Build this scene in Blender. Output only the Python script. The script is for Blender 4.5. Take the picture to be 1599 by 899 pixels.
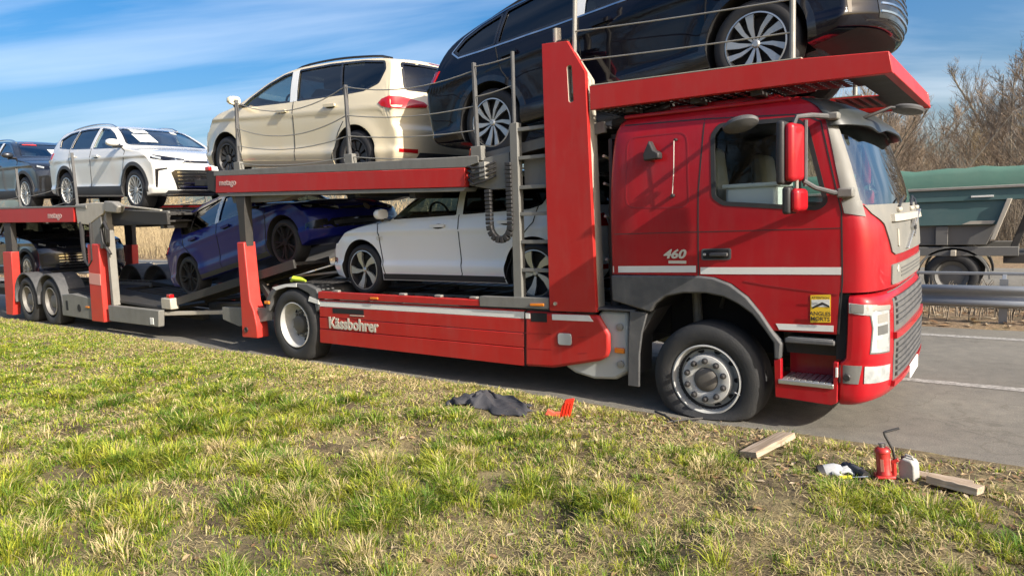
import bpy, bmesh, math, random
import numpy as np
from mathutils import Vector, Matrix
from mathutils.bvhtree import BVHTree

for o in list(bpy.data.objects):
    bpy.data.objects.remove(o)
SC = bpy.context.scene
COL = SC.collection
rng = np.random.default_rng(7)
random.seed(7)

# ------------------------------------------------------------------ camera
F_PX, YAW, PITCH, ROLL = 1088.8, math.radians(36.225), math.radians(6.006), math.radians(-2.327)
CAM = Vector((2.168, -5.641, 1.801))
fw = Vector((-math.sin(YAW) * math.cos(PITCH), math.cos(YAW) * math.cos(PITCH), -math.sin(PITCH)))
rt = Vector((math.cos(YAW), math.sin(YAW), 0))
up = rt.cross(fw)
rt2 = math.cos(ROLL) * rt + math.sin(ROLL) * up
up2 = -math.sin(ROLL) * rt + math.cos(ROLL) * up
cd = bpy.data.cameras.new("camera")
cam = bpy.data.objects.new("camera", cd)
COL.objects.link(cam)
M = Matrix((rt2, up2, -fw)).transposed().to_4x4()
M.translation = CAM
cam.matrix_world = M
cd.sensor_width = 36
cd.lens = F_PX / 1599 * 36
cd.clip_start = 0.05
cd.clip_end = 3000
SC.camera = cam

# ------------------------------------------------------------------ sky, sun, exposure
SUN = Vector((1.0, -0.155, 0.58)).normalized()          # direction towards the sun
elev = math.asin(SUN.z)
az = math.atan2(SUN.x, SUN.y)                            # clockwise from +Y
W = bpy.data.worlds.new("World")
SC.world = W
W.use_nodes = True
nt = W.node_tree
nt.nodes.clear()
def wn(t, **k):
    n = nt.nodes.new(t)
    for a, b in k.items():
        setattr(n, a, b)
    return n
out = wn('ShaderNodeOutputWorld')
bg = wn('ShaderNodeBackground')
bg.inputs[1].default_value = 0.10
sky = wn('ShaderNodeTexSky')
sky.sky_type = 'NISHITA'
sky.sun_disc = False
sky.sun_elevation = elev
sky.sun_rotation = az
sky.air_density = 0.9
sky.dust_density = 4.0
sky.ozone_density = 2.0
tc = wn('ShaderNodeTexCoord')
sep = wn('ShaderNodeSeparateXYZ')
nt.links.new(tc.outputs['Generated'], sep.inputs[0])
# flatten the view direction onto a cloud layer: (x, y) / (z + 0.12)
addz = wn('ShaderNodeMath', operation='ADD'); addz.inputs[1].default_value = 0.16
mxz = wn('ShaderNodeMath', operation='MAXIMUM'); mxz.inputs[1].default_value = 0.05
nt.links.new(sep.outputs[2], mxz.inputs[0]); nt.links.new(mxz.outputs[0], addz.inputs[0])
dx = wn('ShaderNodeMath', operation='DIVIDE'); dy = wn('ShaderNodeMath', operation='DIVIDE')
nt.links.new(sep.outputs[0], dx.inputs[0]); nt.links.new(addz.outputs[0], dx.inputs[1])
nt.links.new(sep.outputs[1], dy.inputs[0]); nt.links.new(addz.outputs[0], dy.inputs[1])
cmb = wn('ShaderNodeCombineXYZ')
nt.links.new(dx.outputs[0], cmb.inputs[0]); nt.links.new(dy.outputs[0], cmb.inputs[1])
mp = wn('ShaderNodeMapping')
mp.vector_type = 'TEXTURE'                                # streaks of high cloud drawn out across the view
mp.inputs['Rotation'].default_value = (0, 0, math.radians(30))
mp.inputs['Scale'].default_value = (2.6, 0.62, 1)
nt.links.new(cmb.outputs[0], mp.inputs[0])
nz = wn('ShaderNodeTexNoise'); nz.inputs['Scale'].default_value = 1.15; nz.inputs['Detail'].default_value = 7
nz.inputs['Roughness'].default_value = 0.52; nz.inputs['Distortion'].default_value = 0.35
nt.links.new(mp.outputs[0], nz.inputs['Vector'])
cr = wn('ShaderNodeValToRGB')
cr.color_ramp.elements[0].position = 0.43; cr.color_ramp.elements[0].color = (0.0, 0.0, 0.0, 1)
cr.color_ramp.elements[1].position = 0.82; cr.color_ramp.elements[1].color = (0.46, 0.46, 0.46, 1)
nt.links.new(nz.outputs[0], cr.inputs[0])
mixc = wn('ShaderNodeMixRGB')
mixc.inputs[2].default_value = (7.8, 8.1, 8.5, 1)        # sunlit ice cloud, in the sky's own units
nt.links.new(cr.outputs[0], mixc.inputs[0])
hsv = wn('ShaderNodeHueSaturation'); hsv.inputs['Saturation'].default_value = 1.5; hsv.inputs['Value'].default_value = 1.0
nt.links.new(sky.outputs[0], hsv.inputs['Color'])
nt.links.new(hsv.outputs[0], mixc.inputs[1])
nt.links.new(mixc.outputs[0], bg.inputs[0])
nt.links.new(bg.outputs[0], out.inputs[0])

ld = bpy.data.lights.new("sun", 'SUN')
ld.energy = 4.2
ld.angle = math.radians(0.55)
ld.color = (1.0, 0.93, 0.82)
sun = bpy.data.objects.new("sun", ld)
COL.objects.link(sun)
sun.rotation_euler = (-SUN).to_track_quat('-Z', 'Y').to_euler()
sun.location = SUN * 50
SC.view_settings.view_transform = 'Standard'
SC.view_settings.look = 'None'
SC.view_settings.gamma = 1
SC.view_settings.use_curve_mapping = False
SC.view_settings.exposure = 0.95
SC.render.engine = 'CYCLES'
SC.cycles.max_bounces = 8
SC.cycles.transparent_max_bounces = 16

# ------------------------------------------------------------------ materials
MATS = {}
def mat(name, col, rough=0.5, metal=0.0, coat=0.0, dirt=0.0, dirt_col=(0.16, 0.13, 0.10), bump=0.0, scale=6.0, spec=0.5, var=0.0, streak=0.0):
    """A Principled material with procedural colour variation, a film of dirt and a fine bump."""
    if name in MATS:
        return MATS[name]
    m = bpy.data.materials.new(name)
    m.use_nodes = True
    t = m.node_tree
    b = t.nodes['Principled BSDF']
    b.inputs['Base Color'].default_value = (*col, 1)
    b.inputs['Roughness'].default_value = rough
    b.inputs['Metallic'].default_value = metal
    b.inputs['Coat Weight'].default_value = coat
    b.inputs['Coat Roughness'].default_value = 0.04
    b.inputs['Specular IOR Level'].default_value = spec
    co = t.nodes.new('ShaderNodeTexCoord')
    n = t.nodes.new('ShaderNodeTexNoise')
    n.inputs['Scale'].default_value = scale
    n.inputs['Detail'].default_value = 8
    n.inputs['Roughness'].default_value = 0.65
    t.links.new(co.outputs['Object'], n.inputs['Vector'])
    last = None
    if var > 0:
        n2 = t.nodes.new('ShaderNodeTexNoise'); n2.inputs['Scale'].default_value = scale * 0.37; n2.inputs['Detail'].default_value = 5
        t.links.new(co.outputs['Object'], n2.inputs['Vector'])
        hs = t.nodes.new('ShaderNodeHueSaturation'); hs.inputs['Color'].default_value = (*col, 1)
        mr = t.nodes.new('ShaderNodeMapRange'); mr.inputs[1].default_value = 0.3; mr.inputs[2].default_value = 0.7
        mr.inputs[3].default_value = 1 - var; mr.inputs[4].default_value = 1 + var
        t.links.new(n2.outputs[0], mr.inputs[0]); t.links.new(mr.outputs[0], hs.inputs['Value'])
        last = hs.outputs[0]
    if dirt > 0:
        r = t.nodes.new('ShaderNodeMapRange'); r.inputs[1].default_value = 0.42; r.inputs[2].default_value = 0.78
        r.inputs[3].default_value = dirt * 0.25; r.inputs[4].default_value = dirt
        t.links.new(n.outputs[0], r.inputs[0])
        mx = t.nodes.new('ShaderNodeMixRGB'); mx.inputs[1].default_value = (*col, 1); mx.inputs[2].default_value = (*dirt_col, 1)
        t.links.new(r.outputs[0], mx.inputs[0])
        if last is not None:
            t.links.new(last, mx.inputs[1])
        last = mx.outputs[0]
        rr = t.nodes.new('ShaderNodeMapRange'); rr.inputs[3].default_value = rough; rr.inputs[4].default_value = min(1, rough + 0.45)
        t.links.new(r.outputs[0], rr.inputs[0]); t.links.new(rr.outputs[0], b.inputs['Roughness'])
    if streak > 0:
        mp_ = t.nodes.new('ShaderNodeMapping'); mp_.inputs['Scale'].default_value = (5.0, 5.0, 0.9)
        n3 = t.nodes.new('ShaderNodeTexNoise'); n3.inputs['Scale'].default_value = 1.6; n3.inputs['Detail'].default_value = 9; n3.inputs['Roughness'].default_value = 0.7
        t.links.new(co.outputs['Object'], mp_.inputs[0]); t.links.new(mp_.outputs[0], n3.inputs['Vector'])
        r3 = t.nodes.new('ShaderNodeMapRange'); r3.inputs[1].default_value = 0.48; r3.inputs[2].default_value = 0.75; r3.inputs[3].default_value = 0.0; r3.inputs[4].default_value = streak
        t.links.new(n3.outputs[0], r3.inputs[0])
        m3 = t.nodes.new('ShaderNodeMixRGB'); m3.inputs[1].default_value = (*col, 1); m3.inputs[2].default_value = (*dirt_col, 1)
        t.links.new(r3.outputs[0], m3.inputs[0])
        if last is not None:
            t.links.new(last, m3.inputs[1])
        last = m3.outputs[0]
    if last is not None:
        t.links.new(last, b.inputs['Base Color'])
    if bump > 0:
        bp = t.nodes.new('ShaderNodeBump'); bp.inputs['Strength'].default_value = bump; bp.inputs['Distance'].default_value = 0.01
        nb = t.nodes.new('ShaderNodeTexNoise'); nb.inputs['Scale'].default_value = scale * 9; nb.inputs['Detail'].default_value = 4
        t.links.new(co.outputs['Object'], nb.inputs['Vector'])
        t.links.new(nb.outputs[0], bp.inputs['Height']); t.links.new(bp.outputs[0], b.inputs['Normal'])
    MATS[name] = m
    return m

def glass(name, tint, refl=0.06, rough=0.01):
    """Car glass: tinted see-through sheet with a Fresnel mirror on top."""
    if name in MATS:
        return MATS[name]
    m = bpy.data.materials.new(name); m.use_nodes = True
    t = m.node_tree; t.nodes.clear()
    o = t.nodes.new('ShaderNodeOutputMaterial')
    tr = t.nodes.new('ShaderNodeBsdfTransparent'); tr.inputs[0].default_value = (*tint, 1)
    gl = t.nodes.new('ShaderNodeBsdfGlossy'); gl.inputs['Roughness'].default_value = rough
    lw = t.nodes.new('ShaderNodeLayerWeight'); lw.inputs[0].default_value = 0.5
    fr = t.nodes.new('ShaderNodeMath'); fr.operation = 'POWER'; fr.inputs[1].default_value = 4.0
    t.links.new(lw.outputs['Facing'], fr.inputs[0])
    ad = t.nodes.new('ShaderNodeMath'); ad.operation = 'ADD'; ad.inputs[1].default_value = refl; ad.use_clamp = True
    mx = t.nodes.new('ShaderNodeMixShader')
    t.links.new(fr.outputs[0], ad.inputs[0]); t.links.new(ad.outputs[0], mx.inputs[0])
    t.links.new(tr.outputs[0], mx.inputs[1]); t.links.new(gl.outputs[0], mx.inputs[2]); t.links.new(mx.outputs[0], o.inputs[0])
    MATS[name] = m
    return m

RED = mat('red_paint_deck', (0.44, 0.014, 0.012), 0.45, coat=0.12, dirt=0.14, dirt_col=(0.26, 0.14, 0.12), scale=3.0, var=0.08, streak=0.16, spec=0.35)
REDCAB = mat('red_paint_cab', (0.37, 0.004, 0.011), 0.36, coat=0.40, dirt=0.10, dirt_col=(0.22, 0.09, 0.085), scale=2.2, var=0.14, streak=0.18, spec=0.25)
REDLEG = mat('red_paint_strut', (0.56, 0.032, 0.024), 0.45, coat=0.15, dirt=0.18, scale=4.0)
STEEL = mat('galvanised_steel', (0.33, 0.32, 0.29), 0.5, metal=0.35, dirt=0.45, dirt_col=(0.13, 0.11, 0.09), scale=5, bump=0.1)
DSTEEL = mat('dark_deck_steel', (0.036, 0.035, 0.034), 0.6, metal=0.2, dirt=0.4, dirt_col=(0.085, 0.072, 0.06), scale=5, bump=0.2)
GREYP = mat('grey_frame_paint', (0.20, 0.20, 0.185), 0.5, streak=0.35, dirt=0.4, dirt_col=(0.10, 0.085, 0.07), scale=3.5, bump=0.08)
CREAM = mat('cream_zinc', (0.50, 0.46, 0.38), 0.45, metal=0.1, dirt=0.35, scale=4)
BLACKP = mat('black_plastic', (0.022, 0.022, 0.024), 0.5, dirt=0.25, dirt_col=(0.09, 0.08, 0.07), scale=5)
FENDER = mat('dusty_grey_plastic', (0.060, 0.062, 0.066), 0.55, dirt=0.5, dirt_col=(0.17, 0.165, 0.16), scale=7, bump=0.08, streak=.35)
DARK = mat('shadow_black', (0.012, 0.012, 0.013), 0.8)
RUBBER = mat('tyre_rubber', (0.020, 0.021, 0.023), 0.7, dirt=0.4, dirt_col=(0.060, 0.056, 0.050), scale=8, bump=0.3)
CARTYRE = mat('car_tyre_rubber', (0.018, 0.018, 0.02), 0.65, dirt=0.2, dirt_col=(0.05, 0.047, 0.043), scale=8)
ALU = mat('aluminium', (0.62, 0.62, 0.60), 0.34, metal=0.85, dirt=0.22, scale=6)
SILVER = mat('silver_wheel_paint', (0.48, 0.485, 0.47), 0.55, metal=0.08, dirt=0.35, dirt_col=(.14, .12, .10), scale=9)
WHITET = mat('white_reflective_tape', (0.74, 0.74, 0.70), 0.5, dirt=0.16, dirt_col=(0.4, 0.36, 0.3), scale=10)
TANKM = mat('grey_tank_plastic', (0.47, 0.49, 0.47), 0.5, dirt=0.3, dirt_col=(0.25, 0.23, 0.2), scale=3)
ORANGE = mat('orange_lamp', (0.75, 0.22, 0.02), 0.25, coat=0.5)
LAMPW = mat('clear_lamp', (0.50, 0.53, 0.53), 0.16, coat=0.9, metal=0.35, var=0.30, scale=28)
LAMPR = mat('red_lamp', (0.42, 0.008, 0.012), 0.16, coat=0.9)
TRIMG = mat('grey_front_plastic', (0.15, 0.15, 0.138), 0.5, dirt=0.4, dirt_col=(0.26, 0.24, 0.20), scale=5, streak=.3)
GRILLE = mat('grille_grey_plastic', (0.085, 0.09, 0.088), 0.5, dirt=0.4, dirt_col=(0.2, 0.18, 0.16), scale=9)
LETTER = mat('silver_lettering', (0.66, 0.63, 0.55), 0.4, metal=0.3)
GLASS_CLEAR = glass('window_glass', (0.80, 0.87, 0.86), 0.03)
GLASS_SIDE = glass('tinted_side_glass', (0.55, 0.66, 0.68), 0.10)
GLASS_DARK = glass('privacy_glass', (0.10, 0.115, 0.13), 0.09)
GLASS_SCREEN = glass('windscreen_glass', (0.66, 0.76, 0.74), 0.30)
INTER = mat('dark_interior', (0.045, 0.047, 0.05), 0.8, var=0.2)
FILM = mat('white_protective_film', (0.66, 0.68, 0.68), 0.3, coat=0.3)
PAPER = mat('paper_sheet', (0.80, 0.82, 0.76), 0.7)
YELLOW = mat('yellow_sticker', (0.78, 0.50, 0.03), 0.5)

# ------------------------------------------------------------------ mesh helpers
def smooth_by_angle(me, deg=32):
    bm = bmesh.new(); bm.from_mesh(me)
    c = math.radians(deg)
    for e in bm.edges:
        if len(e.link_faces) == 2:
            e.smooth = e.calc_face_angle(0) < c
        else:
            e.smooth = True
    for f in bm.faces:
        f.smooth = True
    bm.to_mesh(me); bm.free()

class MB:
    def __init__(s):
        s.v = []; s.f = []; s.mi = []
    def add(s, V, Fs, mi=0):
        k = len(s.v)
        s.v += [tuple(map(float, p)) for p in V]
        s.f += [tuple(i + k for i in f) for f in Fs]
        s.mi += [mi] * len(Fs)
        return s
    def box(s, x0, x1, y0, y1, z0, z1, mi=0):
        V = [(x, y, z) for z in (z0, z1) for y in (y0, y1) for x in (x0, x1)]
        return s.add(V, [(0, 2, 3, 1), (4, 5, 7, 6), (0, 1, 5, 4), (2, 6, 7, 3), (0, 4, 6, 2), (1, 3, 7, 5)], mi)
    def bar(s, p0, p1, w, h, upv=(0, 0, 1), mi=0):
        p0, p1 = Vector(p0), Vector(p1)
        d = (p1 - p0).normalized(); u = Vector(upv)
        sd = d.cross(u)
        if sd.length < 1e-4:
            sd = d.cross(Vector((1, 0, 0)))
        sd.normalize(); u = sd.cross(d)
        V = []
        for p in (p0, p1):
            for a, b in ((-1, -1), (1, -1), (1, 1), (-1, 1)):
                V.append(p + sd * (a * w / 2) + u * (b * h / 2))
        return s.add(V, [(3, 2, 1, 0), (4, 5, 6, 7), (0, 1, 5, 4), (1, 2, 6, 5), (2, 3, 7, 6), (3, 0, 4, 7)], mi)
    def prism(s, poly, t0, t1, axis='y', mi=0):
        n = len(poly)
        def P(p, t):
            a, b = p
            return {'y': (a, t, b), 'x': (t, a, b), 'z': (a, b, t)}[axis]
        ar = sum(poly[i][0] * poly[(i + 1) % n][1] - poly[(i + 1) % n][0] * poly[i][1] for i in range(n))
        if (ar > 0) == (axis in 'xz'):
            pass
        else:
            poly = poly[::-1]
        if t0 > t1:
            t0, t1 = t1, t0
        V = [P(p, t0) for p in poly] + [P(p, t1) for p in poly]
        Fs = [tuple(range(n))[::-1], tuple(range(n, 2 * n))] + [(i, (i + 1) % n, n + (i + 1) % n, n + i) for i in range(n)]
        return s.add(V, Fs, mi)
    def tube(s, pts, r, n=8, mi=0, cap=True, flat=1.0):
        pts = [Vector(p) for p in pts]
        R = r if hasattr(r, '__len__') else [r] * len(pts)
        t = (pts[1] - pts[0]).normalized()
        a = t.orthogonal().normalized()
        V = []
        for i, p in enumerate(pts):
            if 0 < i < len(pts) - 1:
                t2 = (pts[i + 1] - pts[i - 1]).normalized()
            elif i == 0:
                t2 = (pts[1] - pts[0]).normalized()
            else:
                t2 = (pts[-1] - pts[-2]).normalized()
            a = (a - t2 * a.dot(t2)).normalized()
            b = t2.cross(a)
            for k in range(n):
                q = 2 * math.pi * k / n
                V.append(p + a * (math.cos(q) * R[i]) + b * (math.sin(q) * R[i] * flat))
        Fs = []
        for i in range(len(pts) - 1):
            for k in range(n):
                k2 = (k + 1) % n
                Fs.append((i * n + k, i * n + k2, (i + 1) * n + k2, (i + 1) * n + k))
        if cap:
            Fs.append(tuple(range(n))[::-1]); Fs.append(tuple(range((len(pts) - 1) * n, len(pts) * n)))
        return s.add(V, Fs, mi)
    def lathe(s, prof, c=(0, 0, 0), n=40, mi=0, closed=False, cap=False):
        """Revolve (radius, y) pairs about the Y axis through c."""
        V = []
        for r, y in prof:
            for k in range(n):
                q = 2 * math.pi * k / n
                V.append((c[0] + r * math.cos(q), c[1] + y, c[2] + r * math.sin(q)))
        m = len(prof); Fs = []
        for i in range(m if closed else m - 1):
            j = (i + 1) % m
            for k in range(n):
                k2 = (k + 1) % n
                Fs.append((i * n + k, j * n + k, j * n + k2, i * n + k2))
        if cap and not closed:
            if prof[0][0] > 1e-4:
                Fs.append(tuple(range(n)))
            if prof[-1][0] > 1e-4:
                Fs.append(tuple(range((m - 1) * n, m * n))[::-1])
        return s.add(V, Fs, mi)
    def cyl(s, p0, p1, r, n=16, mi=0):
        return s.tube([p0, p1], r, n, mi)
    def mesh(s, name, mats, smooth=32):
        me = bpy.data.meshes.new(name)
        me.from_pydata(s.v, [], s.f)
        for m in (mats if isinstance(mats, (list, tuple)) else [mats]):
            me.materials.append(m)
        if any(s.mi):
            me.polygons.foreach_set('material_index', s.mi)
        bm = bmesh.new(); bm.from_mesh(me)
        bmesh.ops.remove_doubles(bm, verts=bm.verts, dist=1e-6)
        bmesh.ops.recalc_face_normals(bm, faces=bm.faces)
        bm.to_mesh(me); bm.free()
        if smooth:
            smooth_by_angle(me, smooth)
        return me
    def build(s, name, mats, parent=None, bevel=0.0, smooth=32, inv=True):
        return link(name, s.mesh(name, mats, smooth), parent, bevel)

def link(name, me, parent=None, bevel=0.0):
    o = bpy.data.objects.new(name, me)
    COL.objects.link(o)
    if parent is not None:
        o.parent = parent
        if parent.get('world_built'):
            o.matrix_parent_inverse = Matrix.Translation(-Vector(parent.location))
    if bevel > 0:
        b = o.modifiers.new('bevel', 'BEVEL'); b.width = bevel; b.segments = 2; b.limit_method = 'ANGLE'; b.angle_limit = math.radians(40)
        b.harden_normals = False
    return o

def empty(name, loc=(0, 0, 0), parent=None, world=False, rot=None):
    o = bpy.data.objects.new(name, None)
    COL.objects.link(o)
    o.location = loc
    o.empty_display_size = 0.1
    if rot is not None:
        o.rotation_euler = rot
    if world:
        o['world_built'] = True
    if parent is not None:
        o.parent = parent
        if parent.get('world_built'):
            o.matrix_parent_inverse = Matrix.Translation(-Vector(parent.location))
    return o

def tag(o, label, cat, group=None, kind=None):
    o['label'] = label
    o['category'] = cat
    if group:
        o['group'] = group
    if kind:
        o['kind'] = kind
    return o

def structure(o):
    o['kind'] = 'structure'
    return o

def copy_tree(o, parent=None):
    c = o.copy()
    COL.objects.link(c)
    c.parent = parent
    if parent is not None:
        c.matrix_parent_inverse = o.matrix_parent_inverse.copy()
    for ch in list(o.children):
        copy_tree(ch, c)
    return c

FACE_CAM = (math.radians(90), 0, 0)          # lettering that reads from -Y

def pchip(xs, ys):
    xs = np.array(xs, float); ys = np.array(ys, float)
    o = np.argsort(xs); xs = xs[o]; ys = ys[o]
    h = np.diff(xs); d = np.diff(ys) / h
    m = np.zeros(len(xs)); m[0] = d[0]; m[-1] = d[-1]
    for i in range(1, len(xs) - 1):
        if d[i - 1] * d[i] > 0:
            w1 = 2 * h[i] + h[i - 1]; w2 = h[i] + 2 * h[i - 1]
            m[i] = (w1 + w2) / (w1 / d[i - 1] + w2 / d[i])
    def f(x):
        x = np.clip(np.asarray(x, float), xs[0], xs[-1])
        i = np.clip(np.searchsorted(xs, x) - 1, 0, len(h) - 1)
        t = (x - xs[i]) / h[i]
        return ((1 + 2 * t) * (1 - t) ** 2 * ys[i] + t * (1 - t) ** 2 * h[i] * m[i] + t * t * (3 - 2 * t) * ys[i + 1] + t * t * (t - 1) * h[i] * m[i + 1])
    return f

def round_poly(poly, r, n=4):
    """Round the corners of a 2-D polygon."""
    out_ = []
    m = len(poly)
    for i in range(m):
        p = Vector(poly[i]); a = Vector(poly[i - 1]); b = Vector(poly[(i + 1) % m])
        rr = r[i] if hasattr(r, '__len__') else r
        la, lb = (a - p).length, (b - p).length
        k = min(rr, la * 0.45, lb * 0.45)
        p0 = p + (a - p).normalized() * k; p1 = p + (b - p).normalized() * k
        for j in range(n + 1):
            t = j / n
            q = p0 * (1 - t) ** 2 + p * 2 * t * (1 - t) + p1 * t * t
            out_.append((q.x, q.y))
    return out_

def bvh_of(me):
    bm = bmesh.new(); bm.from_mesh(me)
    t = BVHTree.FromBMesh(bm)
    bm.free()
    return t

def boolean(me, cutters, use_self=False):
    """Difference of mesh me with a list of cutter meshes."""
    o = bpy.data.objects.new('tmp_target', me); COL.objects.link(o)
    tmp = []
    for c in cutters:
        k = bpy.data.objects.new('tmp_cutter', c); COL.objects.link(k); tmp.append(k)
        md = o.modifiers.new('b', 'BOOLEAN'); md.operation = 'DIFFERENCE'; md.object = k; md.solver = 'EXACT'
        md.use_self = use_self
        md.material_mode = 'TRANSFER'
    dg = bpy.context.evaluated_depsgraph_get()
    dg.update()
    res = bpy.data.meshes.new_from_object(o.evaluated_get(dg))
    for k in tmp + [o]:
        bpy.data.objects.remove(k)
    return res

def keep_normals(me, src, dist=0.003, deg=34):
    """Shade a cut mesh like the uncut surface it came from."""
    smooth_by_angle(me, deg)
    bm = bmesh.new(); bm.from_mesh(src)
    bmesh.ops.triangulate(bm, faces=bm.faces)
    bm.normal_update()
    bvh = BVHTree.FromBMesh(bm)
    bm.faces.ensure_lookup_table()
    cache = {}
    def nrm(i, co):
        if i in cache:
            return cache[i]
        loc, no, fi, d = bvh.find_nearest(co)
        r = None
        if loc is not None and d < dist:
            vs = bm.faces[fi].verts
            a, b, c = (v.co for v in vs)
            n = (b - a).cross(c - a)
            l2 = n.length_squared
            if l2 > 1e-14:
                wa = (b - loc).cross(c - loc).dot(n) / l2; wb = (c - loc).cross(a - loc).dot(n) / l2
                r = (vs[0].normal * wa + vs[1].normal * wb + vs[2].normal * (1 - wa - wb)).normalized()
        cache[i] = r
        return r
    cur = [Vector(x.vector) for x in me.corner_normals]
    outn = list(cur)
    for p in me.polygons:
        fn = p.normal
        for li in p.loop_indices:
            vi = me.loops[li].vertex_index
            n = nrm(vi, me.vertices[vi].co)
            if n is not None and n.dot(fn) > 0.72:
                outn[li] = n
    me.normals_split_custom_set([tuple(n) for n in outn])
    bm.free()

def decal(name, bvh, pts, d, m, parent=None, off=0.004, depth=0.012, grid=0.06, smooth=40):
    """A conforming panel: the polygon pts (rough 3-D points) thrown along d onto the surface, set proud of it by off, with edges depth deep."""
    d = Vector(d).normalized()
    upv = Vector((0, 0, 1)) if abs(d.z) < 0.9 else Vector((1, 0, 0))
    e = d.cross(upv).normalized(); u = e.cross(d).normalized()
    P2 = [(Vector(p).dot(e), Vector(p).dot(u)) for p in pts]
    bm = bmesh.new()
    bm.faces.new([bm.verts.new((a, b, 0)) for a, b in P2])
    for ax in (0, 1):
        lo = min(p[ax] for p in P2); hi = max(p[ax] for p in P2)
        k = int((hi - lo) / grid)
        for i in range(1, k + 1):
            t = lo + (hi - lo) * i / (k + 1)
            co = (t, 0, 0) if ax == 0 else (0, t, 0)
            no = (1, 0, 0) if ax == 0 else (0, 1, 0)
            bmesh.ops.bisect_plane(bm, geom=bm.verts[:] + bm.edges[:] + bm.faces[:], plane_co=co, plane_no=no)
    for v in bm.verts:
        o = e * v.co.x + u * v.co.y - d * 6
        loc, no, fi, ds = bvh.ray_cast(o, d)
        if loc is None:
            loc, no, fi, ds = bvh.find_nearest(e * v.co.x + u * v.co.y + d * Vector(pts[0]).dot(d))
        v.co = loc - d * off
    ed = [x for x in bm.edges if len(x.link_faces) == 1]
    if depth > 0:
        r = bmesh.ops.extrude_edge_only(bm, edges=ed)
        for v in r['geom']:
            if isinstance(v, bmesh.types.BMVert):
                v.co += d * depth
    bm.normal_update()
    for f in bm.faces:
        if len(f.edges) and f.normal.dot(d) > 0.3:
            f.normal_flip()
    me = bpy.data.meshes.new(name)
    bm.to_mesh(me); bm.free()
    me.materials.append(m)
    smooth_by_angle(me, smooth)
    return link(name, me, parent) if parent is not None else me

def strip(name, bvh, pts, d, width, m, parent, off=0.0015, step=0.05, depth=0.004):
    """A narrow ribbon lying on the surface along a polyline of rough points (panel gaps, mouldings)."""
    d = Vector(d).normalized()
    P = []
    for i in range(len(pts) - 1):
        a, b = Vector(pts[i]), Vector(pts[i + 1])
        k = max(1, int((b - a).length / step))
        P += [a.lerp(b, j / k) for j in range(k)]
    P.append(Vector(pts[-1]))
    V = []; Fs = []
    for i, p in enumerate(P):
        t = (P[min(i + 1, len(P) - 1)] - P[max(i - 1, 0)]).normalized()
        sd = t.cross(d).normalized()
        for sg in (-1, 1):
            q = p + sd * (sg * width / 2)
            o = q - d * (q.dot(d) + 6)
            loc = bvh.ray_cast(o, d)[0]
            if loc is None:
                loc = bvh.find_nearest(q)[0]
            V.append(loc - d * off)
            V.append(loc + d * depth)
        if i:
            b = 4 * i
            a = b - 4
            Fs += [(a, a + 2, b + 2, b), (a + 1, a, b, b + 1), (a + 2, a + 3, b + 3, b + 2)]
    mb = MB(); mb.add(V, Fs)
    return mb.build(name, m, parent)
def text(name, body, m, parent, loc, size, rot, extrude=0.003, bold=0.0, shear=0.0, align='LEFT', squash=1.0):
    """Raised lettering as a mesh."""
    cu = bpy.data.curves.new('tmp_text', 'FONT')
    cu.body = body; cu.size = size; cu.extrude = extrude; cu.offset = bold; cu.shear = shear
    cu.align_x = align; cu.resolution_u = 3
    t = bpy.data.objects.new('tmp_text', cu); COL.objects.link(t)
    dg = bpy.context.evaluated_depsgraph_get(); dg.update()
    me = bpy.data.meshes.new_from_object(t.evaluated_get(dg))
    bpy.data.objects.remove(t)
    me.materials.clear(); me.materials.append(m)
    o = link(name, me, parent)
    o.location = loc; o.rotation_euler = rot; o.scale = (squash, 1, 1)
    return o

# ================================================================== the truck
YC = 1.275
Y0, Y1 = 0.02, 2.53                       # near and far side of the truck body
truck = empty('car_transporter_truck', (-2.6, YC, 0), world=True)
tag(truck, 'red car transporter truck with a flat front tyre and raised loading decks', 'truck')
def both(fn):
    """Build a side piece on the near side and its mirror image on the far side."""
    fn(lambda y: y); fn(lambda y: 2 * YC - y)
def tbox(name, m, x0, x1, y0, y1, z0, z1, parent=None, bevel=0.006):
    return MB().box(x0, x1, y0, y1, z0, z1).build(name, m, parent or truck, bevel)
def side_plate(name, m, poly, y0, y1, parent=None, bevel=0.005):
    return MB().prism(poly, y0, y1, 'y').build(name, m, parent or truck, bevel)

# ---- cab shell: a loft of rounded plan sections
def plan_ring(xr, xs, xf, w, n, rr=0.05, k=14):
    pts = []
    for i in range(9):
        pts.append((xr + rr + (xs - xr - rr) * i / 9, -w))
    for i in range(2 * k + 1):
        q = math.pi * (i / (2 * k) - 0.5)
        c, s_ = math.cos(q), math.sin(q)
        pts.append((xs + (xf - xs) * abs(c) ** (2 / n), w * math.copysign(abs(s_) ** (2 / n), s_)))
    for i in range(9):
        pts.append((xs + (xr + rr - xs) * (i + 1) / 9, w))
    pts.append((xr + rr * 0.3, w - rr * 0.3))
    for i in range(7):
        pts.append((xr, (w - rr) * (1 - 2 * i / 6)))
    pts.append((xr + rr * 0.3, -w + rr * 0.3))
    return pts
def loft(levels):
    mb = MB(); V = []; Fs = []
    n = None
    for (z, xr, xs, xf, w, ex) in levels:
        ring = plan_ring(xr, xs, xf, w, ex)
        n = len(ring)
        V += [(x, YC + y, z) for x, y in ring]
    for i in range(len(levels) - 1):
        for k in range(n):
            k2 = (k + 1) % n
            Fs.append((i * n + k, i * n + k2, (i + 1) * n + k2, (i + 1) * n + k))
    Fs.append(tuple(range(n))[::-1]); Fs.append(tuple(range((len(levels) - 1) * n, len(levels) * n)))
    mb.add(V, Fs)
    return mb
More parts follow.
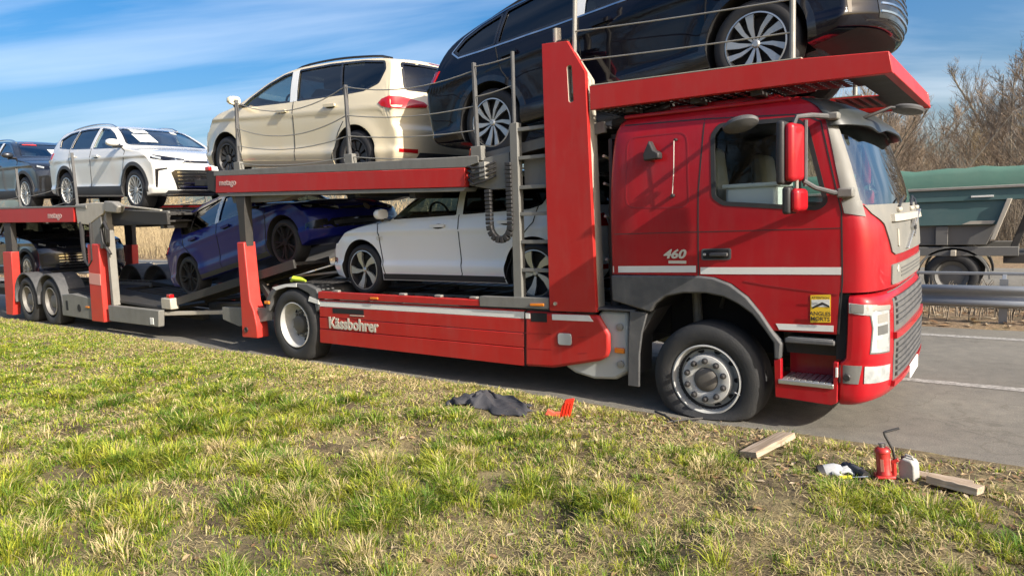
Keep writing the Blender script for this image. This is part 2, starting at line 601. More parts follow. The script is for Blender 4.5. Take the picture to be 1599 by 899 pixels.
def dense(keys, zs):
    a = np.array(keys, float)
    fs = [pchip(a[:, 0], a[:, i]) for i in range(1, a.shape[1])]
    return [(z, *[float(f(z)) for f in fs]) for z in zs]
CABK = [(0.75, -0.86, 1.10, 1.395, 1.250, 3.2), (1.30, -0.86, 1.10, 1.405, 1.252, 3.2), (1.60, -0.86, 1.10, 1.39, 1.252, 3.0),
        (1.74, -0.86, 1.085, 1.365, 1.250, 2.7), (2.00, -0.855, 1.03, 1.28, 1.243, 2.6), (2.41, -0.82, 0.93, 1.12, 1.222, 2.6),
        (2.50, -0.80, 0.89, 1.07, 1.212, 2.6), (2.57, -0.76, 0.82, 0.99, 1.185, 2.6), (2.615, -0.71, 0.72, 0.90, 1.13, 2.6), (2.64, -0.62, 0.55, 0.74, 1.0, 2.6)]
zs = list(np.linspace(0.75, 2.41, 25)) + [2.45, 2.5, 2.54, 2.57, 2.595, 2.615, 2.63, 2.64]
cab_full = loft(dense(CABK, zs)).mesh('cab', [REDCAB, INTER], 45)
CB = bvh_of(cab_full)
cavk = [(z, a + .06, b - .07, c - .07, d - .07, e) for z, a, b, c, d, e in CABK]
cavity = loft(dense(cavk, [1.28, 1.5, 1.74, 2.0, 2.2, 2.41, 2.5, 2.55])).mesh('cavity', [INTER])
arch_cut = MB().prism([(-1.2, 1.222), (0.02, 1.225), (0.12, 1.215), (0.26, 1.165), (0.40, 1.06), (0.50, 0.93), (0.57, 0.795), (1.06, 0.795), (1.075, 1.115), (1.8, 1.135), (1.8, 0.3), (-1.2, 0.3)], -1, 4, 'y').mesh('cut', [INTER])
WIN = [(0.10, 2.38), (0.11, 1.88), (0.19, 1.82), (0.66, 1.775), (0.92, 1.755), (0.975, 1.80), (0.83, 2.37), (0.74, 2.44), (0.16, 2.455)]
win_cut = MB().prism(round_poly(WIN, 0.03), -1, 4, 'y').mesh('cut', [BLACKP])
SCR = [(YC - 1.19, 1.765), (YC + 1.19, 1.765), (YC + 1.165, 2.41), (YC - 1.165, 2.41)]
scr_cut = MB().prism(round_poly(SCR, 0.05), 0.8, 2.2, 'x').mesh('cut', [BLACKP])
cab_me = boolean(cab_full, [arch_cut, cavity, win_cut, scr_cut])
keep_normals(cab_me, cab_full)
cab = link('cab', cab_me, truck)
cab['world_built'] = True
cab.matrix_parent_inverse = Matrix.Translation(-Vector(truck.location))
def cdec(name, poly, m, off=0.004, depth=0.01, grid=0.08, far=False):
    pts = [(x, 0.0 if not far else 2.6, z) for x, z in poly]
    return decal(name, CB, pts, (0, -1 if far else 1, 0), m, cab, off, depth, grid)
def cstrip(name, pts, w, m=BLACKP, off=0.0015):
    return strip(name, CB, [(x, 0.0, z) for x, z in pts], (0, 1, 0), w, m, cab, off)
big = lambda poly, k: [((x - sum(p[0] for p in poly) / len(poly)) * k + sum(p[0] for p in poly) / len(poly), (z - sum(p[1] for p in poly) / len(poly)) * k + sum(p[1] for p in poly) / len(poly)) for x, z in poly]
cdec('door_window', big(round_poly(WIN, 0.03), 1.02), GLASS_CLEAR, -0.03, 0, 0.15)
cdec('door_window', big(round_poly(WIN, 0.03), 1.02), GLASS_CLEAR, -0.03, 0, 0.15, far=True)
decal('windscreen', CB, [(1.5, YC + (y - YC) * 1.008, z) for y, z in big(SCR, 1.0)], (-1, 0, 0), GLASS_SCREEN, cab, -0.012, 0, 0.05)
rw = round_poly(WIN, 0.03)
cstrip('window_seal', rw + [rw[0]], 0.035, BLACKP, 0.003)
cstrip('window_divider', [(0.80, 1.765), (0.735, 2.44)], 0.03, BLACKP, 0.004)
for nm, pts in (('panel_gap', [(0.03, 2.52), (-0.02, 1.92), (-0.025, 1.225)]), ('panel_gap', [(0.03, 2.52), (0.80, 2.47), (0.93, 2.40), (1.085, 1.72), (1.095, 1.2), (1.07, 0.80)]),
                ('panel_gap', [(-0.86, 1.585), (-0.02, 1.592), (1.09, 1.60)]), ('panel_gap', [(-0.74, 2.545), (0.03, 2.52)])):
    cstrip(nm, pts, 0.011 if pts[0][1] != 1.585 else 0.006)
cstrip('door_crease', [(0.36, 1.185), (0.55, 1.155), (1.06, 1.10)], 0.012, mat('red_pressed_seam', (0.28, 0.012, 0.018), 0.35), 0.003)
sp = round_poly([(-0.67, 2.43), (-0.12, 2.43), (-0.10, 1.80), (-0.69, 1.82)], 0.09)
REDSEAM = mat('red_pressed_seam', (0.28, 0.012, 0.018), 0.35)
cstrip('locker_lid_seam', sp + [sp[0]], 0.012, REDSEAM, 0.002)
for a, b in ((-0.835, -0.045), (-0.005, 1.085)):
    cdec('white_stripe', [(a, 1.238), (b, 1.252), (b, 1.308), (a, 1.295)], WHITET, 0.003, 0.006)
cdec('white_stripe', [(0.635, 0.805), (1.035, 0.815), (1.035, 0.862), (0.61, 0.853)], WHITET, 0.003, 0.006)
st = cdec('blind_spot_sticker', [(0.87, 0.875), (1.015, 0.885), (1.015, 1.10), (0.87, 1.09)], YELLOW, 0.003, 0.004)
cdec('sticker_panel', [(0.878, 1.00), (1.008, 1.005), (1.008, 1.062), (0.878, 1.055)], WHITET, 0.0045, 0.003)
cdec('sticker_drawing', [(0.885, 0.985), (0.96, 1.02), (1.008, 1.0), (1.005, 1.015), (0.955, 1.04), (0.885, 1.0)], BLACKP, 0.006, 0.003)
text('sticker_lettering', 'ANGLES', BLACKP, cab, (0.943, 0.006, 0.937), 0.042, FACE_CAM, 0.001, 0.0008, align='CENTER')
text('sticker_lettering', 'MORTS', BLACKP, cab, (0.943, 0.006, 0.897), 0.042, FACE_CAM, 0.001, 0.0008, align='CENTER')
text('sticker_lettering', 'ATTENTION', BLACKP, cab, (0.943, 0.006, 1.066), 0.022, FACE_CAM, 0.001, 0.0004, align='CENTER')
text('power_badge', '460', LETTER, cab, (-0.335, 0.014, 1.372), 0.105, FACE_CAM, 0.004, 0.003, 0.25, squash=1.25)
cdec('small_badge', [(-0.29, 1.325), (-0.13, 1.325), (-0.13, 1.35), (-0.29, 1.35)], LETTER, 0.004, 0.004)
hr = round_poly([(0.005, 1.355), (0.255, 1.36), (0.255, 1.455), (0.005, 1.45)], 0.02)
cdec('door_handle_bezel', hr, FENDER, 0.006, 0.012)
cdec('door_handle_recess', round_poly([(0.02, 1.365), (0.24, 1.37), (0.24, 1.445), (0.02, 1.44)], 0.015), DARK, 0.0075, 0.006)
MB().box(0.085, 0.235, -0.022, 0.012, 1.39, 1.418).build('door_handle', FENDER, cab, 0.008)
MB().prism([(0.028, 1.395), (0.05, 1.395), (0.05, 1.415), (0.028, 1.415)], -0.01, 0.01, 'y').build('key_lock', SILVER, cab, 0.003)
# side camera or lamp on the sleeper wall, its cable and the roof-edge lamp
MB().prism([(-0.47, 2.21), (-0.33, 2.22), (-0.33, 2.27), (-0.38, 2.30), (-0.42, 2.38), (-0.455, 2.31), (-0.475, 2.27)], -0.06, 0.03, 'y').build('side_camera', BLACKP, cab, 0.012)
MB().tube([(-0.215, 0.0, 2.36), (-0.22, -0.004, 2.1), (-0.235, -0.004, 1.92)], 0.004, 6).build('camera_cable', LETTER, cab)
MB().lathe([(0, -.012), (.012, -.012), (.016, 0), (.016, .03)], (-0.24, 0.005, 1.905), 12).build('cable_clip', BLACKP, cab)
MB().lathe([(0, -.010), (.01, -.010), (.012, 0), (.012, .03)], (-0.21, 0.012, 2.37), 12).build('cable_clip', BLACKP, cab)
# roof seam and roof fairing lip
MB().prism([(-0.72, 2.60), (0.70, 2.585), (0.70, 2.62), (-0.72, 2.635)], Y0 + 0.07, Y0 + 0.16, 'y').build('roof_gutter', REDCAB, cab, 0.012)
for x0, x1, z0, z1 in ((-0.6, 0.6, 2.645, 2.69),):
    MB().prism([(x0, z0 - .03), (x1, z0 - .04), (x1 - .05, z1 - .01), (x0 + .05, z1)], Y0 + 0.25, Y1 - 0.25, 'y').build('roof_hatch', REDCAB, cab, 0.02)

# ---- grey windscreen cowl, corner panels, emblem
def fdec(name, poly, m, bv=None, off=0.005, depth=0.012, grid=0.06, parent=None):
    return decal(name, bv or CB, [(1.5, YC + y, z) for y, z in poly], (-1, 0, 0), m, parent or cab, off, depth, grid)
fdec('windscreen_cowl', [(-1.18, 1.765), (-1.13, 1.70), (-1.00, 1.62), (-0.88, 1.40), (-0.80, 1.375), (0.80, 1.375), (0.88, 1.40), (1.00, 1.62), (1.13, 1.70), (1.18, 1.765)], TRIMG, off=0.012, depth=0.03)
fdec('cowl_grab_bar', [(-0.85, 1.63), (0.85, 1.63), (0.83, 1.685), (-0.83, 1.685)], CREAM, off=0.04, depth=0.05)
fdec('lower_front_panel', round_poly([(-0.88, 1.145), (0.88, 1.145), (0.88, 1.30), (-0.88, 1.30)], 0.02), TRIMG, off=0.01, depth=0.03)
for z in (1.185, 1.215, 1.245):
    fdec('panel_slot', [(-0.60, z), (0.60, z), (0.60, z + 0.014), (-0.60, z + 0.014)], GRILLE, off=0.013, depth=0.004)
text('model_badge', 'FM', LETTER, cab, (1.372, YC - 0.80, 1.235), 0.075, (math.radians(90), 0, math.radians(72)), 0.004, 0.002)
MB().bar((1.418, YC - 0.42, 1.40), (1.412, YC + 0.42, 1.70), 0.012, 0.035, (1, 0, 0)).build('diagonal_emblem_bar', ALU, cab, 0.004)
em = MB(); em.lathe([(0.055, -.012), (.075, -.012), (.075, .012), (.055, .012)], (0, 0, 0), 24, closed=True)
eo = em.build('round_emblem', ALU, cab); eo.location = (1.422, YC, 1.55); eo.rotation_euler = (0, 0, math.radians(90))
text('maker_lettering', 'VOLVO', BLACKP, cab, (1.432, YC, 1.535), 0.05, (math.radians(90), 0, math.radians(90)), 0.003, 0.001, align='CENTER')
fdec('side_lamp_lens', [(-0.74, 1.44), (-0.70, 1.43), (-0.69, 1.56), (-0.73, 1.57)], CREAM, off=0.02, depth=0.02)
# black hinge block and corner post beside the door
for sg, nm in ((-1, 'near'), (1, 'far')):
    cdir = Vector((-0.5, -sg * 0.8, 0))
    decal('pillar_trim', CB, [(1.10, YC + sg * 1.245, 1.74), (1.21, YC + sg * 1.19, 1.74), (1.15, YC + sg * 1.185, 2.05), (1.025, YC + sg * 1.17, 2.43), (0.965, YC + sg * 1.222, 2.43), (1.04, YC + sg * 1.24, 2.05)], Vector((-0.66, -sg * 0.75, 0)), TRIMG, cab, 0.006, 0.012, .05)
    decal('corner_cowl', CB, [(1.10, YC + sg * 1.25, 1.71), (1.22, YC + sg * 1.16, 1.68), (1.19, YC + sg * 1.16, 1.80), (1.08, YC + sg * 1.25, 1.80)], cdir, GREYP, cab, 0.01, 0.02)
# wipers
for y in (-0.55, 0.1, 0.6):
    pth = []
    for k, z in ((0, 1.735), (.22, 1.79), (.48, 1.825)):
        h = CB.ray_cast(Vector((3, YC + y + k * .85, z)), Vector((-1, 0, 0)))[0]
        pth.append(h + Vector((.02, 0, 0)))
    MB().tube(pth, [0.012, 0.010, 0.006], 6).build('wiper', BLACKP, cab)
    h = CB.ray_cast(Vector((3, YC + y, 1.72)), Vector((-1, 0, 0)))[0]
    tbox('wiper_base', CREAM, h.x - .01, h.x + .035, h.y - 0.07, h.y + 0.07, 1.70, 1.735, cab, 0.01)

# ---- bumper
BUMK = [(0.25, 1.06, 1.08, 1.31, 1.22, 3.0), (0.29, 1.06, 1.09, 1.39, 1.25, 3.2), (0.42, 1.06, 1.09, 1.42, 1.258, 3.3), (0.56, 1.06, 1.09, 1.42, 1.258, 3.3), (0.62, 1.11, 1.13, 1.42, 1.258, 3.3), (1.0, 1.12, 1.14, 1.41, 1.255, 3.3), (1.07, 1.12, 1.14, 1.385, 1.245, 3.2), (1.10, 1.13, 1.14, 1.34, 1.22, 3.0)]
bum_me = loft(dense(BUMK, [0.25, 0.265, 0.29, 0.34, 0.42, 0.5, 0.56, 0.58, 0.6, 0.62, 0.7, 0.8, 0.9, 1.0, 1.04, 1.07, 1.09, 1.10])).mesh('bumper', [REDCAB], 40)
bumper = link('bumper', bum_me, truck)
bumper['world_built'] = True
BB = bvh_of(bum_me)
def bdec(name, pts, m, d, off=0.004, depth=0.012, grid=0.05):
    return decal(name, BB, pts, d, m, bumper, off, depth, grid)
for sg in (-1, 1):
    cy = lambda y: YC + sg * y
    dd = (-0.75, -sg * 0.66, 0)
    bdec('headlight', [(1.27, cy(1.205), 0.655), (1.373, cy(0.955), 0.635), (1.373, cy(0.955), 0.985), (1.26, cy(1.21), 1.00), (1.28, cy(1.19), 0.85)], GRILLE, dd)
    bdec('headlight_lens', [(1.275, cy(1.195), 0.665), (1.368, cy(0.967), 0.647), (1.368, cy(0.967), 0.965), (1.268, cy(1.20), 0.975), (1.285, cy(1.18), 0.85)], LAMPW, dd, .0052, .004)
    bdec('headlight_bezel', [(1.20, cy(1.235), 0.985), (1.376, cy(0.945), 0.965), (1.376, cy(0.945), 0.998), (1.20, cy(1.235), 1.03)], STEEL, dd, 0.006)
    for z0_, z1_, mt_ in ((0.69, 0.76, CREAM), (0.79, 0.86, GRILLE), (0.88, 0.945, STEEL)):
        bdec('headlight_reflector', [(1.31, cy(1.14), z0_), (1.36, cy(1.0), z0_), (1.36, cy(1.0), z1_), (1.305, cy(1.14), z1_)], mt_, dd, 0.0065, 0.004)
    d2 = (-0.25, -sg * 0.97, 0)
    bdec('turn_signal', [(1.14, cy(1.25), 0.965), (1.33, cy(1.2), 0.94), (1.33, cy(1.2), 1.02), (1.14, cy(1.25), 1.04)], LAMPW, d2, 0.008)
    bdec('turn_signal_base', [(1.155, cy(1.25), 0.975), (1.24, cy(1.24), 0.965), (1.24, cy(1.24), 1.03), (1.155, cy(1.25), 1.035)], GREYP, d2, 0.012)
    bdec('corner_cover', [(1.07, cy(1.25), 0.425), (1.21, cy(1.24), 0.425), (1.235, cy(1.24), 0.565), (1.07, cy(1.25), 0.565)], GREYP, d2, 0.005)
    bdec('fog_light', [(1.24, cy(1.22), 0.43), (1.43, cy(1.02), 0.415), (1.435, cy(1.0), 0.535), (1.245, cy(1.22), 0.56)], LAMPW, (-0.6, -sg * 0.8, 0), 0.006)
    MB().lathe([(0, -.02), (.022, -.02), (.028, -.012), (.028, .02)], (1.135, YC - 1.262 if sg < 0 else YC + 1.262, 0.475), 14).build('tow_eye_cap', BLACKP, bumper)
fb = lambda name, poly, m, off=0.005, depth=0.012: fdec(name, poly, m, BB, off, depth, 0.06, bumper)
fb('grille_backing', [(-0.86, 0.34), (0.86, 0.34), (0.86, 1.085), (-0.86, 1.085)], GRILLE, 0.004, 0.01)
for i, z in enumerate(np.linspace(0.42, 0.66, 6)):
    fb('grille_slat', [(-0.80, z), (0.80, z), (0.80, z + 0.026), (-0.80, z + 0.026)], FENDER, 0.02, 0.014)
for i, z in enumerate(np.linspace(0.83, 1.02, 5)):
    fb('grille_slat', [(-0.80, z), (0.80, z), (0.80, z + 0.024), (-0.80, z + 0.024)], FENDER, 0.02, 0.014)
fb('grille_band', [(-0.87, 0.725), (0.87, 0.725), (0.87, 0.775), (-0.87, 0.775)], REDCAB, 0.026, 0.024)
fb('grille_band', [(-0.87, 0.345), (0.87, 0.345), (0.87, 0.39), (-0.87, 0.39)], REDCAB, 0.026, 0.024)
pl = tbox('number_plate', PAPER, 1.432, 1.446, YC - 0.26, YC + 0.26, 0.285, 0.395, bumper, 0.003)
tbox('gap_shade_block', DARK, 1.05, 1.14, Y0 + 0.03, Y1 - 0.03, 0.60, 1.12, truck, 0)  # black block added behind the door-to-bumper gap, the gap's shade put into its colour
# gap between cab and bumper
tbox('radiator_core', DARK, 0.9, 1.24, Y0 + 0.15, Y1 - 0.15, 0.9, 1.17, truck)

# ---- sun visor
def visor():
    mb = MB(); V = []; Fs = []; n = 49
    rows = [(2.60, 0.00, 0.80), (2.56, 0.035, 0.85), (2.52, 0.06, 0.9), (2.46, 0.09, .95), (2.40, 0.115, 0.97), (2.365, 0.12, 0.97)]
    th = 0.012
    for lay in (0, 1):
        for (z, dxx, sc) in rows:
            xs_, xf_, w_ = [float(pchip([a[0] for a in CABK], [a[i] for a in CABK])(z)) for i in (2, 3, 4)]
            for i in range(n):
                q = math.pi * (i / (n - 1) - 0.5) * 0.97
                c, s_ = math.cos(q), math.sin(q)
                x = xs_ + (xf_ - xs_) * c ** (2 / 2.6) + dxx * (0.35 + 0.65 * c) - lay * th
                dip = 0.035 * math.exp(-((abs(i / (n - 1) - 0.5) - 0.14) / 0.05) ** 2) if z < 2.39 else 0
                V.append((x, YC + (w_ + 0.01) * math.copysign(abs(s_) ** (2 / 2.6), s_), z - dip - lay * th * 0.4))
    m = len(rows)
    for lay in (0, 1):
        for r in range(m - 1):
            for i in range(n - 1):
                a = lay * m * n + r * n + i
                Fs.append((a, a + 1, a + n + 1, a + n) if lay else (a, a + n, a + n + 1, a + 1))
    for i in range(n - 1):
        for r in (0, m - 1):
            a = r * n + i
            Fs.append((a, a + 1, a + 1 + m * n, a + m * n))
    for r in range(m - 1):
        for i in (0, n - 1):
            a = r * n + i
            Fs.append((a, a + n, a + n + m * n, a + m * n))
    mb.add(V, Fs)
    return mb.build('sun_visor', VISOR, cab, smooth=50)
VISOR = mat('smoked_visor_plastic', (0.028, 0.034, 0.035), 0.35, dirt=0.25, dirt_col=(0.10, 0.10, 0.09), scale=6)
visor()
MB().tube([(1.06, 0.42, 2.46), (1.13, 0.40, 2.42), (1.24, 0.45, 2.46), (1.33, 0.52, 2.50), (1.40, 0.56, 2.49)], 0.013, 8).build('front_mirror_arm', BLACKP, cab)
fm = MB(); fm.lathe([(0, -.03), (.05, -.027), (.09, -.012), (.10, .006), (.085, .025), (0, .03)], (0, 0, 0), 20)
fo = fm.build('front_mirror', FENDER, cab); fo.location = (1.44, 0.60, 2.475); fo.rotation_euler = (math.radians(75), math.radians(10), math.radians(25)); fo.scale = (1.2, 1, .75)
# window-top mirror (kerb view) above the door
MB().tube([(0.36, 0.02, 2.48), (0.40, -0.12, 2.46)], 0.02, 8).build('kerb_mirror_arm', BLACKP, cab)
km = MB(); km.lathe([(0, -.045), (.08, -.04), (.135, -.012), (.14, .01), (.12, .03), (0, .035)], (0, 0, 0), 22)
ko = km.build('kerb_mirror', FENDER, cab); ko.location = (0.40, -0.17, 2.415); ko.rotation_euler = (math.radians(62), math.radians(-12), 0); ko.scale = (1.0, 1, 0.6)
# ---- main mirrors
def mirror(sg):
    f = lambda y: y if sg < 0 else 2 * YC - y
    r = empty('door_mirror', (0.8, f(-0.2), 2.1), cab)
    r.location = (0, 0, 0); r['world_built'] = True
    def rb(nm, m, x0, x1, y0, y1, z0, z1, bev, tap=0.0):
        V = [(x0, y0, z0), (x1 - tap, y0, z0), (x1, y1, z0), (x0, y1, z0), (x0, y0, z1), (x1 - tap, y0, z1), (x1, y1, z1), (x0, y1, z1)]
        V = [(x, f(y), z) for x, y, z in V]
        mb = MB().add(V, [(3, 2, 1, 0), (4, 5, 6, 7), (0, 1, 5, 4), (1, 2, 6, 5), (2, 3, 7, 6), (3, 0, 4, 7)])
        o = mb.build(nm, m, cab, 0, 60)
        b = o.modifiers.new('bevel', 'BEVEL'); b.width = bev; b.segments = 4
        return o
    rb('mirror_shell', REDCAB, 0.765, 0.87, -0.36, -0.12, 1.955, 2.375, 0.045, 0.03)
    rb('mirror_back', BLACKP, 0.715, 0.775, -0.37, -0.115, 1.935, 2.395, 0.025)
    rb('mirror_shell', REDCAB, 0.80, 0.89, -0.33, -0.115, 1.735, 1.905, 0.035, 0.02)
    rb('mirror_back', BLACKP, 0.75, 0.81, -0.34, -0.11, 1.72, 1.92, 0.022)
    MB().tube([(0.83, f(-0.24), 1.89), (0.83, f(-0.24), 1.97)], 0.014, 8).build('mirror_pivot', STEEL, cab)
    MB().tube([(0.80, f(-0.22), 2.36), (0.82, f(-0.20), 2.425), (0.90, f(-0.10), 2.435), (1.02, f(0.06), 2.425)], [.018, .018, .02, .022], 8).build('mirror_arm', FENDER, cab)
    MB().tube([(0.86, f(-0.17), 1.96), (0.93, f(-0.10), 1.905), (1.04, f(-0.03), 1.865), (1.12, f(0.02), 1.86)], [.018, .018, .02, .022], 8).build('mirror_arm', FENDER, cab)
    MB().tube([(0.87, f(-0.15), 1.92), (0.87, f(-0.15), 2.40)], .016, 8).build('mirror_arm', FENDER, cab)
    MB().box(1.06, 1.17, f(-0.035) if sg < 0 else f(0.08), f(0.08) if sg < 0 else f(-0.035), 1.825, 1.895).build('mirror_bracket', GREYP, cab, 0.012)
    MB().box(0.98, 1.06, f(0.0) if sg < 0 else f(0.1), f(0.1) if sg < 0 else f(0.0), 2.40, 2.455).build('mirror_bracket', GREYP, cab, 0.012)
    bpy.data.objects.remove(r)
mirror(-1); mirror(1)
# ---- cab inside
LIGHTSEAT = mat('beige_seat_fabric', (0.30, 0.28, 0.24), 0.9, var=0.15)
for y in (Y0 + 0.22, Y1 - 0.72):
    MB().box(-0.05, 0.45, y, y + 0.5, 1.30, 1.62).build('seat', INTER, cab, 0.06)
    MB().prism([(-0.10, 1.58), (0.08, 1.58), (-0.02, 2.32), (-0.16, 2.32)], y + 0.03, y + 0.47, 'y').build('seat', LIGHTSEAT, cab, 0.05)
tbox('dashboard', INTER, 0.93, 1.22, Y0 + 0.12, Y1 - 0.12, 1.35, 1.74, cab, 0.05)
tbox('storage_box', mat('white_box_plastic', (0.78, 0.78, 0.74), 0.6), 0.16, 0.58, 0.16, 0.56, 1.62, 1.955, cab, 0.03)
tbox('storage_box_lid', mat('white_box_lid', (0.62, 0.63, 0.60), 0.6), 0.14, 0.60, 0.14, 0.58, 1.94, 1.975, cab, 0.01)
sw = MB(); sw.lathe([(.20, -.016), (.23, -.016), (.235, 0), (.23, .016), (.20, .016)], (0, 0, 0), 24, closed=True)
so = sw.build('steering_wheel', BLACKP, cab); so.location = (0.86, Y1 - 0.5, 1.78); so.rotation_euler = (math.radians(0), 0, math.radians(90)); so.rotation_euler[1] = math.radians(-35)
# ---- wheel arch, steps
AO = [(-0.835, 1.215), (0.0, 1.222), (0.11, 1.212), (0.25, 1.162), (0.39, 1.06), (0.50, 0.93), (0.60, 0.78), (0.665, 0.70), (0.65, 0.57), (0.605, 0.57), (0.60, 0.70), (0.53, 0.80), (0.43, 0.925), (0.32, 1.00), (0.20, 1.055), (0.05, 1.08), (-0.15, 1.075), (-0.31, 1.04), (-0.41, 0.97), (-0.46, 0.895), (-0.83, 0.985)]
both(lambda f: side_plate('wheel_arch', FENDER, AO, f(Y0 - 0.035), f(Y0 + 0.05), bevel=0.014))
ARCIN = [(0.60, 0.70), (0.53, 0.80), (0.43, 0.925), (0.32, 1.00), (0.20, 1.055), (0.05, 1.08), (-0.15, 1.075), (-0.31, 1.04), (-0.41, 0.97), (-0.46, 0.895)]
both(lambda f: side_plate('wheel_arch_liner', DARK, ARCIN + [(x * 1.0, z + 0.02) for x, z in ARCIN[::-1]], f(Y0 + 0.05), f(Y0 + 0.7), bevel=0))
both(lambda f: side_plate('mudflap', FENDER, [(-0.665, 0.895), (-0.50, 0.885), (-0.555, 0.70), (-0.585, 0.5), (-0.595, 0.20), (-0.705, 0.20), (-0.69, 0.55), (-0.68, 0.75)], f(Y0 - 0.005), f(Y0 + 0.025), bevel=0.006))
both(lambda f: side_plate('mudflap_lip', BLACKP, [(-0.70, 0.72), (-0.45, 0.90), (-0.42, 0.92), (-0.62, 0.62), (-0.63, 0.3), (-0.66, 0.3), (-0.665, 0.62)], f(Y0 + 0.025), f(Y0 + 0.35), bevel=0))
def steps(f):
    side_plate('step_box', REDCAB, [(0.60, 0.565), (0.655, 0.575), (0.655, 0.40), (1.04, 0.40), (1.04, 0.585), (1.075, 0.585), (1.07, 0.27), (1.03, 0.245), (0.61, 0.26)], f(Y0 - 0.02), f(Y0 + 0.04), bevel=0.006)
    side_plate('step_box', REDCAB, [(0.60, 0.41), (1.07, 0.41), (1.07, 0.27), (0.61, 0.27)], f(Y0 + 0.04), f(Y0 + 0.32), bevel=0.006)
    side_plate('step_recess', REDCAB, [(0.655, 0.41), (1.04, 0.41), (1.04, 0.585), (0.655, 0.575)], f(Y0 + 0.26), f(Y0 + 0.30), bevel=0)
    side_plate('step_recess', BLACKP, [(0.64, 0.585), (1.05, 0.585), (1.05, 0.80), (0.60, 0.80)], f(Y0 + 0.22), f(Y0 + 0.26), bevel=0)
    for x0 in np.arange(0.665, 1.03, 0.046):
        tbox('step_tread', ALU, x0, x0 + 0.038, min(f(Y0 - .012), f(Y0 + .25)), max(f(Y0 - .012), f(Y0 + .25)), 0.411, 0.419, truck, 0.002)
    tbox('step_edge', ALU, 0.635, 1.045, min(f(Y0 - .03), f(Y0 + .01)), max(f(Y0 - .03), f(Y0 + .01)), 0.375, 0.412, truck, 0.006)
    tbox('step_board', FENDER, 0.68, 1.045, min(f(Y0 - .01), f(Y0 + .23)), max(f(Y0 - .01), f(Y0 + .23)), 0.705, 0.745, truck, 0.01)
    tbox('step_tread', ALU, 0.70, 1.03, min(f(Y0 - .002), f(Y0 + .1)), max(f(Y0 - .002), f(Y0 + .1)), 0.746, 0.752, truck, 0.002)
    tbox('step_reflector', WHITET, 1.058, 1.074, min(f(Y0 - .028), f(Y0 - .015)), max(f(Y0 - .028), f(Y0 - .015)), 0.47, 0.545, truck, 0.002)
both(steps)

# ---- truck wheels
TYREP = [(.300, .03), (.315, -.002), (.345, -.012), (.40, -.016), (.445, -.004), (.474, .022), (.484, .05), (.486, .16), (.486, .25), (.474, .28), (.44, .30), (.33, .30), (.300, .27)]
def tyre_mesh(name, R=.486, flat=None, tread=True):
    mb = MB()
    k = R / .486
    mb.lathe([(r if r < .31 else .31 + (r - .31) * (R - .31) / (.486 - .31), y) for r, y in TYREP], (0, 0, 0), 72, closed=True)
    if flat is not None:
        V = []
        h0 = flat * .62
        for x, y, z in mb.v:
            if z < -h0:
                rr = math.hypot(x, z)
                t_ = (-z - h0) / (R - h0)                       # 0..1 below the knee
                z2 = -(h0 + (flat - h0) * (1 - (1 - t_) ** 2.2))
                sq = max(0, (-z) - (-z2))                       # how far this point was pushed up
                side = max(0, 1 - abs(rr - .40) / .11)
                y += (-1 if y < .14 else 1) * sq * (.25 + .75 * side) * .62
                x *= 1 + .22 * sq
                z = max(z2, -flat)
            V.append((x, y, z))
        mb.v = V
    return mb.mesh(name, RUBBER, 50)
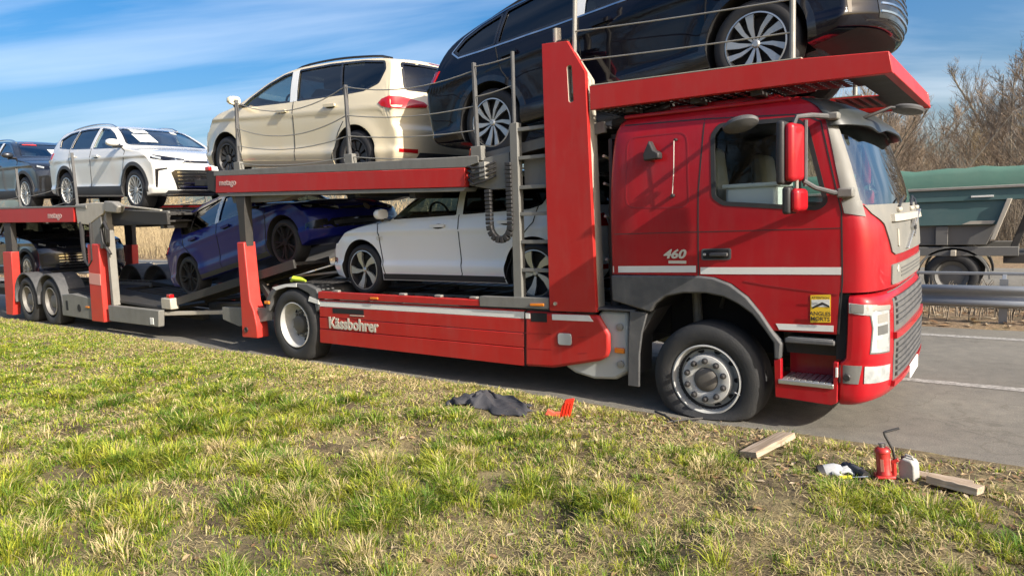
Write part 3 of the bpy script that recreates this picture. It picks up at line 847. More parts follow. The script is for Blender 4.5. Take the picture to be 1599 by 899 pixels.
def truck_wheel(kind, x, z, side, R, flat=None):
    s_ = 1 if side < 0 else -1
    w = empty('wheel', (x, Y0 + 0.0 if side < 0 else Y1, z), None)
    w.parent = truck; w.matrix_parent_inverse = Matrix.Translation(-Vector(truck.location))
    w.rotation_euler = (0, 0, 0 if side < 0 else math.pi)
    link('tyre', tyre_mesh('tyre', R, flat), w)
    if kind == 'front':
        MB().lathe([(.30, .045), (.303, -.004), (.290, -.008), (.283, .010), (.275, .05), (.255, .085), (.21, .10), (.21, .25), (.30, .25)], (0, 0, 0), 60).build('rim', SILVER, w, smooth=50)
        MB().lathe([(.275, .052), (.250, .088), (.215, .104), (.195, .06)], (0, 0, 0), 48).build('rim_well', BLACKP, w)
        MB().lathe([(.214, .10), (.216, .020), (.205, -.004), (.185, -.010), (.150, -.010), (.118, -.004), (.104, .004), (.10, .05)], (0, 0, 0), 60).build('hub_flange', SILVER, w, smooth=40)
        MB().lathe([(.102, .06), (.100, -.004), (.085, -.016), (.055, -.022), (.0, -.022)], (0, 0, 0), 36).build('hub_cap', mat('dusty_hub_steel', (0.12, 0.115, 0.105), 0.6, metal=0.3, dirt=0.4, scale=12), w, smooth=40)
        nut = MB().lathe([(.026, .02), (.026, -.012), (.020, -.014), (.019, -.038), (.012, -.044), (0, -.044)], (0, 0, 0), 12).mesh('wheel_nut', BLACKP)
        for i in range(10):
            q = 2 * math.pi * (i + .5) / 10
            o = link('wheel_nut', nut, w); o.location = (.165 * math.cos(q), -.008, .165 * math.sin(q))
        hole = MB().lathe([(.032, .0), (.032, -.004), (0, -.004)], (0, 0, 0), 14).mesh('hand_hole', DARK)
        for i in range(10):
            q = 2 * math.pi * i / 10
            o = link('hand_hole', hole, w); o.location = (.243 * math.cos(q), .092, .243 * math.sin(q)); o.scale = (1, 1, .7)
        MB().tube([(.292, .0, -.10), (.25, -.005, -.08)], .006, 6).build('valve', ALU, w)
    else:
        MB().lathe([(.30, .04), (.303, -.002), (.292, -.006), (.283, .01), (.268, .05), (.252, .13), (.225, .165), (.185, .175), (.185, .27), (.30, .27)], (0, 0, 0), 60).build('rim', SILVER, w, smooth=50)
        MB().lathe([(.195, .176), (.19, .15), (.175, .14), (.12, .135), (.112, .07), (.09, .055), (0, .052)], (0, 0, 0), 40).build('hub', mat('dusty_hub_steel', (0.12, 0.115, 0.105), 0.6), w, smooth=40)
        nut = MB().lathe([(.022, .02), (.022, -.012), (.016, -.04), (0, -.042)], (0, 0, 0), 10).mesh('wheel_nut', STEEL)
        for i in range(10):
            q = 2 * math.pi * (i + .5) / 10
            o = link('wheel_nut', nut, w); o.location = (.155 * math.cos(q), .135, .155 * math.sin(q))
        hole = MB().lathe([(.030, .0), (.030, -.004), (0, -.004)], (0, 0, 0), 14).mesh('hand_hole', DARK)
        for i in range(8):
            q = 2 * math.pi * i / 8
            o = link('hand_hole', hole, w); o.location = (.222 * math.cos(q), .162, .222 * math.sin(q)); o.scale = (.8, 1, .8)
    return w
truck_wheel('front', 0.03, 0.334, -1, .488, 0.334)
truck_wheel('front', 0.03, 0.47, 1, .488, 0.468)
truck_wheel('rear', -5.57, 0.465, -1, .482, 0.464)
truck_wheel('rear', -5.57, 0.465, 1, .482, 0.464)
MB().cyl((0.03, 0.3, 0.40), (0.03, 2.25, 0.42), 0.06, 12).build('axle', DARK, truck)
MB().cyl((-5.57, 0.3, 0.465), (-5.57, 2.25, 0.465), 0.09, 12).build('axle', DARK, truck)
for y in (0.85, 1.55):
    MB().prism([(-7.2, 0.55), (1.0, 0.55), (1.0, 0.82), (-7.2, 0.80)], y, y + 0.12, 'y').build('chassis_rail', DSTEEL, truck, 0.005)
tbox('engine_block', DARK, -0.6, 1.0, 0.75, 1.8, 0.45, 1.25, truck, 0.02)
for y in (0.62, 1.9):
    MB().cyl((-0.25, y, 0.45), (-0.30, y + 0.05, 1.1), 0.045, 10).build('shock_absorber', STEEL, truck)
MB().tube([(0.02, 0.45, 0.9), (0.06, 0.42, 1.02), (0.25, 0.44, 0.98), (0.35, 0.5, 0.8)], 0.02, 8).build('brake_hose', BLACKP, truck)
MB().cyl((-1.0, 0.5, 0.55), (-1.0, 2.0, 0.55), 0.16, 16).build('air_tank', DSTEEL, truck)
tbox('engine_tunnel', DARK, -0.85, 0.9, 0.6, 1.95, 1.15, 1.3, truck)
# clutter between cab and tower
for i, (x, y, r) in enumerate(((-0.93, 0.25, .05), (-0.90, 0.45, .035), (-0.95, 0.62, .06), (-0.91, 0.8, .03), (-0.96, 1.0, .05))):
    MB().tube([(x, y, 0.9), (x - .01, y, 1.6), (x + .02, y + .05, 2.5)], r, 10).build('air_pipe', BLACKP if i % 2 else DSTEEL, truck)
tbox('rear_cab_wall', BLACKP, -0.90, -0.862, Y0 + 0.1, Y1 - 0.1, 1.2, 2.45, truck)
for z in (1.35, 1.75, 2.05, 2.3):
    MB().tube([(-0.95, 0.12, z), (-0.93, 0.4, z - .05), (-0.95, 0.9, z + .03)], 0.014, 6).build('air_hose', CREAM if z == 2.3 else STEEL, truck)
tbox('gap_plate', FENDER, -1.02, -0.62, Y0 + 0.0, Y1, 0.885, 0.905, truck, 0.005)

# ---- side skirts
def skirts(f, near):
    y0, y1 = f(Y0 - 0.005), f(Y0 + 0.035)
    for i, (za, zb_, zc, zd) in enumerate(((0.270, 0.447, 0.272, 0.455), (0.455, 0.598, 0.463, 0.606), (0.606, 0.735, 0.614, 0.752))):
        sk = side_plate('skirt_panel', RED, [(-5.03 - .015 * (2 - i), za), (-1.865 + .008 * i, zc), (-1.86 + .008 * i, zd), (-5.025 - .012 * (2 - i), zb_)], y0, y1)
    side_plate('skirt_stripe', WHITET, [(-5.02, 0.738), (-1.842, 0.756), (-1.838, 0.826), (-5.015, 0.805)], y0, y1)
    side_plate('skirt_panel', RED, [(-5.015, 0.808), (-1.838, 0.829), (-1.838, 0.845), (-5.01, 0.825)], y0, y1)
    side_plate('skirt_nose', RED, [(-1.825, 0.838), (-1.85, 0.272), (-1.52, 0.285), (-1.00, 0.40), (-0.905, 0.45), (-0.885, 0.52), (-0.885, 0.665), (-0.99, 0.835)], f(Y0 - 0.012), f(Y0 + 0.05), bevel=0.028)
    side_plate('skirt_stripe', WHITET, [(-1.50, 0.765), (-1.04, 0.775), (-1.09, 0.832), (-1.50, 0.822)], f(Y0 - 0.016), f(Y0), bevel=0.002)
    side_plate('skirt_stripe', WHITET, [(-1.815, 0.762), (-1.76, 0.762), (-1.76, 0.82), (-1.815, 0.82)], f(Y0 - 0.016), f(Y0), bevel=0.002)
    side_plate('skirt_opening', DARK, round_poly([(-1.75, 0.735), (-1.56, 0.738), (-1.56, 0.828), (-1.75, 0.823)], 0.01), f(Y0 - 0.0145), f(Y0), bevel=0)
    side_plate('filler_recess', mat('recess_red', (0.30, 0.02, 0.022), 0.5), round_poly([(-1.455, 0.505), (-1.275, 0.51), (-1.275, 0.655), (-1.455, 0.65)], 0.03), f(Y0 - 0.0135), f(Y0), bevel=0)
    side_plate('filler_flap', TANKM, round_poly([(-1.44, 0.525), (-1.285, 0.53), (-1.285, 0.645), (-1.44, 0.64)], 0.03), f(Y0 - 0.02), f(Y0), bevel=0.004)
    for za in (0.455, 0.61):
        for a, b in ((-1.83, -1.52), (-1.22, -1.12)):
            side_plate('pressed_groove', REDSEAM, [(a, za), (b, za + .012), (b, za + .018), (a, za + .006)], f(Y0 - 0.0135), f(Y0), bevel=0)
    side_plate('skirt_gap', DARK, [(-1.862, 0.27), (-1.846, 0.27), (-1.824, 0.84), (-1.838, 0.84)], f(Y0 + 0.0), f(Y0 + 0.03), bevel=0)
    side_plate('skirt_vent', DARK, [(-4.77, 0.665), (-4.20, 0.672), (-4.20, 0.735), (-4.77, 0.731)], f(Y0 - 0.0075), f(Y0), bevel=0)
    side_plate('vent_sill', CREAM, [(-4.45, 0.648), (-4.20, 0.652), (-4.20, 0.664), (-4.45, 0.660)], f(Y0 - 0.012), f(Y0), bevel=0)
    side_plate('tank_box', TANKM, [(-1.42, 0.30), (-1.30, 0.24), (-1.10, 0.205), (-0.86, 0.225), (-0.725, 0.32), (-0.715, 0.87), (-1.0, 0.87), (-1.2, 0.6)], f(Y0 + 0.055), f(Y0 + 0.6), bevel=0.03)
    for x, z in ((-0.80, 0.73), (-0.80, 0.38)):
        o = MB().lathe([(.035, .006), (.035, -.012), (.02, -.016), (0, -.016)], (x, f(Y0 + .05), z), 14).build('tank_bolt', STEEL, truck)
    tbox('side_marker_lamp', ORANGE, -0.855, -0.755, min(f(Y0 + .03), f(Y0 + .06)), max(f(Y0 + .03), f(Y0 + .06)), 0.485, 0.535, truck, 0.008)
    # deck edge above the skirt
    side_plate('deck_edge', RED, [(-5.02, 0.842), (-2.40, 0.86), (-2.40, 0.925), (-5.01, 0.93)], f(Y0 - 0.02), f(Y0 + 0.05))
    side_plate('deck_edge', GREYP, [(-2.39, 0.86), (-1.53, 0.87), (-1.53, 0.98), (-2.39, 0.965)], f(Y0 - 0.025), f(Y0 + 0.05))
    side_plate('deck_edge_lamp', ORANGE, [(-1.74, 0.895), (-1.58, 0.90), (-1.58, 0.925), (-1.74, 0.92)], f(Y0 - 0.04), f(Y0), bevel=0.003)
    side_plate('deck_edge_lamp', ORANGE, [(-4.05, 0.873), (-3.92, 0.874), (-3.92, 0.897), (-4.05, 0.896)], f(Y0 - 0.033), f(Y0), bevel=0.003)
    for x in (-4.7, -3.55, -3.0, -2.5):
        tbox('lashing_eye', STEEL, x - .05, x + .05, min(f(Y0), f(Y0 + .05)), max(f(Y0), f(Y0 + .05)), 0.928, 0.955, truck, 0.008)
skirts(lambda y: y, True); skirts(lambda y: 2 * YC - y, False)
text('maker_lettering', 'Kässbohrer', LETTER, truck, (-4.86, Y0 - 0.008, 0.478), 0.195, FACE_CAM, 0.003, 0.006, squash=0.98)

# ---- lower loading deck
def perforated(x0, x1, y0, y1, z0, z1, pitch=0.09, hole=0.042, th=0.004):
    """A deck plate from (x0,z0) to (x1,z1) with rows of square holes."""
    nx = max(1, int((x1 - x0) / pitch)); ny = max(1, int((y1 - y0) / pitch))
    def lines(a, b, n):
        p = (b - a) / n; out_ = [a]
        for i in range(n):
            c = a + p * (i + .5); out_ += [c - hole / 2, c + hole / 2]
        return out_ + [b]
    xs_, ys_ = lines(x0, x1, nx), lines(y0, y1, ny)
    mb = MB(); V = []; Fs = []
    for x in xs_:
        z = z0 + (z1 - z0) * (x - x0) / (x1 - x0)
        V += [(x, y, z) for y in ys_]
    m = len(ys_)
    for i in range(len(xs_) - 1):
        for j in range(m - 1):
            if i % 2 == 1 and j % 2 == 1:
                continue
            Fs.append((i * m + j, (i + 1) * m + j, (i + 1) * m + j + 1, i * m + j + 1))
    mb.add(V, Fs)
    return mb
def deck_plate(name, m, *a, **k):
    o = perforated(*a, **k).build(name, m, truck, smooth=0)
    s_ = o.modifiers.new('thickness', 'SOLIDIFY'); s_.thickness = 0.003
    return o
def tracks(name, p0, p1, m, parent, ys=((0.16, 0.78), (1.77, 2.39)), th=0.05, edge=True):
    """A pair of wheel tracks between two side-view points."""
    for a, b in ys:
        d = Vector((p1[0] - p0[0], 0, p1[1] - p0[1])).normalized()
        n = Vector((-d.z, 0, d.x))
        q0 = Vector((p0[0], (a + b) / 2, p0[1])) - n * (th / 2); q1 = Vector((p1[0], (a + b) / 2, p1[1])) - n * (th / 2)
        MB().bar(q0, q1, b - a, th * .5, n).build(name, m, parent, 0.003)
        for y in (a, b):
            MB().bar(q0 + Vector((0, y - (a + b) / 2, 0)), q1 + Vector((0, y - (a + b) / 2, 0)), 0.035, th + .03, n).build('track_flange', GREYP if edge else m, parent, 0.004)
        L = (q1 - q0).length
        k = int(L / 0.22)
        me = MB().bar((0, -(b - a) / 2 + .02, 0), (0, (b - a) / 2 - .02, 0), 0.02, 0.012, (0, 0, 1)).mesh('cross_rib', m)
        for i in range(1, k):
            o = link('cross_rib', me, parent)
            o.location = q0.lerp(q1, i / k) + n * (th * .25 + .006)
            if not parent.get('world_built'):
                pass
tracks('wheel_track', (-5.45, 0.84), (-1.1, 0.84), DSTEEL, truck)
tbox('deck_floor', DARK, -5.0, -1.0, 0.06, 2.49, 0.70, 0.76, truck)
for x in np.arange(-4.8, -1.1, 0.55):
    tbox('cross_member', DSTEEL, x, x + .08, 0.05, 2.5, 0.765, 0.83, truck, 0.004)
# rear wheel arch and platform
RA = [(-6.17, 0.66), (-6.13, 0.80), (-6.03, 0.91), (-5.85, 0.985), (-5.60, 1.02), (-5.25, 1.02), (-5.06, 0.96), (-5.01, 0.85), (-5.03, 0.70), (-5.09, 0.66), (-5.12, 0.80), (-5.22, 0.90), (-5.42, 0.965), (-5.65, 0.97), (-5.87, 0.92), (-6.0, 0.83), (-6.07, 0.70), (-6.10, 0.62)]
both(lambda f: side_plate('rear_wheel_arch', FENDER, RA, f(Y0 - 0.01), f(Y0 + 0.62), bevel=0.01))
both(lambda f: side_plate('arch_stripe', WHITET, [(-5.98, 0.953), (-5.70, 1.005), (-5.45, 1.022), (-5.45, 0.975), (-5.66, 0.972), (-5.90, 0.92)], f(Y0 - 0.014), f(Y0), bevel=0))
both(lambda f: side_plate('arch_stripe', WHITET, [(-5.23, 0.80), (-5.02, 0.765), (-5.02, 0.82), (-5.20, 0.86)], f(Y0 - 0.014), f(Y0), bevel=0))
both(lambda f: side_plate('rear_frame_plate', GREYP, [(-7.3, 0.62), (-6.12, 0.66), (-6.10, 0.50), (-6.9, 0.36), (-7.3, 0.44)], f(Y0 + 0.03), f(Y0 + 0.08)))
both(lambda f: tbox('side_marker_lamp', ORANGE, -6.16, -6.06, min(f(Y0 - .03), f(Y0)), max(f(Y0 - .03), f(Y0)), 0.725, 0.765, truck, 0.006))
for i in range(4):
    deck_plate('tread_plate', DSTEEL, -5.45 + i * .16, -5.31 + i * .16, 0.06, 0.66, 1.035, 1.03, pitch=0.075, hole=0.04)
tbox('coupling_beam', DSTEEL, -7.4, -6.9, 0.5, 2.05, 0.42, 0.62, truck, 0.01)
MB().bar((-6.35, 0.75, 1.03), (-5.35, 0.75, 1.12), 0.16, 0.03).build('loose_plank_support', CREAM, truck, 0.004)
# ramp under the blue car
RP0, RP1 = (-9.05, 0.625), (-5.75, 1.30)
tracks('ramp_track', RP0, RP1, DSTEEL, truck, ys=((0.22, 0.80), (1.75, 2.33)), th=0.09, edge=False)
for y in (0.27, 2.28):
    MB().bar((-6.4, y, 0.75), (-6.7, y, 1.08), 0.07, 0.09).build('ramp_strut', DSTEEL, truck, 0.006)
STRAP = mat('yellow_green_strap', (0.45, 0.60, 0.04), 0.8)
MB().tube([(-5.70, 0.12, 1.04), (-5.62, 0.10, 1.075), (-5.52, 0.14, 1.06), (-5.40, 0.12, 1.045)], [.02, .035, .03, .012], 8).build('lashing_strap', STRAP, truck)
MB().lathe([(.12, -.03), (.16, -.03), (.16, .03), (.12, .03)], (-6.25, 0.30, 0.80), 24, closed=True).build('hose_reel', BLACKP, truck)

# ---- tower posts, ladder
def tower(f, near):
    slot = round_poly([(-1.225, 2.80), (-1.175, 2.80), (-1.185, 3.13), (-1.235, 3.13)], 0.025)
    pm = MB().prism([(-1.515, 0.855), (-1.50, 3.37), (-1.225, 3.35), (-1.045, 3.05), (-1.0, 0.865)], f(Y0 - 0.03), f(Y0 + 0.02), 'y').mesh('tower_plate', [RED, GREYP], 0)
    cm = MB().prism(slot, f(Y0 - 0.2), f(Y0 + 0.2), 'y').mesh('cut', [CREAM])
    pm = boolean(pm, [cm])
    link('tower_plate', pm, truck, 0.004)
    side_plate('tower_post', CREAM, [(-1.45, 0.87), (-1.44, 3.30), (-1.25, 3.30), (-1.06, 3.0), (-1.012, 0.87)], f(Y0 + 0.035), f(Y0 + 0.17))
    for z in np.arange(2.83, 3.12, 0.055):
        tbox('latch_tooth', DSTEEL if int(z * 100) % 2 else CREAM, -1.22, -1.18, min(f(Y0 + .022), f(Y0 + .034)), max(f(Y0 + .022), f(Y0 + .034)), z, z + 0.028, truck, 0.002)
    MB().cyl((-1.385, f(Y0 + .06), 3.36), (-1.385, f(Y0 + .06), 3.50), 0.038, 14).build('guide_pin', CREAM, truck)
    tbox('pin_base', DSTEEL, -1.49, -1.27, min(f(Y0 + .025), f(Y0 + .1)), max(f(Y0 + .025), f(Y0 + .1)), 3.36, 3.385, truck, 0.003)
    MB().lathe([(.018, .0), (.018, -.02), (0, -.02)], (-1.44, f(Y0 - .03), 0.93), 10).build('tower_bolt', ALU, truck)
    # ladder
    side_plate('ladder_rail', GREYP, [(-1.955, 0.97), (-1.925, 2.69), (-1.835, 2.69), (-1.855, 0.97)], f(Y0 - 0.01), f(Y0 + 0.07))
    for z in (1.245, 1.525, 1.80, 2.06, 2.345, 2.62):
        tbox('rung', GREYP, -1.86, -1.50, min(f(Y0), f(Y0 + .05)), max(f(Y0), f(Y0 + .05)), z - 0.018, z + 0.018, truck, 0.004)
    tbox('ladder_backing', DSTEEL, -1.80, -1.52, min(f(Y0 + .30), f(Y0 + .34)), max(f(Y0 + .30), f(Y0 + .34)), 2.07, 2.34, truck, 0.004)
tower(lambda y: y, True); tower(lambda y: 2 * YC - y, False)
tbox('tower_cross_beam', DSTEEL, -1.40, -1.20, 0.2, 2.35, 2.36, 2.50, truck, 0.01)
# ---- hinge joint between the decks, hoses and cable chain
def joint(f, near):
    side_plate('hinge_box', GREYP, [(-2.50, 2.12), (-2.46, 2.36), (-1.97, 2.42), (-1.97, 2.06), (-2.2, 2.06)], f(Y0 + 0.03), f(Y0 + 0.14))
    side_plate('slide_rail', GREYP, [(-1.84, 2.08), (-1.84, 2.34), (-1.52, 2.34), (-1.52, 2.06)], f(Y0 + 0.09), f(Y0 + 0.2))
    for i in range(4):
        z = 2.18 + i * 0.045
        MB().tube([(-2.48, f(Y0), z), (-2.38, f(Y0 - .04), z - .06 + i * .01), (-2.24, f(Y0 - .045), z - .03), (-2.13, f(Y0 + .01), z + .02)], 0.013, 6).build('hydraulic_hose', BLACKP, truck)
    tbox('hose_clamp', STEEL, -2.30, -2.22, min(f(Y0 - .05), f(Y0 + .03)), max(f(Y0 - .05), f(Y0 + .03)), 2.17, 2.34, truck, 0.005)
    # U-shaped cable chain made of links
    path = []
    for t in np.linspace(0, 1, 10):
        path.append(Vector((-2.22, f(Y0 - .01), 2.06 - .36 * t)))
    for q in np.linspace(0, math.pi, 9)[1:-1]:
        path.append(Vector((-2.085 - .135 * math.cos(q), f(Y0 - .01), 1.70 - .15 * math.sin(q))))
    for t in np.linspace(0, 1, 16):
        path.append(Vector((-1.95, f(Y0 - .01), 1.70 + .62 * t)))
    lk = None
    for a, b in zip(path[:-1], path[1:]):
        MB().bar(a, a.lerp(b, .86), 0.07, 0.055, (0, 1, 0)).build('chain_link', BLACKP, truck, 0.006)
joint(lambda y: y, True); joint(lambda y: 2 * YC - y, False)

# ---- upper rear deck (carries the cream car)
def deck1(f, near):
    side_plate('deck_beam', RED, [(-7.09, 2.51), (-7.13, 2.275), (-2.52, 2.105), (-2.51, 2.30)], f(Y0 - 0.02), f(Y0 + 0.06))
    side_plate('beam_flange', GREYP, [(-7.15, 2.585), (-7.15, 2.515), (-2.50, 2.305), (-2.33, 2.34), (-2.33, 2.41)], f(Y0 - 0.015), f(Y0 + 0.05))
    side_plate('beam_lower_flange', GREYP, [(-7.12, 2.27), (-7.05, 2.22), (-2.55, 2.06), (-2.52, 2.10)], f(Y0 - 0.01), f(Y0 + 0.2))
    side_plate('beam_end_bracket', DSTEEL, [(-7.34, 2.60), (-7.34, 2.33), (-7.14, 2.28), (-7.12, 2.58)], f(Y0 - 0.01), f(Y0 + 0.12))
    tbox('end_marker_lamp', LAMPR, -7.36, -7.25, min(f(Y0 - .02), f(Y0 + .03)), max(f(Y0 - .02), f(Y0 + .03)), 2.60, 2.66, truck, 0.01)
    side_plate('support_shoe', GREYP, [(-6.95, 2.25), (-6.9, 2.12), (-5.9, 2.10), (-5.3, 2.19)], f(Y0 + 0.10), f(Y0 + 0.3))
deck1(lambda y: y, True); deck1(lambda y: 2 * YC - y, False)
text('deck_lettering', 'metago', mat('faded_lettering', (0.50, 0.36, 0.33), 0.6), truck, (-7.02, Y0 - 0.0225, 2.375), 0.115, (math.radians(90), 0.037, 0), 0.0015, 0.003, squash=1.2)
tracks('wheel_track', (-7.9, 2.50), (-2.60, 2.135), DSTEEL, truck, th=0.06, edge=False)
for x in np.arange(-7.0, -2.6, 0.9):
    z = 2.44 - (x + 7.4) * 0.069
    tbox('cross_member', DSTEEL, x, x + .09, 0.08, 2.47, z - .14, z - .05, truck, 0.004)
# support struts of that deck (red telescopic legs)
def strut(f, near):
    side_plate('strut_tube', DSTEEL, [(-6.655, 1.45), (-6.66, 1.98), (-6.70, 2.22), (-6.46, 2.22), (-6.50, 1.98), (-6.52, 1.45)], f(Y0 + 0.0), f(Y0 + 0.12))
    side_plate('strut_leg', REDLEG, [(-6.685, 1.57), (-6.52, 1.57), (-6.49, 0.75), (-6.42, 0.62), (-6.37, 0.40), (-6.37, 0.235), (-6.74, 0.225), (-6.715, 0.6)], f(Y0 - 0.035), f(Y0 + 0.15), bevel=0.012)
    MB().lathe([(.04, .0), (.04, -.012), (.025, -.012), (.025, -.004), (0, -.004)], (-6.62, f(Y0 - .035), 0.34), 16).build('strut_bolt', BLACKP, truck)
strut(lambda y: y, True); strut(lambda y: 2 * YC - y, False)

# ---- upper front deck over the cab (carries the black car)
TB = [(-1.01, 2.92), (0.80, 2.872), (1.385, 2.83), (1.41, 2.68), (0.82, 2.692), (-1.01, 2.71)]
both(lambda f: side_plate('deck_beam', RED, TB, f(Y0 - 0.02), f(Y0 + 0.05)))
both(lambda f: side_plate('beam_lip', CREAM, [(-1.0, 2.922), (0.80, 2.875), (0.80, 2.883), (-1.0, 2.93)], f(Y0 - 0.02), f(Y0 + 0.05), bevel=0))
MB().prism([(1.34, 2.69), (1.405, 2.69), (1.38, 2.835), (1.325, 2.835)], Y0 + 0.052, Y1 - 0.052, 'y').build('front_cross_beam', RED, truck, 0.006)
for x in (-0.7, -0.1, 0.4):
    tbox('cross_member', DSTEEL, x, x + .08, 0.08, 2.47, 2.655, 2.70, truck, 0.004)
deck_plate('perforated_track', DSTEEL, -1.0, 0.72, 0.08, 0.86, 2.712, 2.745)
deck_plate('perforated_track', DSTEEL, -1.0, 0.72, 1.69, 2.47, 2.712, 2.745)
deck_plate('perforated_track', DSTEEL, 0.72, 1.35, 0.08, 0.80, 2.745, 2.72)
deck_plate('perforated_track', DSTEEL, 0.72, 1.35, 1.55, 2.47, 2.745, 2.72)
tbox('front_plate', DSTEEL, 1.14, 1.36, 0.08, 2.47, 2.695, 2.705, truck, 0)
tracks('wheel_track', (-3.35, 2.315), (-0.95, 2.60), DSTEEL, truck, th=0.07)
both(lambda f: MB().cyl((-0.95, f(0.35), 2.60), (-0.35, f(0.30), 2.69), 0.05, 10).build('tilt_cylinder', DSTEEL, truck))
# ---- deck edge posts and safety cables
def post(x, z0, z1, y=0.05, parent=None, r=0.024, flat=True, dx=0.0):
    o = MB().bar((x, y, z0), (x + dx, y, z1), 0.045, 0.03, (1, 0, 0)).build('edge_post', FENDER, parent or truck, 0.004)
    return o
for y in (0.04, 2.51):
    post(-6.58, 2.53, 3.50, y, dx=0.07)
    post(-4.30, 2.44, 3.39, y)
    post(-2.36, 2.33, 3.34, y)
    MB().cyl((-1.885, y, 2.68), (-1.875, y, 3.37), 0.02, 10).build('edge_post', FENDER, truck)
    MB().cyl((-1.20, y, 2.88), (-1.14, y, 4.0), 0.022, 10).build('edge_post', STEEL, truck)
    MB().cyl((0.73, y, 2.86), (0.73, y, 4.0), 0.022, 10).build('edge_post', STEEL, truck)
    for x, z in ((-6.58, 2.53), (-4.30, 2.45), (-2.36, 2.37)):
        tbox('post_foot', GREYP, x - .07, x + .07, y - .03, y + .045, z - .01, z + .14, truck, 0.006)
WIRE = mat('steel_cable', (0.42, 0.40, 0.36), 0.45, metal=0.6)
def cable(p0, p1, sag, parent, r=0.0065, n=12):
    p0, p1 = Vector(p0), Vector(p1)
    pts = [p0.lerp(p1, t) - Vector((0, 0, sag * 4 * t * (1 - t))) for t in np.linspace(0, 1, n)]
    return MB().tube(pts, r, 6).build('safety_cable', WIRE, parent)
for y in (0.03, 2.52):
    for i, (h0, h1, h2, s1, s2) in enumerate(((.95, .93, .97, .20, .10), (.60, .60, .62, .17, .06), (.36, .36, .38, .10, .04), (.12, .12, .12, .06, .03))):
        za, zb, zc = 2.53, 2.44, 2.34
        cable((-6.56, y, za + h0), (-4.30, y, zb + h1), s1, truck)
        cable((-4.30, y, zb + h1), (-2.36, y, zc + h2 - .05), s2, truck)
    for z0, z1 in ((3.78, 3.66), (3.43, 3.32), (3.17, 3.08)):
        cable((-1.17, y, z0 - .0), (0.73, y, z1), 0.01, truck)
    cable((-2.36, y, 3.30), (-1.885, y, 3.32), 0.01, truck); cable((-2.36, y, 3.0), (-1.885, y, 3.05), 0.01, truck)
# orange strap end at the hinge
MB().tube([(-2.52, 0.12, 2.42), (-2.49, 0.10, 2.48), (-2.43, 0.12, 2.46), (-2.42, 0.12, 2.38)], 0.022, 8).build('lashing_strap', mat('orange_strap', (0.75, 0.10, 0.02), 0.7), truck)

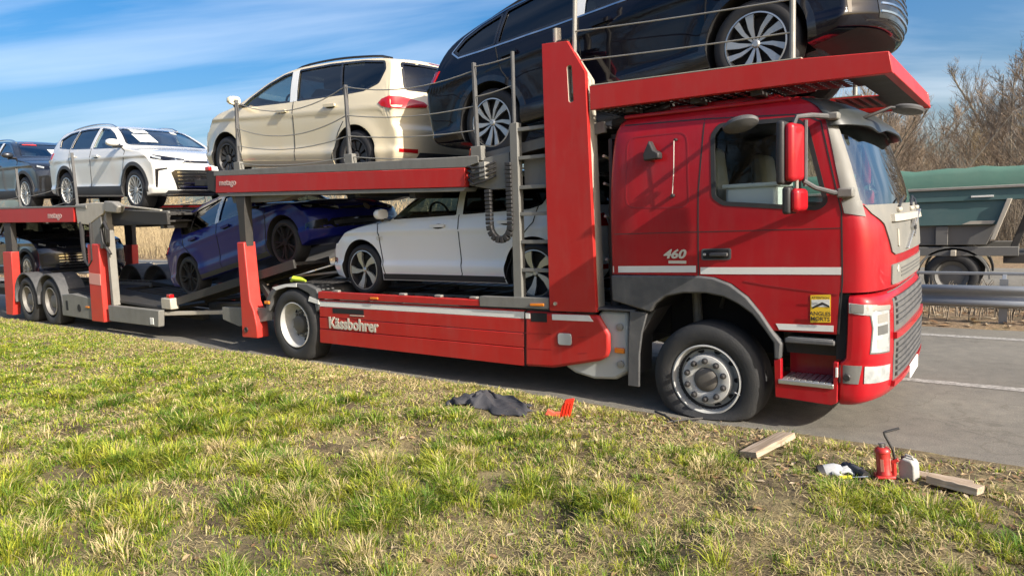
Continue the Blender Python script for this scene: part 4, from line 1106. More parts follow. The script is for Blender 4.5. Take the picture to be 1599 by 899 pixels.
# ================================================================== the trailer
trailer = empty('car_transporter_trailer', (-12.5, YC, 0), world=True)
tag(trailer, 'grey and red double deck car trailer coupled behind the truck', 'trailer')
def tp(name, m, poly, y0, y1, bevel=0.006):
    return side_plate(name, m, poly, y0, y1, trailer, bevel)
def trailer_side(f, near):
    tp('front_leg', REDLEG, [(-11.29, 1.58), (-10.86, 1.58), (-10.90, 0.8), (-10.94, 0.19), (-11.42, 0.19), (-11.36, 0.9)], f(-0.03), f(0.12), 0.015)
    if near:
        tp('leg_patch', mat('faded_red_patch', (0.62, 0.30, 0.25), 0.6), [(-11.33, 1.07), (-10.90, 1.05), (-10.91, 0.85), (-11.35, 0.87)], -0.034, -0.02, 0.002)
    tp('leg_tube', GREYP, [(-11.18, 1.5), (-11.15, 2.18), (-10.72, 2.18), (-10.76, 1.5)], f(0.0), f(0.10))
    tp('leg_tube', STEEL, [(-10.70, 0.5), (-10.66, 2.18), (-10.58, 2.18), (-10.62, 0.5)], f(0.02), f(0.14))
    tp('rear_leg', REDLEG, [(-15.30, 1.45), (-14.85, 1.45), (-14.95, 0.6), (-15.15, 0.10), (-15.50, 0.10), (-15.45, 0.5)], f(-0.03), f(0.12), 0.012)
    tp('leg_tube', DSTEEL, [(-15.20, 1.4), (-15.18, 2.05), (-14.80, 2.05), (-14.86, 1.4)], f(0.0), f(0.10))
    tp('deck_beam', RED, [(-18.6, 2.48), (-18.6, 2.14), (-11.76, 1.985), (-11.70, 2.275)], f(-0.02), f(0.06))
    tp('beam_flange', GREYP, [(-18.6, 2.49), (-11.7, 2.28), (-11.2, 2.27), (-11.2, 2.21), (-11.68, 2.25), (-18.6, 2.44)], f(-0.025), f(0.06))
    tp('hinge_bracket', CREAM, [(-11.66, 2.30), (-11.64, 1.95), (-11.2, 1.92), (-10.6, 2.10), (-10.4, 2.28), (-10.9, 2.30)], f(-0.01), f(0.12), 0.012)
    tp('hinge_pin_box', STEEL, [(-10.5, 2.31), (-10.5, 2.12), (-10.1, 2.09), (-10.0, 2.20), (-10.2, 2.29)], f(-0.03), f(0.10), 0.02)
    tp('front_deck_edge', CREAM, [(-10.1, 2.235), (-10.1, 2.205), (-8.75, 2.075), (-8.75, 2.10)], f(0.02), f(0.06))
    tp('front_deck_side', DSTEEL, [(-11.0, 2.20), (-11.0, 1.90), (-8.75, 1.86), (-8.75, 2.05)], f(0.12), f(0.17))
    tp('frame_side', GREYP, [(-12.72, 0.62), (-12.72, 0.22), (-11.40, 0.20), (-11.38, 0.60), (-12.2, 0.66)], f(0.0), f(0.12), 0.015)
    MB().lathe([(.07, .01), (.07, -.006), (0, -.006)], (-11.95, f(0.0), 0.40), 18).build('frame_hole', DARK, trailer)
    tbox('frame_step', DARK, -12.52, -12.42, min(f(-.004), f(.03)), max(f(-.004), f(.03)), 0.33, 0.52, trailer, 0.01)
    tbox('side_marker_lamp', ORANGE, -11.66, -11.52, min(f(-.015), f(.01)), max(f(-.015), f(.01)), 0.42, 0.45, trailer, 0.004)
    tp('frame_side', GREYP, [(-10.80, 0.50), (-10.80, 0.22), (-9.10, 0.22), (-9.05, 0.49)], f(0.0), f(0.10), 0.01)
    tbox('frame_reflector', WHITET, -9.35, -9.24, min(f(-.006), f(.01)), max(f(-.006), f(.01)), 0.25, 0.36, trailer, 0.003)
    tp('frame_top', DSTEEL, [(-12.7, 0.62), (-12.7, 0.72), (-11.0, 0.60), (-9.05, 0.52), (-9.05, 0.47), (-11.0, 0.55)], f(0.13), f(0.85))
    # wheels
    for x in (-13.24, -14.38):
        w = empty('wheel', (x, f(0.02), 0.465), None); w.parent = trailer; w.matrix_parent_inverse = Matrix.Translation(-Vector(trailer.location))
        w.rotation_euler = (0, 0, 0 if near else math.pi)
        link('tyre', TR_TYRE, w)
        MB().lathe([(.27, .03), (.275, -.002), (.262, -.006), (.25, .02), (.225, .10), (.13, .12), (.12, .05), (.09, .03), (0, .03)], (0, 0, 0), 40).build('rim', mat('dusty_steel_rim', (0.24, 0.235, 0.22), 0.6, metal=0.3, dirt=0.4, scale=8), w, smooth=45)
        nt_ = MB().lathe([(.02, .02), (.018, -.03), (0, -.03)], (0, 0, 0), 8).mesh('wheel_nut', DSTEEL)
        for i in range(8):
            q = 2 * math.pi * i / 8
            o = link('wheel_nut', nt_, w); o.location = (.165 * math.cos(q), .11, .165 * math.sin(q))
        ring = [(x + .60 * math.cos(q), 0.465 + .555 * math.sin(q)) for q in np.linspace(math.radians(-8), math.radians(188), 19)]
        rin = [(x + .565 * math.cos(q), 0.465 + .52 * math.sin(q)) for q in np.linspace(math.radians(188), math.radians(-8), 19)]
        tp('mudguard', FENDER, ring + rin, f(-0.01), f(0.45), 0.006)
TR_TYRE = tyre_mesh('tyre', .455, 0.462)
trailer_side(lambda y: y, True); trailer_side(lambda y: 2 * YC - y, False)
text('deck_lettering', 'metago', mat('faded_lettering', (0.50, 0.36, 0.33), 0.6), trailer, (-12.85, -0.0225, 2.09), 0.16, (math.radians(90), 0.03, 0), 0.0015, 0.004, squash=1.3)
for x in (-13.24, -14.38):
    MB().cyl((x, .2, .465), (x, 2.35, .465), .07, 12).build('axle', DARK, trailer)
for y in (0.75, 1.65):
    MB().prism([(-18.4, 0.55), (-9.1, 0.40), (-9.1, 0.22), (-12.5, 0.30), (-18.4, 0.36)], y, y + .14, 'y').build('chassis_rail', DSTEEL, trailer, 0.006)
MB().prism([(-9.6, 0.44), (-6.9, 0.56), (-6.9, 0.46), (-9.6, 0.28)], 1.18, 1.38, 'y').build('drawbar', STEEL, trailer, 0.008)
for y, s_ in ((0.15, 1), (2.4, -1)):
    MB().bar((-9.1, y, 0.42), (-7.3, y + s_ * 0.35, 0.50), 0.09, 0.06).build('drawbar_arm', CREAM if s_ > 0 else STEEL, trailer, 0.006)
for i, x in enumerate(np.arange(-11.9, -9.1, 0.26)):
    z = 0.60 - (x + 11.9) * 0.035
    MB().bar((x, 0.15, z), (x + 0.1, 2.40, z), 0.11, 0.04).build('floor_slat', DSTEEL, trailer, 0.004)
tbox('deck_floor', DSTEEL, -18.3, -12.7, 0.5, 2.05, 0.55, 0.62, trailer, 0.004)
tracks('wheel_track', (-18.4, 0.66), (-12.6, 0.665), DSTEEL, trailer, th=0.06, ys=((0.50, 0.85), (1.70, 2.05)))
tracks('wheel_track', (-18.4, 2.43), (-11.6, 2.195), DSTEEL, trailer, th=0.07)
tracks('wheel_track', (-11.6, 2.195), (-8.75, 2.06), DSTEEL, trailer, th=0.07)
for x in np.arange(-18, -8.8, 0.9):
    z = 2.17 - (x + 12.5) * 0.042
    tbox('cross_member', DSTEEL, x, x + .10, 0.13, 2.42, z - .22, z - .08, trailer, 0.004)
tbox('front_deck_floor', DSTEEL, -10.9, -8.8, 0.18, 2.37, 1.90, 1.93, trailer)
tbox('coupling_block', CREAM, -9.15, -8.85, 0.10, 0.24, 0.50, 0.68, trailer, 0.015)
tbox('end_marker_lamp', LAMPR, -9.0, -8.9, 0.12, 0.20, 0.68, 0.74, trailer, 0.01)
for y in (0.03, 2.52):
    post(-11.66, 2.22, 3.22, y, trailer)
    post(-14.25, 2.28, 3.12, y, trailer)
    post(-17.0, 2.38, 3.3, y, trailer)
    for za, zb, s_ in ((2.55, 2.72, .06), (2.38, 2.42, .10)):
        cable((-14.25, y, za), (-11.66, y, zb), s_, trailer)
        cable((-17.0, y, za + .1), (-14.25, y, za), .06, trailer)
# hanging hose loop and cable chain at the trailer front
path = [(-11.50, 0.0, 1.98), (-11.50, -.01, 1.6), (-11.46, -.01, 1.30), (-11.30, -.01, 1.20), (-11.15, -.01, 1.30), (-11.12, -.01, 1.7), (-11.12, 0.0, 1.95)]
MB().tube(path, 0.04, 8, flat=.6).build('cable_chain', BLACKP, trailer)
MB().tube([(-10.60, .02, 1.55), (-10.45, -.04, 1.62), (-10.40, -.05, 1.82), (-10.52, -.04, 1.95), (-10.68, -.03, 1.85), (-10.66, -.03, 1.62), (-10.5, 0, 1.4)], 0.028, 8).build('hose_loop', BLACKP, trailer)

# ================================================================== cars
def paint(name, col, metal=0.0, rough=0.25, spec=0.5, coat=1.0):
    return mat(name, col, rough, metal=metal, coat=coat, var=0.03, scale=1.5, spec=spec)
PIANO = mat('black_gloss_trim', (0.012, 0.012, 0.014), 0.12, coat=0.6)
CHROME = mat('chrome_trim', (0.75, 0.76, 0.76), 0.15, metal=1.0)
CLAD = mat('dark_car_cladding', (0.032, 0.033, 0.035), 0.55, dirt=0.2, dirt_col=(0.09, 0.085, 0.08))

SPECS = {}
SPECS['hatch'] = dict(wb=2.63, xf=2.175, xr=-2.115, W=.895, R=.325, zb=.20, rw=.60,
    top=[(2.175, .70), (2.10, .745), (1.75, .85), (1.35, .925), (1.02, .965), (.94, .985), (.60, 1.185), (.25, 1.365), (.05, 1.425), (-.3, 1.468), (-.8, 1.465), (-1.35, 1.425), (-1.70, 1.37), (-1.80, 1.31), (-2.00, 1.00), (-2.06, .93), (-2.115, .86)],
    belt=[(2.2, .80), (1.0, .925), (0, .955), (-1, .985), (-2.1, 1.02)],
    fprof=[(.18, .12), (.26, .04), (.40, 0), (.55, .005), (.66, .045), (.75, .10)], rprof=[(.20, .12), (.32, .03), (.55, 0), (.75, .01), (.9, .03)],
    windows=[('door_window', 'side', [(.76, .958), (.62, 1.06), (.30, 1.24), (.06, 1.338), (-.22, 1.375), (-.25, .978)]),
             ('door_window', 'dark', [(-.34, .982), (-.30, 1.378), (-.95, 1.36), (-1.28, 1.30), (-1.46, 1.16), (-1.40, 1.05), (-1.25, 1.01)])],
    pillar=[(-.25, .97), (-.22, 1.385), (-.31, 1.388), (-.345, .972)], divider=[(-1.12, 1.0), (-1.06, 1.345)],
    screen=[(.70, 1.02), (.56, 1.345)], rearwin=[(.60, 1.03), (.54, 1.30)],
    seams=[[(1.02, .90), (.98, .70), (.93, .45), (.90, .28)], [(-.29, .975), (-.31, .6), (-.33, .30), (-.30, .26), (.90, .26)], [(-.33, .26), (-.95, .26), (-1.02, .45), (-1.08, .62), (-1.20, .74), (-1.32, .86), (-1.36, 1.03)], [(1.02, .90), (.80, .955)]],
    handles=[(.0, .855), (-.98, .875)], mirror=(.80, .96), head=[(2.13, .50, .60), (2.09, .50, .695), (1.74, .85, .805), (1.80, .85, .72)],
    tail=[(-2.07, .62, .80), (-1.86, .86, .80), (-1.80, .86, .905), (-2.03, .62, .93)], crease=.80, cladding=False, seat=0.0)
SPECS['suv'] = dict(wb=2.68, xf=2.23, xr=-2.30, W=.92, R=.355, zb=.24, rw=.62,
    top=[(2.23, .86), (2.14, .93), (1.8, 1.02), (1.4, 1.08), (1.14, 1.115), (1.06, 1.14), (.70, 1.345), (.40, 1.50), (.20, 1.575), (-.15, 1.635), (-.7, 1.655), (-1.3, 1.63), (-1.80, 1.565), (-1.92, 1.50), (-2.15, 1.14), (-2.23, 1.06), (-2.30, .98)],
    belt=[(2.2, .95), (1.0, 1.07), (0, 1.10), (-1, 1.13), (-2.2, 1.17)],
    fprof=[(.22, .14), (.32, .05), (.5, 0), (.70, .005), (.82, .04), (.92, .10)], rprof=[(.24, .12), (.4, .02), (.65, 0), (.95, .02)],
    windows=[('door_window', 'side', [(.86, 1.10), (.72, 1.20), (.42, 1.395), (.16, 1.50), (-.16, 1.545), (-.20, 1.125)]),
             ('door_window', 'dark', [(-.30, 1.13), (-.26, 1.552), (-.75, 1.56), (-1.06, 1.545), (-1.12, 1.152)]),
             ('quarter_window', 'dark', [(-1.17, 1.156), (-1.11, 1.542), (-1.45, 1.50), (-1.74, 1.38), (-1.66, 1.20)])],
    pillar=[(-.20, 1.115), (-.17, 1.555), (-.27, 1.56), (-.305, 1.12)], divider=None,
    screen=[(.74, 1.17), (.58, 1.53)], rearwin=[(.62, 1.18), (.56, 1.48)],
    seams=[[(1.05, 1.03), (.99, .8), (.95, .5), (.93, .36)], [(-.25, 1.12), (-.27, .7), (-.28, .36), (.93, .36)], [(-.28, .36), (-.88, .36), (-.95, .52), (-1.02, .70), (-1.12, .85), (-1.16, 1.15)], [(1.05, 1.03), (.90, 1.09)]],
    handles=[(.0, .97), (-.98, .995)], mirror=(.86, 1.12), head=[(2.17, .46, .80), (2.15, .46, .875), (1.80, .87, .955), (1.84, .87, .875)],
    tail=[(-2.25, .60, 1.0), (-1.98, .885, .97), (-1.90, .885, 1.09), (-2.18, .60, 1.11)], crease=.93, cladding=True, seat=.12)
SPECS['suv_long'] = dict(SPECS['suv'], wb=2.79, xf=2.38, xr=-2.45, R=.362,
    top=[(2.38, .86), (2.29, .93), (1.92, 1.02), (1.46, 1.08), (1.20, 1.115), (1.12, 1.14), (.76, 1.345), (.45, 1.50), (.25, 1.575), (-.12, 1.625), (-.7, 1.635), (-1.30, 1.57), (-1.80, 1.455), (-2.02, 1.36), (-2.31, 1.10), (-2.38, 1.04), (-2.45, .97)],
    windows=[('door_window', 'side', [(.90, 1.10), (.76, 1.20), (.46, 1.395), (.20, 1.50), (-.12, 1.545), (-.16, 1.125)]),
             ('door_window', 'dark', [(-.27, 1.13), (-.23, 1.552), (-.80, 1.545), (-1.14, 1.505), (-1.22, 1.152)]),
             ('quarter_window', 'dark', [(-1.26, 1.156), (-1.19, 1.492), (-1.46, 1.435), (-1.68, 1.355), (-1.82, 1.25), (-1.74, 1.18)])],
    pillar=[(-.15, 1.115), (-.12, 1.555), (-.24, 1.56), (-.275, 1.12)],
    seams=[[(1.09, 1.03), (1.03, .8), (.99, .5), (.97, .36)], [(-.21, 1.12), (-.23, .7), (-.24, .36), (.97, .36)], [(-.24, .36), (-.92, .36), (-1.0, .52), (-1.07, .70), (-1.17, .85), (-1.24, 1.15)], [(1.09, 1.03), (.94, 1.09)]],
    head=[(2.32, .46, .80), (2.30, .46, .875), (1.95, .87, .955), (1.99, .87, .875)], tail=[(-2.40, .60, 1.0), (-2.13, .885, .97), (-2.05, .885, 1.09), (-2.33, .60, 1.11)], handles=[(.04, .97), (-1.05, .995)], mirror=(.92, 1.12), rearwin=[(.60, 1.14), (.55, 1.31)])
SPECS['mpv'] = dict(wb=2.786, xf=2.27, xr=-2.26, W=.915, R=.325, zb=.20, rw=.64,
    top=[(2.27, .76), (2.17, .88), (1.85, .985), (1.5, 1.07), (1.30, 1.125), (1.20, 1.165), (.85, 1.345), (.45, 1.52), (.2, 1.595), (-.2, 1.645), (-.8, 1.66), (-1.4, 1.64), (-1.92, 1.59), (-2.02, 1.54), (-2.15, 1.16), (-2.20, 1.04), (-2.26, .95)],
    belt=[(2.3, .94), (1.1, 1.04), (0, 1.075), (-1, 1.10), (-2.2, 1.13)],
    fprof=[(.18, .12), (.28, .03), (.45, 0), (.6, .01), (.75, .07), (.85, .14)], rprof=[(.20, .12), (.32, .03), (.50, 0), (.62, .01), (.72, .07), (.95, .05)],
    windows=[('door_window', 'side', [(1.02, 1.05), (.86, 1.17), (.50, 1.38), (.22, 1.495), (.04, 1.53), (-.10, 1.066)]),
             ('door_window', 'dark', [(-.24, 1.072), (-.09, 1.55), (-.75, 1.58), (-1.35, 1.565), (-1.74, 1.52), (-1.80, 1.40), (-1.75, 1.22), (-1.52, 1.13), (-1.2, 1.105)])],
    pillar=[(-.10, 1.055), (.045, 1.54), (-.085, 1.556), (-.24, 1.062)], divider=[(-1.12, 1.11), (-.95, 1.56)],
    screen=[(.76, 1.20), (.60, 1.54)], rearwin=[(.66, 1.13), (.60, 1.50)],
    seams=[[(1.15, 1.02), (1.05, .8), (1.0, .5), (.98, .28)], [(-.17, 1.075), (-.20, .7), (-.21, .3), (-.18, .26), (.98, .26)], [(-.21, .26), (-.95, .26), (-1.05, .45), (-1.1, .62), (-1.2, .76)], [(1.15, 1.02), (1.02, 1.06)]],
    handles=[(.04, .94), (-.95, .965)], mirror=(.98, 1.07), head=[(2.16, .50, .72), (2.08, .52, .82), (1.72, .86, .93), (1.80, .86, .80)],
    tail=[(-2.235, .52, .915), (-2.10, .80, .885), (-1.97, .87, .885), (-1.86, .88, .91), (-1.80, .88, .955), (-1.86, .88, 1.0), (-1.97, .87, 1.03), (-2.09, .80, 1.03), (-2.20, .52, .98), (-2.225, .48, .95)], crease=.90, cladding=False, seat=.12)

def lower_roof(sp, z0, k):
    """Scale everything above the belt line, so that the glasshouse gets its real height."""
    f = lambda z: z if z < z0 else z0 + (z - z0) * k
    sp['top'] = [(x, f(z)) for x, z in sp['top']]
    sp['windows'] = [(a, b, [(x, f(z)) for x, z in p]) for a, b, p in sp['windows']]
    for key_ in ('pillar', 'divider', 'screen', 'rearwin'):
        if sp[key_]:
            sp[key_] = [(x, f(z)) for x, z in sp[key_]]
lower_roof(SPECS['mpv'], 1.08, .88)
SPECS['suv'] = dict(SPECS['suv']); lower_roof(SPECS['suv'], 1.12, .87)

def car_shell(sp, inset=0.0, x0=None, x1=None, z0=None, fine=True):
    """The closed skin of a car: a box grid bent to the side profile, plan taper and tumblehome."""
    xf, xr, Wd, R, wb = sp['xf'], sp['xr'], sp['W'], sp['R'], sp['wb']
    tx = [p[0] for p in sp['top']]; tz = [p[1] for p in sp['top']]
    ztop = pchip(tx, tz)
    zmax = max(tz)
    belt = pchip([p[0] for p in sp['belt']], [p[1] for p in sp['belt']])
    fpr = pchip([p[0] for p in sp['fprof']], [p[1] for p in sp['fprof']])
    rpr = pchip([p[0] for p in sp['rprof']], [p[1] for p in sp['rprof']])
    cz = sp['crease']
    pz = pchip([.10, .22, .33, .39, .45, .60, cz - .10, cz - .035, cz, cz + .03, cz + .10, cz + .2], [-.075, -.035, -.006, .002, -.020, -.018, -.012, -.014, .003, -.010, -.026, -.05])
    def half(x, z):
        w = Wd * np.ones_like(x)
        fa, ra = wb / 2, -wb / 2
        tf = np.clip((x - fa + .2) / (xf - fa + .2), 0, 1); tr = np.clip((ra + .3 - x) / (ra + .3 - xr), 0, 1)
        w = w * (1 - .055 * tf ** 2 - .045 * tr ** 2)
        zb_ = belt(x)
        low = w + pz(z)
        top_at = w + pz(np.minimum(z, zb_))
        t = np.clip((z - zb_) / (zmax - zb_), 0, 1.2)
        wbelt = w + pz(zb_)
        gh = wbelt - .012 - (wbelt - .012 - sp['rw']) * (t ** 1.25)
        y = np.where(z < zb_, low, gh)
        for ax in (fa, ra):
            dd = np.hypot(x - ax, (z - R) * 1.0)
            y = y + np.where(z < zb_, .022 * np.exp(-((dd - R - .05) / .11) ** 2) * (z > R * .6), 0)
        return y
    A = np.concatenate([np.linspace(0, .10, 8)[:-1], np.linspace(.10, .90, 56 if fine else 20), np.linspace(.90, 1, 8)[1:]])
    B = np.sin(np.linspace(-1, 1, 23) * math.pi / 2 * .96) / math.sin(math.pi / 2 * .96)
    Cc = np.linspace(0, 1, 38)
    nA, nB, nC = len(A), len(B), len(Cc)
    X0 = xr if x0 is None else x0; X1 = xf if x1 is None else x1
    idx = {}; V = []
    def pt(i, j, k):
        key = (i, j, k)
        if key in idx:
            return idx[key]
        a, b, c = A[i], B[j], Cc[k]
        x = X0 + a * (X1 - X0)
        sh = .14 * b * b * (1 if x > 0 else -.55)
        zt = float(ztop(np.clip(x + sh * np.clip(abs(x) / .8, 0, 1), xr, xf))) - .035 * b * b - inset
        zbot = sp['zb'] if z0 is None else z0
        if z0 is None:
            e = max(0, (x - wb / 2 - .35), (-wb / 2 - .35 - x))
            zbot += .10 * e
        z = zbot + c * (zt - zbot)
        if inset == 0:
            gf = np.clip((a - .84) / .16, 0, 1) ** 1.5; gr = np.clip((.14 - a) / .14, 0, 1) ** 1.5
            x = x - gf * (float(fpr(z)) + .30 * abs(b) ** 3.2) + gr * (float(rpr(z)) * (1 if z < .95 else .6) + .17 * abs(b) ** 3.2)
        y = b * (float(half(np.array(x), np.array(z))) - inset)
        idx[key] = len(V); V.append((x, y, z))
        return idx[key]
    Fs = []
    for i in range(nA - 1):
        for j in range(nB - 1):
            Fs.append((pt(i, j, 0), pt(i, j + 1, 0), pt(i + 1, j + 1, 0), pt(i + 1, j, 0)))
            Fs.append((pt(i, j, nC - 1), pt(i + 1, j, nC - 1), pt(i + 1, j + 1, nC - 1), pt(i, j + 1, nC - 1)))
    for i in range(nA - 1):
        for k in range(nC - 1):
            Fs.append((pt(i, 0, k), pt(i + 1, 0, k), pt(i + 1, 0, k + 1), pt(i, 0, k + 1)))
            Fs.append((pt(i, nB - 1, k), pt(i, nB - 1, k + 1), pt(i + 1, nB - 1, k + 1), pt(i + 1, nB - 1, k)))
    for j in range(nB - 1):
        for k in range(nC - 1):
            Fs.append((pt(0, j, k), pt(0, j, k + 1), pt(0, j + 1, k + 1), pt(0, j + 1, k)))
            Fs.append((pt(nA - 1, j, k), pt(nA - 1, j + 1, k), pt(nA - 1, j + 1, k + 1), pt(nA - 1, j, k + 1)))
    me = bpy.data.meshes.new('shell'); me.from_pydata(V, [], Fs)
    bm = bmesh.new(); bm.from_mesh(me)
    for _ in range(1 if inset == 0 else 0):
        bmesh.ops.smooth_vert(bm, verts=bm.verts, factor=.5, use_axis_x=True, use_axis_y=True, use_axis_z=True)
    bmesh.ops.recalc_face_normals(bm, faces=bm.faces)
    bm.to_mesh(me); bm.free()
    return me

def wheel_meshes(style, R):
    """Tyre, rim dish and spokes of a car wheel; the outer face looks to -Y."""
    rr = {'steel': .215, 'blade': .245, 'multi': .245, 'turbine': .25, 'black': .245}[style]
    ty = MB().lathe([(rr - .005, .02), (rr + .004, -.004), (rr + .03, -.012), (R - .035, -.010), (R - .008, .012), (R, .035), (R, .19), (R - .02, .215), (rr, .215)], (0, 0, 0), 56, closed=True).mesh('tyre', CARTYRE, 50)
    dark = style != 'steel'
    rim = MB().lathe([(rr + .002, .02), (rr + .004, -.006), (rr - .008, -.008), (rr - .016, .01), (rr - .03, .07), (.07, .085), (.0, .085)], (0, 0, 0), 48).mesh('rim', {'multi': SILVER, 'turbine': mat('wheel_black', (.02, .02, .022), .3, coat=.4), 'blade': mat('wheel_black', (.02, .02, .022), .3, coat=.4), 'black': mat('wheel_matt_black', (.012, .012, .013), .6, spec=.2), 'steel': mat('steel_wheel_black', (.035, .037, .04), .45, dirt=.2)}[style], 45)
    inner = MB().lathe([(rr - .032, .065), (.05, .078), (0, .078)], (0, 0, 0), 32).mesh('brake_disc', DARK if dark else mat('steel_wheel_black', (.035, .037, .04), .45))
    sk = MB()
    def spoke(q0, r0, w0, r1, w1, skew=0.0, y0=-.002, y1=.03):
        c0, s0 = math.cos(q0), math.sin(q0)
        P = []
        for r, w, k in ((r0, w0, 0), ((r0 + r1) / 2, (w0 + w1) / 2, skew * .5), (r1, w1, skew)):
            q = q0 + k
            c, s_ = math.cos(q), math.sin(q)
            P.append(((r * c - w / 2 * -s_ * -1), (r * s_ - w / 2 * c), (r * c + w / 2 * -s_), (r * s_ + w / 2 * c)))
        V = []
        for (ax, az, bx, bz), yy in zip(P, (y0 + .012, y0 + .004, y0)):
            ax2 = ax
            V += [(bx, yy, bz), (2 * (0.5 * (bx + bx)) - bx, yy, bz)]
        V = []
        for (r, w, k), yy in zip(((r0, w0, 0), ((r0 + r1) / 2, (w0 + w1) / 2, skew * .5), (r1, w1, skew)), (y0 + .014, y0 + .005, y0)):
            q = q0 + k; c, s_ = math.cos(q), math.sin(q)
            for sg in (-1, 1):
                V += [(r * c - sg * w / 2 * s_, yy, r * s_ + sg * w / 2 * c), (r * c - sg * w / 2 * s_, y1, r * s_ + sg * w / 2 * c)]
        Fs = []
        for i in (0, 4):
            Fs += [(i, i + 4, i + 6, i + 2), (i + 1, i + 3, i + 7, i + 5), (i, i + 1, i + 5, i + 4), (i + 2, i + 6, i + 7, i + 3)]
        Fs += [(0, 2, 3, 1), (8, 9, 11, 10)]
        sk.add(V, Fs)
    ro = rr - .006
    if style == 'blade':
        for i in range(5):
            spoke(i * 2 * math.pi / 5 + .3, .03, .020, ro, .105, -.30)
        sm = ALU
    elif style == 'turbine':
        for i in range(5):
            q = i * 2 * math.pi / 5
            spoke(q, .03, .016, ro, .072, -.16); spoke(q + .58, .03, .014, ro, .052, -.24)
        sm = ALU
    elif style == 'multi':
        for i in range(15):
            spoke(i * 2 * math.pi / 15, .05, .014, ro, .026 if i % 3 else .05, .05)
        sm = ALU
    elif style == 'black':
        for i in range(5):
            q = i * 2 * math.pi / 5
            spoke(q - .13, .05, .022, ro, .03, -.06); spoke(q + .13, .05, .022, ro, .03, .06)
        sm = MATS['wheel_matt_black']
    else:
        for i in range(10):
            spoke(i * 2 * math.pi / 10, .075, .03, .185, .075, 0, .012, .05)
        sm = MATS['steel_wheel_black']
    hb = .058 if style in ('steel', 'multi', 'black') else .036
    sk.lathe([(hb, .05), (hb - .002, .008), (hb - .014, 0), (0, 0)], (0, 0, 0), 20)
    if style in ('blade', 'turbine', 'multi'):
        sk.lathe([(rr + .004, .004), (rr + .005, -.0075), (rr - .007, -.0095), (rr - .010, .004)], (0, 0, 0), 48)
    return dict(tyre=ty, rim=rim, brake_disc=inner, spokes=sk.mesh('spokes', sm, 30))

